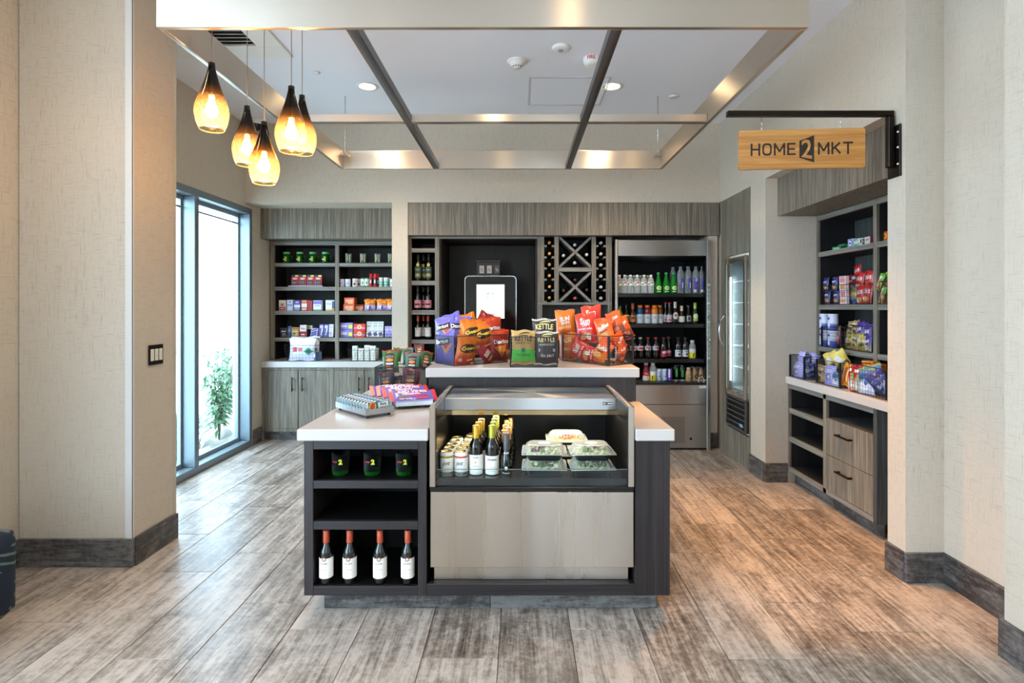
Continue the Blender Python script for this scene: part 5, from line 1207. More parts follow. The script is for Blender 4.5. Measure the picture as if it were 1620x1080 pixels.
# battery blister packs on a low tray
p = proto('battery', 'battery_pack')
MB().cbox(-.041, .041, 0, .012, 0, .128, .001).build('card', P((196, 28, 44), .4), p)
m = MB()
for k in range(4): m.lathe([(0, .02), (.0065, .02), (.0065, .066), (.003, .066), (.003, .07), (0, .07)], 8, 0, Matrix.Translation((-.0225 + k * .015, -.006, 0)))
m.build('battery', P((150, 150, 150), .3, .6), p, kind='stuff')
prints(p, flat(0), [('rect', .0, .117, .082, .02, (24, 22, 24)), ('rect', .02, .117, .036, .018, (240, 200, 50)), ('ell', 0, .086, .055, .02, (236, 190, 180)), ('rect', 0, .008, .07, .010, (236, 190, 200))])
t = thing('display_tray', 'low dark tray under the red battery packs', 'tray', (xs(485.5), 5.97, SHZ[1]))
MB().cbox(-.19, .19, -.055, .055, 0, .006, .001).build('tray_floor', P((120, 124, 130), .4), t); MB().cbox(-.19, .19, -.058, -.055, 0, .016, .0005).build('tray_lip', P((150, 154, 160), .4), t)
for k, x in enumerate((467, 479, 491.5, 503.5)):
    put('battery', 'red carded battery pack, ' + ['nearest the window', 'second from the window', 'third from the window', 'nearest the divider'][k], 'battery pack', (xs(x), 5.945, SHZ[1] + .006), (R(-3), 0, R(-4)), 'red battery packs on the tray')
# personal care row
def tub(key, r, h, body, capc, caph, band=None, mk=(), name='lidded_tub'):
    bottleproto(key, name, [(0, 0), (r * .95, 0), (r, .004), (r, h - caph)], P(body, .4), (r * 1.02 if caph < .03 else r * .8, h - caph, h, P(capc, .4)), [(b0, b1, P(c, .45)) for b0, b1, c in (band or [])], [], 16, mk, 'lid')
tub('whitetub', .028, .088, (226, 228, 240), (236, 238, 246), .012, [(.015, .06, (214, 216, 236))], [('rect', 0, .04, .02, .012, (150, 150, 200))])
tub('redmark', .029, .092, (230, 226, 220), (236, 232, 226), .010, None, [('ell', .0, .034, .026, .028, (150, 40, 56)), ('rect', 0, .064, .03, .006, (150, 140, 140))])
tub('greencup', .026, .10, (232, 232, 224), (60, 150, 110), .012, [(.0, .014, (60, 140, 100))], [('ell', 0, .045, .016, .03, (80, 160, 110))])
tub('redspray', .0195, .146, (200, 32, 36), (220, 34, 36), .04, [(.03, .095, (28, 26, 34))], [('rect', 0, .06, .016, .04, (220, 216, 216)), ('rect', 0, .085, .02, .006, (200, 60, 60))], 'spray_can')
tub('mintbottle', .0225, .105, (196, 220, 208), (232, 238, 236), .022, [(.018, .06, (110, 180, 160))], [('rect', 0, .04, .03, .008, WH)], 'small_bottle')
for key, x, Y, l, cat, g in (('whitetub', 541, 5.95, 'white tub beside the shelf divider', 'tub', 'white tubs'), ('whitetub', 550.5, 5.95, 'second white tub from the shelf divider', 'tub', 'white tubs'),
    ('redmark', 562, 5.955, 'white tub with a dark red emblem', 'tub', None), ('redmark', 569, 6.03, 'white tub half hidden behind the one with the red emblem', 'tub', None),
    ('greencup', 574.5, 5.96, 'white and green tub beside the red emblem tub', 'tub', 'green and white tubs'), ('greencup', 581, 5.96, 'white and green tub beside the red spray cans', 'tub', 'green and white tubs'),
    ('redspray', 587, 5.95, 'red and black spray can nearest the green tubs', 'spray can', 'red spray cans'), ('redspray', 593.6, 5.95, 'red and black spray can in front, beside the mint bottles', 'spray can', 'red spray cans'), ('redspray', 598.5, 6.02, 'red capped spray can standing behind the front pair', 'spray can', 'red spray cans'),
    ('mintbottle', 603, 5.95, 'mint green lotion bottle beside the spray cans', 'bottle', 'mint bottles'), ('mintbottle', 610.5, 5.955, 'mint green lotion bottle nearer the white wall end', 'bottle', 'mint bottles'), ('mintbottle', 614.5, 6.02, 'mint green lotion bottle in the second row', 'bottle', 'mint bottles'), ('whitetub', 621, 5.95, 'white tub cut off by the white wall end', 'tub', None)):
    put(key, l, cat, (xs(x, Y), Y, SHZ[1]), 0, g)
# third shelf: medicine boxes and detergent bags
def shelfbox(name, label, cat, x0, x1, y0, y1, zi, c, items, Y=5.93, d=.05, yaw=0, group=None, base=0, lean=0):
    w = (x1 - x0) * Y / F; h = (y1 - y0) * Y / F
    return carton(name, label, cat, (px((x0 + x1) / 2, Y), Y + d / 2, SHZ[zi] + base), w, d, h, c, items, R(yaw), group, lean=R(lean))
G = 'medicine boxes on the third shelf'
shelfbox('medicine_box', 'tan and crimson medicine box nearest the window', 'box', 441, 452.3, 472.5, 489.5, 2, (226, 196, 186), [('rect', 0, -.3, .9, .34, (190, 70, 100)), ('ell', 0, .06, .4, .24, (150, 110, 90)), ('rect', 0, .38, .9, .16, (236, 226, 214)), ('text', 'extra', 0, -.28, .5, WH)], group=G)
shelfbox('medicine_box', 'pale blue medicine box, second from the window', 'box', 454, 463.6, 472, 489.5, 2, (190, 202, 232), [('rect', 0, .3, .85, .26, (226, 232, 246)), ('rect', 0, .02, .8, .08, (120, 140, 190)), ('rect', 0, -.25, .8, .3, (214, 222, 244)), ('text', 'PM', 0, .3, .4, (60, 70, 130))], group=G)
shelfbox('medicine_box', 'violet and silver medicine box, third from the window', 'box', 465, 475, 472.5, 489.5, 2, (86, 80, 170), [('rect', 0, -.06, .95, .26, (226, 228, 236)), ('rect', 0, -.33, .85, .18, (150, 164, 176)), ('text', 'AM', 0, .3, .5, WH)], group=G)
shelfbox('medicine_box', 'orange red medicine box with a white panel', 'box', 476.5, 486, 472, 489.5, 2, (206, 84, 54), [('rect', 0, .0, .9, .34, (236, 226, 216)), ('rect', 0, -.33, .7, .14, (236, 190, 170)), ('text', 'ADVIL', 0, .34, .7, WH)], d=.07, group=G)
shelfbox('medicine_box', 'plain brick red box beside the orange red one', 'box', 486.8, 494, 473, 489.5, 2, (164, 50, 32), [('rect', 0, .1, .2, .7, (126, 36, 26)), ('rect', .3, .1, .14, .7, (190, 76, 56))], d=.07, group=G)
shelfbox('medicine_box', 'white and violet medicine box with a green foot, standing alone', 'box', 495.5, 508.5, 474, 490.5, 2, (226, 226, 244), [('rect', 0, .3, 1, .3, (128, 116, 196)), ('rect', 0, -.43, 1, .12, (60, 150, 110)), ('rect', 0, .0, .6, .1, (170, 166, 214))], group=G)
shelfbox('medicine_box', 'white box with a dark blue corner beside the divider', 'box', 515, 529, 473.5, 490.5, 2, (226, 232, 244), [('rect', .36, 0, .26, .8, (40, 84, 140)), ('rect', -.1, -.4, .7, .16, (220, 206, 90)), ('rect', -.1, .15, .5, .1, (150, 170, 210)), ('rect', .36, -.36, .26, .2, (224, 140, 50))], group=G)
G = 'soap cartons on the third shelf'
DET = [('rect', 0, .0, .8, .36, (244, 226, 206)), ('text', 'BOUNCE', 0, .0, .8, (214, 60, 40)), ('rect', .1, -.36, .5, .14, (236, 214, 110))]
shelfbox('dryer_sheet_box', 'orange dryer sheet box at the bottom of its stack', 'box', 543, 560, 480.5, 491, 2, (222, 104, 46), DET, d=.10, group=G)
shelfbox('dryer_sheet_box', 'orange and white dryer sheet box on top of its stack', 'box', 544.5, 560.5, 470.3, 480.3, 2, (226, 92, 52), DET, d=.10, group=G, base=.0755)
shelfbox('dryer_sheet_box', 'dark orange dryer sheet box behind the stack', 'box', 560.5, 575.5, 481, 491, 2, (170, 66, 30), DET, Y=5.99, d=.08, group=G)
for x0, x1, l in ((576, 594.5, 'nearest the orange boxes'), (595, 614, 'in the middle'), (614.5, 626, 'cut off by the white wall end')):
    w = (x1 - x0) * 5.95 / F
    if 'det' not in PROTO:
        bagproto('det', .13, .13, .07, [(0, (150, 130, 200)), (.4, (206, 200, 236)), (.55, (226, 130, 70)), (1, (240, 150, 40))], [('rect', 0, .02, .09, .028, (240, 190, 60), .1), ('text', 'Tide', 0, .02, .07, (214, 60, 40), .1), ('ell', 0, -.03, .06, .04, (226, 224, 246)), ('tri', .01, -.02, .05, .05, (120, 104, 190))], seal=(236, 140, 40), seed=41, name='detergent_bag')
    put('det', 'orange and lilac detergent bag, ' + l, 'detergent bag', (px((x0 + x1) / 2, 5.97), 5.975, SHZ[2] + .065), 0, 'detergent bags on the third shelf')
# fourth shelf
basket('thin wire tray of small toiletry packs on the fourth shelf by the window', (px(465, 5.97), 6.0, SHZ[3]), 0, .34, .16, .05, 'grid', .03, M_BLKW, 1.05, rim_r=.0018)
basket('thin wire tray of lilac packs on the fourth shelf beside the divider', (px(508, 5.97), 6.0, SHZ[3]), 0, .25, .16, .05, 'grid', .03, M_BLKW, 1.05, rim_r=.0018)
G = 'toiletry packs on the fourth shelf'; bz = .004
shelfbox('razor_pack', 'black toiletry pack with pale print nearest the window', 'toiletry pack', 443, 454, 517.5, 532, 3, (30, 32, 40), [('text', 'MAX', 0, .1, .6, WH), ('rect', 0, -.2, .5, .14, (160, 166, 176)), ('rect', .1, -.4, .7, .1, (170, 140, 60))], 5.945, .03, 6, G, bz, -6)
shelfbox('toiletry_pack', 'blue toiletry pack leaning beside the black one', 'toiletry pack', 454.5, 460, 515.5, 532.5, 3, (96, 120, 180), [('rect', 0, .1, .6, .3, (150, 170, 214)), ('rect', 0, -.3, .6, .16, (60, 80, 140))], 5.955, .03, -12, G, bz, -8)
shelfbox('toiletry_box', 'mustard and white toiletry box', 'toiletry pack', 461, 472.6, 517.5, 533, 3, (196, 150, 60), [('rect', 0, -.1, .8, .5, (220, 200, 150)), ('rect', 0, .38, .9, .14, (150, 100, 40)), ('rect', -.1, -.15, .3, .2, (120, 90, 50))], 5.94, .03, 0, G, bz)
shelfbox('toiletry_pack', 'white and crimson toiletry pack in the wire tray', 'toiletry pack', 474, 484, 514, 533, 3, (232, 226, 226), [('rect', 0, -.25, 1, .42, (190, 40, 64)), ('text', 'floss', 0, .2, .6, (150, 60, 70)), ('rect', 0, -.3, .5, .1, WH)], 5.94, .025, 6, G, bz, -6)
shelfbox('toiletry_pack', 'cream pack leaning back behind the crimson one', 'toiletry pack', 478, 494, 511.5, 517, 3, (226, 216, 190), [('rect', .2, 0, .4, .6, (196, 160, 90)), ('rect', -.2, 0, .3, .4, (244, 240, 226))], 6.0, .03, 0, G, .09)
shelfbox('toiletry_pack', 'lilac blue pack lying tilted in the tray', 'toiletry pack', 490, 502, 519, 533, 3, (190, 190, 236), [('rect', 0, 0, .8, .22, (90, 84, 160), .4), ('rect', 0, -.3, .8, .18, (90, 84, 160), .4), ('rect', 0, .3, .8, .18, (110, 104, 180), .4)], 5.945, .03, -14, G, bz, -18)
for k, (a, l) in enumerate(((504.5, 'violet toothbrush pack, nearest the window of the three'), (512, 'violet toothbrush pack in the middle of the three'), (520, 'white toothbrush pack beside the divider'))):
    shelfbox('toothbrush_pack', l, 'toiletry pack', a, a + 7.3, 512, 532, 3, (96, 88, 164) if k < 2 else (224, 226, 240), [('ell', 0, .3, .8, .26, (190, 190, 226)), ('rect', .08, -.1, .22, .55, (226, 230, 244), -.2), ('rect', -.1, -.1, .1, .5, (70, 66, 130), -.2)], 5.945, .02, -6, G, bz, -5)
for k in range(2):
    shelfbox('tissue_box', f'lilac and yellow carton, {("lower", "upper")[k]} of its stack', 'box', 538.5, 558, 522.3, 533.8, 3, (136, 128, 204), [('rect', -.2, .05, .5, .34, (190, 186, 232)), ('rect', .32, -.05, .32, .5, (226, 220, 70)), ('rect', 0, -.38, .8, .12, (100, 92, 176)), ('text', 'kotex', -.2, .05, .36, WH)], 5.93, .1, 0, 'lilac cartons', k * .0815)
for k in range(2):
    shelfbox('bandage_box', f'red carton with a round white emblem, {("lower", "upper")[k]} of its stack', 'box', 559.5, 577.5, 523.3, 534, 3, (214, 66, 40), [('rect', 0, -.12, 1, .2, (190, 150, 190)), ('ell', 0, .04, .36, .62, (240, 232, 226)), ('ell', 0, .04, .24, .42, (206, 150, 60))], 5.93, .1, 0, 'red cartons', k * .0755)
for k, (a, l) in enumerate(((579.5, 'white razor pack leaning nearest the red cartons'), (588.5, 'white razor pack leaning in the middle'), (597, 'white razor pack leaning nearest the lilac packs'))):
    shelfbox('razor_pack', l, 'toiletry pack', a, a + 9, 507, 531.5, 3, (224, 228, 226), [('rect', 0, .36, .7, .14, (196, 206, 206)), ('rect', .0, .0, .6, .34, (206, 214, 220)), ('rect', .05, -.32, .6, .24, (90, 90, 140), .4), ('rect', 0, .2, .7, .03, (90, 96, 100))], 5.945, .02, 4, 'white razor packs', bz, -9)
basket('thin wire tray of white razor packs on the fourth shelf', (px(600, 5.97), 6.0, SHZ[3]), 0, .32, .16, .07, 'grid', .03, M_BLKW, 1.05, rim_r=.0018)
for k, a in enumerate((608.5, 616)):
    shelfbox('toiletry_pack', 'lilac soft pack ' + ('beside the razor packs' if k == 0 else 'cut off by the white wall end'), 'toiletry pack', a, a + 7.5, 515.5, 532.5, 3, (160, 152, 222), [('rect', 0, .1, .7, .3, (190, 186, 236)), ('rect', 0, -.3, .7, .1, (120, 112, 196))], 5.945, .03, 0, 'lilac soft packs', bz, -4)
# worktop baskets
bx = px(481, 5.80)
basket('wide wire basket of white laundry bags on the window worktop', (bx, 5.835, CZL), 0, .305, .22, .17, 'grid', .035, M_BLKW, 1.16, .001, .0022, handle='ears')
bagproto('laundry', .21, .235, .06, [(0, (206, 204, 236)), (.5, (232, 232, 246)), (1, (238, 238, 244))], [('rect', -.055, .0, .04, .05, (206, 70, 80), .1), ('rect', -.01, .0, .035, .04, (214, 110, 116), .1), ('rect', .06, -.02, .056, .056, (60, 150, 120), .78), ('ell', .06, -.02, .036, .036, (40, 90, 90))], seal=(228, 228, 236), seed=51, name='laundry_bag')
put('laundry', 'white laundry bag with red print and a green diamond at the front of the basket', 'laundry bag', (bx - .005, 5.765, CZL + .122), (R(-4), 0, 0), 'white laundry bags', (1.36, 1, 1))
put('laundry', 'white laundry bag in the second place in the wide basket', 'laundry bag', (bx - .02, 5.83, CZL + .124), (R(-4), R(3), R(4)), 'white laundry bags', (1.3, 1, 1.03))
put('laundry', 'white laundry bag leaning at the back of the wide basket', 'laundry bag', (bx + .01, 5.89, CZL + .126), (R(-6), R(-3), R(-4)), 'white laundry bags', (1.3, 1, 1.06))
carton('blue_pack', 'small blue white pack at the divider end of the wide basket', 'toiletry pack', (bx + .148, 5.80, CZL + .004), .022, .10, .09, (110, 130, 170), [('rect', 0, .1, .7, .4, WH), ('rect', 0, -.3, .7, .2, (60, 76, 120))], R(-20))
bx = px(577, 5.80)
basket('wire basket of small white boxes on the window worktop', (bx, 5.835, CZL), 0, .27, .18, .115, 'grid', .028, M_BLKW, 1.16, .001, .002, handle='ears')
k = 0
for y_, n in ((5.78, 4), (5.835, 4), (5.885, 3)):
    for i in range(n):
        h_ = .125 if (k * 7) % 3 else .155
        xx = bx - .098 + .196 * i / (n - 1)
        carton('soap_box', f'small white box, {ORD[i]} from the window in the {("front", "middle", "back")[(5.78, 5.835, 5.885).index(y_)]} row of the basket', 'box', (xx, y_, CZL + .004), .05, .04, h_, (228, 230, 222), [('rect', 0, .3, .6, .14, (190, 194, 184)), ('rect', .2, -.1, .24, .3, (206, 212, 200)), ('rect', -.16, -.05, .2, .4, (240, 240, 236))], R(random.uniform(-9, 9)), 'small white boxes in the basket'); k += 1
# ================================================================== COFFEE CORNER, WINE
cx0, cx1, cy_ = px(735, 5.75), px(817, 5.75), 5.75
t = thing('coffee_machine', 'black coffee machine with a lit white touch screen in the dark alcove', 'coffee machine', ((cx0 + cx1) / 2, cy_, .86))
w = cx1 - cx0; h = pz(436, cy_) - .86; rr = .045
def rrect(w, h0, h1, r):
    poly = []
    for cx, cz, a in ((1, 1, 0), (-1, 1, 90)):
        for j in range(6): q = R(a + 18 * j); poly.append((cx * (w / 2 - r) + r * math.cos(q), h1 - r + r * math.sin(q)))
    return poly + [(-w / 2, h0), (w / 2, h0)]
m = MB(); m.prism(rrect(w, 0, h, rr), .004, .32); m.build('body', P((14, 14, 15), .25), t)
m = MB(); o_ = rrect(w, 0, h, rr); i_ = rrect(w - .014, 0, h - .007, rr - .006); n = len(o_)
m.add([(x, 0, z) for x, z in o_] + [(x, 0, z) for x, z in i_], [(j, (j + 1) % n, n + (j + 1) % n, n + j) for j in range(n - 2)] + [(n - 1, 0, n, 2 * n - 1)]); m.build('chrome_edge', M_CHROME, t)
m = MB(); m.prism(rrect(w - .014, 0, h - .007, rr - .006), .0005, .004); m.build('front_panel', P((8, 8, 9), .07), t)
sx0, sx1, s0, s1 = px(754, cy_) - (cx0 + cx1) / 2, px(798, cy_) - (cx0 + cx1) / 2, pz(503.5, cy_) - .86, pz(450, cy_) - .86
s_ = B(sx0, sx1, -.003, .0004, s0, s1).build('screen', P((250, 254, 248), .3, emis=1.15), t)
scx = (sx0 + sx1) / 2
def sp(x, y): return px(x, cy_) - (cx0 + cx1) / 2, pz(y, cy_) - .86
EM = P((60, 140, 110), .4, emis=.35); m = MB()
ex, ez = sp(776, 468)
for a0, a1, r in ((20, 70, .036), (80, 100, .036), (110, 160, .036), (-18, 12, .034), (168, 198, .034), (-50, -28, .038), (208, 230, .038)):
    vs = []
    for i in range(5):
        a = R(a0 + (a1 - a0) * i / 4); wd = .006 * math.sin(PI * (i + .6) / 5.2)
        for q in (-1, 1): vs.append((ex + (r + q * wd) * math.cos(a), -.0034, ez + (r + q * wd) * math.sin(a)))
    m.add(vs, [(2 * i, 2 * i + 1, 2 * i + 3, 2 * i + 2) for i in range(4)])
m.build('emblem', EM, s_)
m = MB(); a, b_ = sp(776, 496.7); m.box(a - .064, a + .064, -.0036, -.003, b_ - .009, b_ + .009); m.build('screen_bar', P((190, 194, 182), .4, emis=.4), s_)
m = MB()
for k in range(9):
    q, z_ = sp(757 + k * 1.1 + (k % 3) * 2.2, 481 + k * 1.2); m.tube([(q, -.0036, z_), (q + .012, -.0036, z_ - .016 - .004 * (k % 2))], .0012, 4)
m.build('screen_sketch', P((186, 200, 186), .4, emis=.4), s_)
m = MB(); m.cbox(-.12, .12, -.06, .0, .05, .09, .004); m.build('drip_tray', P((30, 30, 32), .3, .5), t); m = MB(); m.cbox(-.05, .05, -.05, 0, .26, .36, .01); m.build('spout', P((20, 20, 22), .3), t)
t = thing('brochure_rack', 'dark rack with three labelled coffee panels on top of the machine', 'rack', (px(772.5, 5.80), 5.82, .86 + h + .0005))
rw = (792 - 754) * 5.8 / F; rh = pz(412, 5.8) - .86 - h
MB().cbox(-rw / 2, rw / 2, -.03, .06, 0, rh, .004).build('rack_body', P((24, 18, 16), .4), t); MB().cbox(-rw / 2 - .012, rw / 2 + .006, -.045, .065, rh - .02, rh + .004, .003).build('rack_top', P((30, 22, 20), .4), t)
for k, (x, c) in enumerate(((762, (206, 190, 180)), (774, (206, 190, 180)), (786, (96, 78, 66)))):
    u = px(x, 5.77) - px(772.5, 5.80); z = pz(426, 5.77) - .86 - h
    q = MB().cbox(u - .026, u + .026, -.035, -.03, z - .042, z + .042, .001).build('label_card', P(c, .5), t)
    m = MB(); m.box(u - .015, u + .008, -.0356, -.035, z + .0, z + .008); m.box(u - .004, u + .016, -.0356, -.035, z - .018, z - .01); m.build('card_print', P((120, 96, 80) if k < 2 else (216, 206, 196), .5), q)
wine('herb', .034, .275, (40, 42, 40), (60, 74, 66), [], [('ell', 0, .165, .03, .03, (226, 206, 110)), ('ell', 0, .165, .016, .016, (120, 130, 60)), ('rect', 0, .115, .05, .012, (120, 140, 110)), ('rect', 0, .06, .05, .03, (150, 146, 96))], (.10, .66), .22)
wine('pinklab', .035, .245, (50, 48, 50), (226, 150, 160), [], [('rect', 0, .06, .05, .018, (60, 30, 40)), ('rect', 0, .09, .06, .006, (190, 90, 110))], (.1, .42), .2)
for row, key, Zr, xsr, who in ((1, 'herb', WCZ[1], (661.7, 678.5), 'dark green labelled bottle'), (2, 'pinklab', WCZ[2], (661, 677.5), 'pink labelled wine bottle'), (3, 'altos', WCZ[3], (661.3, 677.3), 'white labelled red capped wine bottle')):
    for k, x in enumerate(xsr):
        put(key, f'{who} in the wine column, ' + ('window side' if k == 0 else 'alcove side'), 'wine bottle', (px(x, 5.52), 5.52, Zr), 0, 'bottles in the wine column', 1.0)
    put(key, f'{who} in the back row of the wine column', 'wine bottle', (px(667, 5.60) + .02, 5.60, Zr), 0, 'bottles in the wine column', 1.0)
def lying(key, capc, label, x, y, g):
    put(key, label, 'wine bottle', (px(x, 5.47), 5.475 + .242, pz(y, 5.47)), (PI / 2, 0, 0), g)
wine('rackgold', .031, .242, (222, 168, 84), None); wine('racksilver', .031, .242, (206, 206, 206), None); wine('rackmaroon', .031, .242, (84, 44, 54), None); wine('rackpink', .031, .242, (206, 84, 104), None)
for k, y in enumerate((383.5, 400.8, 418.2, 435.7, 453.2, 470.8)): lying('rackgold', 0, f'lying bottle with a gold end, {ORD[k]} from the top of its rack column', 869.3, y, 'gold ended bottles in the rack')
for k, y in enumerate((383.8, 401.3, 418.8, 436.3, 453.8, 471.3)): lying('racksilver', 0, f'lying bottle with a silver end, {ORD[k]} from the top of its rack column', 951, y, 'silver ended bottles in the rack')
for x, y, l in ((909.5, 387, 'in the top notch'), (891.5, 404, 'in the notch by the gold column'), (928.5, 402.5, 'in the notch by the silver column'), (909.5, 415.5, 'in the bottom notch')): lying('racksilver', 0, 'silver ended bottle lying in the upper crossed bin, ' + l, x, y, 'silver ended bottles in the upper crossed bin')
for x, y, l in ((910, 442.5, 'in the top notch'), (891.5, 459.5, 'in the notch by the gold column'), (928.5, 458.5, 'in the notch by the silver column')): lying('rackmaroon', 0, 'maroon ended bottle lying in the lower crossed bin, ' + l, x, y, 'maroon ended bottles in the lower crossed bin')
lying('rackpink', 0, 'pink ended bottle lying in the bottom notch of the lower crossed bin', 910, 471.5, None)
# ================================================================== FRIDGE DRINKS
WATER = haze((228, 232, 230), .5, .08, (236, 240, 240)); GREENG = haze((30, 140, 50), .25, .06); COLA = P((24, 12, 10), .08, coat=.5); CLEARP = haze((190, 200, 206), .6, .06, (226, 232, 236))
wp = [(0, 0), (.030, 0), (.0325, .006), (.0325, .03), (.0305, .034), (.0325, .038), (.0325, .06), (.0305, .064), (.0325, .068), (.0325, .122), (.027, .148), (.014, .166), (.0125, .175)]
bottleproto('fwater', 'water_bottle', wp, WATER, (.0145, .173, .192, P(WH, .4)), [(.082, .122, P((232, 234, 230), .45))], [], 16, [('rect', .004, .112, .03, .012, (206, 60, 60)), ('rect', -.02, .098, .016, .018, (60, 150, 90))])
bottleproto('fgreen', 'sparkling_water_bottle', [(0, 0), (.031, 0), (.036, .01), (.037, .06), (.033, .10), (.022, .14), (.014, .175), (.012, .20)], GREENG, (.015, .198, .216, P((70, 170, 110), .4)), [], [], 18, [('ell', 0, .058, .05, .042, (226, 236, 150)), ('ell', 0, .056, .03, .02, (70, 150, 50)), ('rect', 0, .022, .045, .008, (206, 226, 190))])
bottleproto('ftall', 'tall_water_bottle', [(0, 0), (.032, 0), (.034, .006), (.034, .20), (.029, .225), (.0165, .242), (.015, .258)], CLEARP, (.018, .256, .278, P((110, 112, 116), .4)), [], [], 18, [('rect', .004, .10, .032, .11, (70, 70, 160)), ('rect', .01, .085, .012, .06, (220, 224, 240))])
bottleproto('ftall2', 'tall_water_bottle', [(0, 0), (.032, 0), (.034, .006), (.034, .20), (.029, .225), (.0165, .242), (.015, .258)], CLEARP, (.018, .256, .278, P((110, 112, 116), .4)), [], [], 18, [('rect', .0, .10, .044, .12, (60, 56, 140)), ('ell', .004, .14, .02, .04, (170, 180, 226)), ('rect', .014, .085, .01, .016, (214, 80, 60)), ('rect', -.01, .03, .026, .024, (214, 214, 210))])
def gat(key, liquid):
    bottleproto(key, 'sports_drink_bottle', [(0, 0), (.031, 0), (.034, .006), (.034, .10), (.031, .105), (.034, .112), (.034, .14), (.026, .165), (.02, .168)], P(liquid, .12, coat=.3), (.023, .166, .19, P((236, 120, 30), .4)), [(.008, .098, P((206, 214, 216), .4))], [('G', .018, .066, (70, 70, 80)) if key != 'gorange' else ('G', .018, .066, (190, 60, 40))], 16)
gat('gblue', (30, 80, 130)); gat('gred', (130, 22, 40)); gat('gorange', (214, 120, 30)); gat('gbrown', (110, 70, 24))
def longneck(key, h, body, capc, labc, neckc=None, r=.031, marks=(), name='glass_bottle'):
    bottleproto(key, name, [(0, 0), (r, 0), (r + .001, .004), (r + .001, h * .50), (r * .8, h * .60), (.015, h * .72), (.0125, h * .95)], body, (.0155, h * (.70 if neckc else .93), h, P(neckc or capc, .4, .2)), [(.02, h * .42, P(labc, .5))] if labc else [], [], 16, marks)
DG = P((14, 10, 8), .07, coat=.5)
longneck('limetea', .19, P((150, 160, 40), .15), (40, 40, 36), (170, 200, 60)); longneck('darklime', .2, DG, (30, 30, 30), (110, 110, 90), marks=[('rect', 0, .085, .05, .014, (220, 214, 70))])
longneck('brewbrown', .21, P((60, 28, 14), .1, coat=.4), (170, 84, 40), (190, 120, 60), (176, 88, 46), marks=[('rect', 0, .06, .04, .02, (90, 50, 30))]); longneck('pinkneck', .22, DG, (180, 40, 60), (196, 190, 196), r=.026, marks=[('rect', 0, .04, .04, .02, (206, 70, 70))])
longneck('whitecap', .225, DG, (214, 206, 190), None, (214, 208, 196), marks=[('ell', 0, .085, .052, .07, (226, 222, 214)), ('ell', 0, .088, .034, .03, (190, 60, 60))]); longneck('creamfoil', .185, DG, (226, 190, 150), (226, 222, 206), (226, 192, 156))
longneck('dark83', .19, DG, (60, 60, 64), None, marks=[('rect', 0, .055, .044, .06, (150, 150, 150)), ('rect', .0, .055, .02, .03, (30, 30, 30))]); longneck('greencap', .215, P((40, 56, 20), .08, coat=.4), (190, 214, 70), None, (176, 206, 80), marks=[('ell', 0, .08, .05, .05, (226, 228, 190)), ('rect', 0, .045, .05, .03, (170, 190, 90))])
cp = [(0, 0), (.029, 0), (.032, .01), (.031, .045), (.0285, .07), (.032, .10), (.032, .14), (.022, .17), (.014, .19), (.0125, .20)]
def soda(key, liquid, capc, z0, z1, labc, marks=(), r=1.0): bottleproto(key, 'soda_bottle', cp, liquid, (.0155, .198, .215, P(capc, .4)), [(z0, z1, P(labc, .4))], [], 16, marks)
soda('dietw', COLA, WH, .082, .128, (226, 226, 226), [('rect', 0, .105, .045, .022, (206, 30, 50))]); soda('silverred', COLA, (206, 40, 36), .085, .128, (200, 200, 206), [('rect', 0, .112, .04, .012, (160, 60, 80)), ('ell', .008, .096, .018, .018, (170, 20, 80))])
soda('drp', COLA, (120, 40, 66), .02, .085, (170, 40, 56), [('ell', 0, .06, .05, .034, (220, 200, 206)), ('rect', 0, .026, .04, .012, (206, 60, 70))]); soda('whitelab', COLA, (24, 24, 26), .02, .088, (214, 222, 230), [('ell', .006, .045, .026, .022, (110, 20, 40)), ('rect', 0, .074, .04, .008, (130, 140, 150))])
vp = [(0, 0), (.032, 0), (.034, .006), (.034, .11), (.030, .14), (.019, .158), (.018, .165)]
bottleproto('vityel', 'vitamin_water_bottle', vp, WATER, (.0205, .163, .185, P((210, 214, 216), .4)), [(.008, .062, P((222, 214, 40), .4)), (.062, .10, P((230, 232, 232), .4))], [], 16, [('rect', -.008, .036, .008, .034, (40, 40, 36))])
bottleproto('vitred', 'vitamin_water_bottle', vp, P((120, 24, 30), .15), (.0205, .163, .185, P((214, 206, 206), .4)), [(.008, .056, P((224, 218, 214), .4)), (.056, .096, P((206, 30, 40), .4))], [], 16, [('rect', 0, .078, .034, .01, (240, 180, 180))])
canproto('energyblue', .0268, .126, banded([(0, (150, 190, 236)), (1, (206, 224, 244))], .3, wrinkle=0), (200, 204, 208), [], [], [('rect', .0, .07, .018, .11, (226, 232, 244)), ('rect', 0, .05, .016, .012, (206, 60, 60)), ('rect', .008, .066, .01, .07, (80, 90, 190))], 16); canproto('energyviolet', .0268, .126, P((90, 70, 190), .3), (200, 204, 208), [], [], [('rect', -.006, .08, .018, .08, (226, 230, 246)), ('rect', .006, .056, .02, .014, (214, 60, 50))], 16)
canproto('energyblack', .0325, .155, P((14, 18, 18), .25), (180, 184, 186), [(0, .014, (150, 156, 160))], [], [('rect', -.008, .08, .005, .07, (70, 190, 90)), ('rect', 0, .082, .005, .09, (90, 206, 90)), ('rect', .008, .08, .005, .07, (70, 190, 90))], 16)
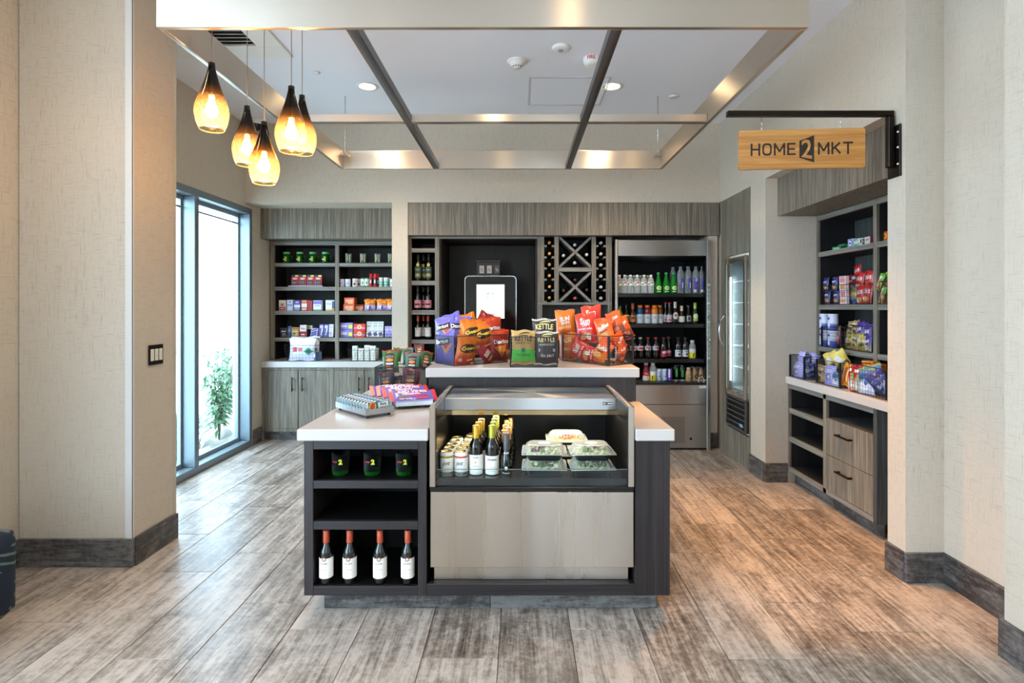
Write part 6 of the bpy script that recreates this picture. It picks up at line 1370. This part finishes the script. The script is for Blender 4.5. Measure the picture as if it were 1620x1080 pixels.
bottleproto('coffee', 'coffee_bottle', [(0, 0), (.029, 0), (.031, .005), (.030, .07), (.028, .09), (.02, .118), (.018, .124)], P((190, 156, 110), .2, coat=.3), (.0205, .122, .138, P((206, 196, 176), .35, .4)), [], [], 16, [('ell', 0, .05, .036, .04, (90, 84, 70)), ('ell', 0, .05, .028, .032, (206, 190, 150))]); bottleproto('mocha', 'coffee_bottle', [(0, 0), (.029, 0), (.031, .005), (.030, .07), (.028, .09), (.02, .118), (.018, .124)], P((156, 120, 84), .2, coat=.3), (.0205, .122, .138, P((120, 116, 112), .3, .6)), [], [], 16, [('ell', 0, .05, .036, .04, (40, 34, 30)), ('ell', .006, .05, .02, .022, (190, 170, 140))])
def shelfrow(rows, z, g, Y=5.46):
    for key, x, l, *o in rows:
        y_ = Y + (o[0] if o else 0); put(key, l, 'drink can' if 'energy' in key else 'bottle', (px(x, y_), y_, z + .0005), R(random.uniform(-12, 12)), g)
f1 = [('fwater', 979.8, 'clear water bottle at the wine rack end of the top fridge shelf')] + [('fwater', x, f'clear water bottle, {ORD[k + 1]} from the wine rack end of the top fridge shelf') for k, x in enumerate((988.4, 997.6, 1008, 1019, 1029.8))]
f1 += [('fwater', x, f'water bottle in the second row behind the {ORD[k + 1]} front bottle', .08) for k, x in enumerate((993, 1003, 1013.5, 1025))]
f1 += [('fgreen', x, f'green sparkling water bottle {l} on the top fridge shelf') for x, l in ((1041.5, 'beside the clear water'), (1053.8, 'in the middle of the three'), (1065.5, 'beside the tall bottles'))]
f1 += [('ftall' if k < 2 else 'ftall2', x, f'tall clear bottle with a blue label, {l}') for k, (x, l) in enumerate(((1076.8, 'beside the green bottles'), (1088.6, 'second from the green bottles'), (1100.6, 'third from the green bottles'), (1111.5, 'at the mirrored fridge wall')))]
f1 += [('ftall', 1064.5, 'tall bottle whose dark cap shows behind the green bottles', .10)]
shelfrow(f1, FZ[0], 'bottles on the top fridge shelf')
shelfrow([('limetea', 980.5, 'lime labelled drink at the wine rack end of the second fridge shelf'), ('darklime', 990.5, 'dark drink with a yellow topped label on the second fridge shelf'), ('brewbrown', 1001, 'brown bottle with a copper foil neck'), ('gblue', 1012.5, 'blue sports drink with an orange cap'), ('gred', 1024, 'dark red sports drink with an orange cap'), ('gorange', 1035.4, 'orange sports drink with an orange cap'), ('gbrown', 1043.5, 'brownish sports drink behind the orange one', .06),
    ('pinkneck', 1059, 'slim dark bottle with a red band'), ('pinkneck', 1053, 'slim dark bottle behind the red banded one', .07), ('whitecap', 1068, 'dark bottle with a tall white cap and round label'), ('creamfoil', 1078.3, 'short dark bottle with a cream foil neck'), ('dark83', 1089, 'dark bottle with a black and white label'), ('greencap', 1099.5, 'dark green bottle with a lime foil neck')], FZ[1], 'bottles on the second fridge shelf')
shelfrow([('dietw', 1002, 'cola bottle with a white label half hidden behind the chip basket'), ('dietw', 1013, 'cola bottle with a white label and white cap'), ('silverred', 1025, 'cola bottle with a silver label and red cap beside the white capped one'), ('silverred', 1037.3, 'cola bottle with a silver label and red cap beside the maroon one'), ('drp', 1049.7, 'dark soda bottle with a maroon label'), ('drp', 1057.5, 'dark soda bottle behind the maroon labelled one', .07), ('whitelab', 1072.8, 'dark soda with a pale label and black cap beside the maroon ones'), ('whitelab', 1084, 'dark soda with a pale label and black cap beside the yellow drink'), ('vityel', 1095.3, 'clear drink with a white and yellow label on the third fridge shelf')], FZ[2], 'bottles on the third fridge shelf')
shelfrow([('vitred', 1022, 'red drink with a white cap on the fridge deck'), ('vityel', 1033, 'clear drink with a white and yellow label on the fridge deck'), ('energyblue', 1042.5, 'pale blue slim can beside the yellow labelled drink'), ('energyblue', 1050.8, 'pale blue slim can in the middle of the three'), ('energyviolet', 1059.2, 'violet and white slim can'), ('energyblack', 1069, 'black can with green stripes beside the violet can', .03), ('energyblack', 1079, 'black can with green stripes beside the coffee drinks', .03), ('coffee', 1089.3, 'cream coloured coffee bottle'), ('mocha', 1099.3, 'brown coffee bottle beside the cream one'), ('mocha', 1108.8, 'brown coffee bottle behind the round sticker'), ('energyblack', 1065, 'black can in the second row behind the front black cans', .11), ('energyblack', 1075, 'black can in the second row towards the coffee drinks', .11), ('mocha', 1095, 'coffee bottle in the second row behind the cream bottle', .09), ('mocha', 1104, 'coffee bottle in the second row behind the brown ones', .09)], FZ[3], 'drinks on the fridge deck', 5.44)
# freezer goods
def frz(label, name, y, k, w, h, c, items): carton(name, label, 'frozen food', (2.16, y, FRZ[k] + .004), w, .09, h, c, items, R(-62), 'frozen food in the slim freezer')
frz('dark red frozen food box high in the slim freezer', 'frozen_box', 4.80, 5, .12, .13, (120, 40, 50), [('rect', 0, .2, .8, .3, (210, 190, 190)), ('rect', 0, -.25, .6, .2, (60, 26, 30))])
bottleproto('icetub', 'ice_cream_tub', [(0, 0), (.04, 0), (.048, .09)], P((226, 214, 190), .4), (.051, .088, .104, P((226, 196, 60), .4)), [(.02, .06, P((196, 150, 60), .4))], [], 18, (), 'lid')
put('icetub', 'yellow lidded ice cream tub in the middle of the slim freezer', 'ice cream', (2.14, 4.81, FRZ[3] + .004), 0); put('icetub', 'ice cream tub in the second place beside the yellow lidded one', 'ice cream', (2.16, 4.93, FRZ[3] + .004), 0)
frz('white frozen food box below the ice cream tub', 'frozen_box', 4.80, 2, .12, .10, (220, 226, 226), [('rect', 0, .2, .8, .2, (90, 120, 150)), ('rect', 0, -.2, .5, .3, (190, 200, 190))]); frz('pale green frozen food box low in the slim freezer', 'frozen_box', 4.80, 1, .12, .11, (190, 214, 170), [('rect', 0, .1, .8, .4, (226, 236, 214)), ('rect', 0, -.3, .6, .16, (110, 160, 90))])
# ================================================================== AISLE SHELVES (recess faces the aisle, -X)
def aisle(x, X_): return ydep(x, X_)
RZ = -PI / 2        # front faces -X
def ax(x, y, X_): Y = ydep(x, X_); return (X_, Y, pz(y, Y))
TX = 2.45
def abox(name, label, cat, x0, x1, y0, y1, z, c, items, X_=TX, d=.05, tw=0, group=None, lean=0, base=0):
    ya, yb = ydep(x1, X_), ydep(x0, X_); Y = (ya + yb) / 2; s = Y / F
    return carton(name, label, cat, (X_ + d / 2, Y, z + base), yb - ya, d, (y1 - y0) * s, c, items, RZ + R(tw), group, lean=0)
G = 'small packs on the top aisle shelf'
abox('gum_pack', 'green gum pack lying nearest the pier on the top aisle shelf', 'gum pack', 1317, 1328, 388, 394, RSZ[0], (40, 120, 70), [('rect', 0, 0, .7, .4, (150, 200, 160))], group=G, tw=10)
abox('gum_pack', 'green gum pack standing on the top aisle shelf', 'gum pack', 1324, 1337, 381.5, 391.5, RSZ[0], (50, 150, 80), [('text', 'mint', 0, .1, .7, WH), ('rect', 0, -.3, .8, .14, (30, 90, 60))], X_=2.5, group=G, tw=-8)
abox('mint_tin', 'blue and white oval mint tin on the top aisle shelf', 'mint tin', 1341, 1349.5, 374.5, 388.5, RSZ[0], (190, 200, 226), [('ell', 0, 0, .9, .9, (60, 80, 160)), ('ell', 0, 0, .7, .7, (220, 226, 240)), ('rect', 0, 0, .5, .16, (60, 80, 160))], group=G)
abox('gum_pack', 'white and green box beside the blue mint tin', 'gum pack', 1351, 1357, 378, 387, RSZ[0], (214, 226, 214), [('rect', 0, -.2, .8, .4, (80, 170, 120))], group=G)
abox('gum_pack', 'white box with a black corner on the top aisle shelf', 'gum pack', 1356.5, 1363.5, 373.5, 386, RSZ[0], (220, 226, 216), [('rect', .3, .1, .3, .5, (40, 36, 36)), ('rect', -.2, -.2, .4, .3, (150, 190, 150))], group=G)
abox('gum_pack', 'small dark striped box beside the maroon box', 'gum pack', 1364, 1367, 375, 385.5, RSZ[0], (60, 50, 48), [('rect', 0, .1, .6, .3, (170, 164, 150))], group=G)
abox('candy_box', 'maroon edged white box beside the upright divider', 'candy box', 1367.5, 1378, 371, 384.5, RSZ[0], (130, 30, 60), [('rect', -.06, 0, .8, .86, (216, 210, 206)), ('rect', -.06, .1, .5, .2, (150, 130, 130))], group=G)
abox('candy_box', 'bright orange box with a yellow emblem in the far bay of the top aisle shelf', 'candy box', 1394, 1404, 363, 379, RSZ[0], (224, 84, 30), [('ell', .1, .05, .6, .5, (240, 190, 50)), ('rect', -.42, 0, .14, 1, (110, 40, 70)), ('ell', .1, .05, .3, .3, (90, 130, 50))])
# shelf 2: long wire basket with packs
def abasket(label, x0, x1, X_, z, d, h, pitch=.03, flare=1.0, post=0, m=None, yaw=0):
    ya, yb = ydep(x1, X_), ydep(x0, X_)
    return basket(label, (X_ + d / 2, (ya + yb) / 2, z), RZ + yaw, yb - ya, d, h, 'grid', pitch, m or M_BLKW, flare, .001, .0026, post)
abasket('black wire basket of blue, pink and red packs on the second aisle shelf', 1306.5, 1375.5, 2.43, RSZ[1], .2, .15, .03, 1.09)
abasket('black wire basket of green snack bags in the far bay of the second aisle shelf', 1393, 1430, 2.365, RSZ[1], .2, .15, .03, 1.06)
def abagproto(key, w, h, d, stops, items, seal=None, seed=0): bagproto(key, w, h, d, stops, items, seal, seed)
abagproto('bluepop', .105, .15, .045, [(0, (60, 40, 30)), (.2, (70, 50, 60)), (.4, (36, 40, 100)), (1, (52, 56, 130))], [('ell', 0, -.035, .07, .045, (150, 100, 50)), ('ell', .02, -.045, .03, .03, (196, 150, 90)), ('text', 'yoyo', 0, .02, .075, (210, 214, 236), .1)], seal=(60, 64, 140), seed=61)
abagproto('redbits', .12, .16, .05, [(0, (170, 90, 50)), (.25, (196, 50, 40)), (1, (206, 36, 40))], [('rect', 0, .02, .09, .034, (236, 230, 226), .1), ('text', 'BITS', 0, .02, .075, (150, 26, 30), .1), ('ell', 0, -.045, .07, .045, (206, 150, 90)), ('ell', -.02, -.05, .03, .03, (236, 220, 190))], seal=(200, 40, 40), seed=62)
abagproto('trail', .11, .15, .045, [(0, (60, 100, 150)), (.3, (70, 90, 130)), (.6, (196, 170, 80)), (1, (110, 130, 150))], [('ell', 0, -.02, .07, .06, (190, 150, 90)), ('ell', .01, -.03, .04, .03, (80, 120, 170)), ('rect', 0, .04, .07, .02, (90, 110, 60))], seal=(80, 110, 150), seed=63)
abagproto('greenstick', .075, .16, .035, [(0, (150, 60, 60)), (.4, (170, 130, 80)), (.6, (90, 140, 40)), (1, (110, 180, 50))], [('rect', 0, .0, .02, .09, (206, 160, 110), .1), ('ell', 0, .05, .04, .03, (214, 226, 190))], seal=(110, 170, 50), seed=64)
abagproto('lavender', .13, .18, .05, [(0, (150, 150, 226)), (.5, (176, 178, 244)), (1, (190, 186, 246))], [('ell', .0, .0, .06, .05, (110, 110, 200)), ('ell', .01, .0, .03, .03, (220, 206, 130)), ('text', 'Chips', 0, .045, .08, (236, 236, 250), .1)], seal=(170, 168, 240), seed=65)
abagproto('navybag', .12, .16, .05, [(0, (30, 34, 60)), (.5, (40, 46, 84)), (1, (70, 74, 140))], [('text', 'Bold', 0, .02, .08, (150, 160, 206), .2), ('rect', 0, -.03, .07, .02, (70, 84, 140), .2)], seal=(110, 106, 190), seed=66)
abagproto('yellowbag', .13, .18, .05, [(0, (130, 110, 50)), (.5, (206, 180, 80)), (1, (226, 206, 110))], [('rect', -.01, .02, .05, .06, (214, 214, 206), .4), ('rect', .03, -.03, .06, .03, (70, 64, 40), .3)], seal=(196, 176, 80), seed=67)
abagproto('tanmix', .12, .16, .05, [(0, (120, 84, 50)), (.3, (190, 150, 90)), (.6, (110, 80, 56)), (1, (206, 176, 130))], [('ell', 0, -.02, .08, .07, (206, 176, 120)), ('ell', .01, -.03, .05, .04, (90, 64, 44)), ('rect', 0, .045, .08, .02, (226, 206, 170))], seal=(190, 150, 100), seed=68)
abagproto('violetmix', .11, .17, .045, [(0, (206, 190, 130)), (.35, (110, 90, 120)), (.6, (84, 56, 140)), (1, (90, 60, 156))], [('rect', 0, .02, .06, .03, (206, 200, 236), .2), ('ell', 0, -.045, .06, .05, (206, 186, 130))], seal=(96, 66, 160), seed=69)
abagproto('orangestick', .08, .18, .04, [(0, (190, 110, 30)), (.6, (214, 130, 36)), (1, (226, 150, 50))], [('rect', 0, 0, .02, .12, (120, 64, 24)), ('rect', .02, .0, .006, .11, (240, 200, 110))], seal=(210, 130, 40), seed=70)
abagproto('redgreen', .10, .18, .045, [(0, (190, 60, 40)), (.3, (214, 206, 200)), (.55, (206, 40, 40)), (1, (190, 30, 50))], [('rect', .02, -.02, .03, .10, (120, 190, 60), .2), ('ell', -.01, -.05, .04, .04, (226, 226, 214)), ('rect', -.02, .05, .04, .02, WH)], seal=(190, 40, 50), seed=71)
abagproto('bluewhite', .13, .18, .05, [(0, (150, 176, 220)), (.4, (206, 214, 236)), (.7, (90, 120, 170)), (1, (120, 150, 190))], [('ell', 0, -.02, .08, .06, (226, 230, 244)), ('rect', 0, .04, .08, .03, (60, 90, 140), .2), ('ell', .02, .0, .03, .03, (80, 110, 180))], seal=(150, 180, 80), seed=72)
def abag(key, label, x, y, hpx, X_, yaw=0, roll=0, lean=0, h=.16, g='snack bags on the aisle shelves', cat='snack bag'):
    Y = ydep(x, X_); s = hpx * Y / F / h
    e = (Matrix.Rotation(RZ + R(yaw), 3, 'Z') @ Matrix.Rotation(R(lean), 3, 'X') @ Matrix.Rotation(R(-roll), 3, 'Y')).to_euler()
    return put(key, label, cat, (X_, Y, pz(y, Y)), tuple(e), g, s)
G = 'packs in the long basket on the second aisle shelf'
for k, (x, y, l) in enumerate(((1305.5, 450, 'upper pack nearest the pier'), (1319.5, 449, 'upper pack beside the pink box'), (1308, 470, 'lower pack nearest the pier'), (1322, 470, 'lower pack beside the pink box'))):
    abag('bluepop', 'navy pack with brown balls, ' + l, x + 1.5, y, 21, 2.435, 0, 0, -4, .15, G)
for x0, x1, y0, y1, b_, l in ((1328.5, 1338.5, 458.5, 480, .002, 'lower'), (1327.5, 1338, 435.5, 458, .108, 'upper')):
    abox('cookie_box', f'white and pink cookie box, {l} of its stack', 'box', x0, x1, y0, y1, RSZ[1], (230, 206, 206), [('rect', 0, .2, .7, .3, (214, 130, 140)), ('ell', .0, -.26, .7, .3, (226, 160, 90)), ('rect', 0, .42, .7, .06, (206, 90, 110))], 2.43, .025, 0, G, base=b_)
tub('shaker', .042, .12, (130, 120, 116), (120, 112, 110), .03, [(.015, .08, (130, 40, 56))], [('rect', 0, .05, .05, .03, (206, 190, 190))], 'snack_canister')
put('shaker', 'grey and crimson canister beside the lower cookie box', 'canister', (2.51, ydep(1345, 2.51), RSZ[1] + .004), 0, G)
abox('snack_box', 'crimson box with a white disc on the second aisle shelf', 'box', 1340, 1353, 433, 457, RSZ[1], (140, 28, 54), [('ell', .3, .3, .5, .2, (220, 220, 226)), ('rect', -.1, .1, .5, .12, (214, 190, 200)), ('ell', .1, -.3, .5, .3, (190, 120, 90))], 2.53, .06, 0, G, base=.11)
abag('trail', 'blue and yellow trail mix bag leaning on the red bags', 1351, 466, 27, 2.49, 0, -16, -3, .15, G)
for x, y, hp, X_, roll, l in ((1357.5, 431, 24, 2.58, 10, 'red candy bag standing highest at the back'), (1361, 444, 27, 2.53, -8, 'red candy bag with a big white panel in the upper row'), (1375.5, 442, 28, 2.52, -4, 'red candy bag against the upright divider, upper row'), (1362, 466, 29, 2.48, 4, 'red candy bag in the middle of the lower row'), (1373.5, 464, 30, 2.47, -8, 'red candy bag lowest beside the upright divider')):
    abag('redbits', l, x, y, hp, X_, 0, roll, -3, .16, G)
for x, y, roll, l in ((1393, 446, -24, 'green topped stick bag leaning out in the far bay'), (1396.5, 466, -18, 'green and brown stick bag low in the far bay'), (1401, 444, 10, 'green stick bag against the white wall edge'), (1403, 468, -10, 'dark stick bag behind the white wall edge')):
    abag('greenstick', l, x, y, 26, 2.40 if x < 1400 else 2.44, 0, roll, -4, .16, 'stick bags in the far bay')
# shelf 3
abasket('black wire basket of snack canisters on the third aisle shelf', 1300, 1331, 2.395, RSZ[2], .2, .16, .022, 1.0, .012)
abasket('black wire basket of tan and violet bags on the third aisle shelf', 1339, 1380, 2.43, RSZ[2], .2, .18, .03, 1.02)
G = 'snack canisters in the third shelf basket'
bottleproto('crispcan', 'snack_canister', [(0, 0), (.034, 0), (.036, .004), (.036, .12)], banded([(0, (70, 76, 160)), (.35, (96, 104, 190)), (.5, (226, 228, 240)), (1, (206, 210, 236))], .35, wrinkle=0), (.037, .119, .127, P((226, 228, 236), .4)), [], [], 18, [('rect', .0, .05, .03, .07, (214, 220, 244)), ('ell', 0, .09, .03, .024, (70, 76, 170))], 'lid')
for x, b_, l in ((1304.5, .115, 'upper canister nearest the pier'), (1318, .115, 'upper canister second from the pier'), (1305, .003, 'lower canister nearest the pier'), (1318, .003, 'lower canister second from the pier')):
    if b_ > .1: put('crispcan', 'blue and white crisp canister, ' + l, 'canister', (2.436, ydep(x, 2.436), RSZ[2] + .134), (0, 0, RZ), G)
    else: put('crispcan', 'blue and white crisp canister, ' + l, 'canister', (2.436, ydep(x, 2.436), RSZ[2] + .004), (0, 0, RZ), G)
abag('tanmix', 'tan nut bag in the canister basket', 1325, 526, 22, 2.47, 0, 0, -3, .16, 'bags in the canister basket'); abag('redbits', 'red and green pack low in the canister basket', 1324, 536, 16, 2.455, 0, 0, -3, .16, 'bags in the canister basket')
G = 'bags in the tan and violet basket'
for key, x, y, hp, X_, roll, l in (('tanmix', 1347, 523, 30, 2.52, -6, 'tan bag standing highest in its basket'), ('tanmix', 1354, 520, 28, 2.50, 8, 'brown topped tan bag beside the violet ones'), ('violetmix', 1362, 524, 30, 2.49, 0, 'violet topped bag in the middle of the basket'), ('violetmix', 1374, 528, 32, 2.47, -8, 'violet bag beside the upright divider'), ('yellowbag', 1344, 540, 26, 2.47, 2, 'yellow bag low at the pier end of the basket'), ('tanmix', 1353, 541, 25, 2.46, -3, 'tan bag low in the middle of the basket'), ('yellowbag', 1363, 541, 26, 2.455, 4, 'yellow topped bag low beside the violet one'), ('violetmix', 1374, 543, 26, 2.45, 0, 'violet and cream bag lowest beside the divider')):
    abag(key, l, x, y, hp, X_, 0, roll, -4, .17, G)
for k, x in enumerate((1324, 1332)): put('shaker', 'dark canister ' + ('behind the tan nut bag' if k == 0 else 'between the two baskets at the back of the shelf'), 'canister', (2.62, ydep(x + 6, 2.62), RSZ[2]), 0, None)
# worktop baskets
abasket('black wire basket of lavender chip bags on the aisle worktop', 1250, 1272.5, 2.185, CZR, .20, .175, .018, 1.0, .012)
abasket('black wire basket of yellow and lilac bags on the aisle worktop', 1292, 1329, 2.195, CZR, .20, .175, .018, 1.0, .012)
abasket('black wire basket of many coloured candy bags on the aisle worktop', 1345, 1401, 2.195, CZR, .22, .185, .028, 1.04)
G = 'chip bags in the lavender basket'
for key, x, y, hp, X_, yaw, roll, l in (('lavender', 1262, 571, 34, 2.26, 20, -6, 'lavender chip bag sticking out at the pier end'), ('lavender', 1263, 588, 32, 2.235, 10, 4, 'lavender chip bag behind the wire front'), ('navybag', 1281, 588, 30, 2.30, 70, 10, 'dark navy bag seen through the short basket side'), ('lavender', 1285, 570, 24, 2.36, 50, -20, 'lavender bag leaning at the back of its basket'), ('navybag', 1276, 574, 26, 2.32, 40, 8, 'navy bag standing behind the lavender one')):
    abag(key, l, x, y, hp, X_, yaw, roll, -6, .18, G)
G = 'bags in the yellow and lilac basket'
for key, x, y, hp, X_, yaw, roll, l in (('tanmix', 1299, 592, 34, 2.235, 6, 0, 'gold and brown bag at the pier end of its basket'), ('lavender', 1314, 596, 36, 2.235, 6, 4, 'lilac bag behind the wire front'), ('yellowbag', 1316, 573, 34, 2.29, 20, 22, 'yellow bag sticking up out of the basket'), ('yellowbag', 1331, 571, 34, 2.32, 40, 32, 'yellow and dark bag leaning over the basket side'), ('bluewhite', 1323, 601, 26, 2.235, 10, -4, 'white and blue bag lowest near the corner post'), ('navybag', 1336, 596, 34, 2.33, 60, 0, 'dark bag seen through the near short side')):
    abag(key, l, x, y, hp, X_, yaw, roll, -6, .18, G)
G = 'bags in the many coloured basket'
for key, x, y, hp, X_, yaw, roll, l in (('orangestick', 1340, 592, 36, 2.235, 20, -8, 'orange stick bag at the yellow basket end'), ('redgreen', 1351, 597, 42, 2.25, 12, 6, 'red and white candy bag beside the orange stick bag'), ('redgreen', 1360, 600, 44, 2.25, 20, -4, 'red and green candy bag in the middle of the basket'), ('bluewhite', 1371, 606, 46, 2.245, 10, 6, 'blue and white bag in the middle of the basket'), ('bluewhite', 1384, 597, 40, 2.29, 30, 18, 'blue and white bag leaning towards the white wall'), ('navybag', 1393, 606, 44, 2.28, 50, 36, 'navy bag leaning over in the corner of the basket'), ('navybag', 1399, 612, 36, 2.26, 40, 40, 'navy bag lying lowest beside the white wall')):
    abag(key, l, x, y, hp, X_, yaw, roll, -6, .18, G)
abox('candy_box', 'plain orange box sticking up in the many coloured basket', 'box', 1364, 1377, 567, 585, CZR, (226, 130, 30), [('rect', 0, .1, .6, .3, (240, 160, 60)), ('rect', 0, -.3, .8, .1, (200, 104, 24))], 2.33, .06, 15, base=.12)
abox('candy_box', 'second orange box beside the plain one in the basket', 'box', 1378, 1388, 570, 585, CZR, (214, 116, 26), [('rect', 0, .1, .6, .3, (236, 150, 60)), ('rect', 0, -.3, .8, .1, (190, 96, 24))], 2.34, .06, 0, base=.12)
abasket('black wire basket end showing past the many coloured basket', 1404, 1430, 2.20, CZR, .2, .18, .028, 1.0, .012)
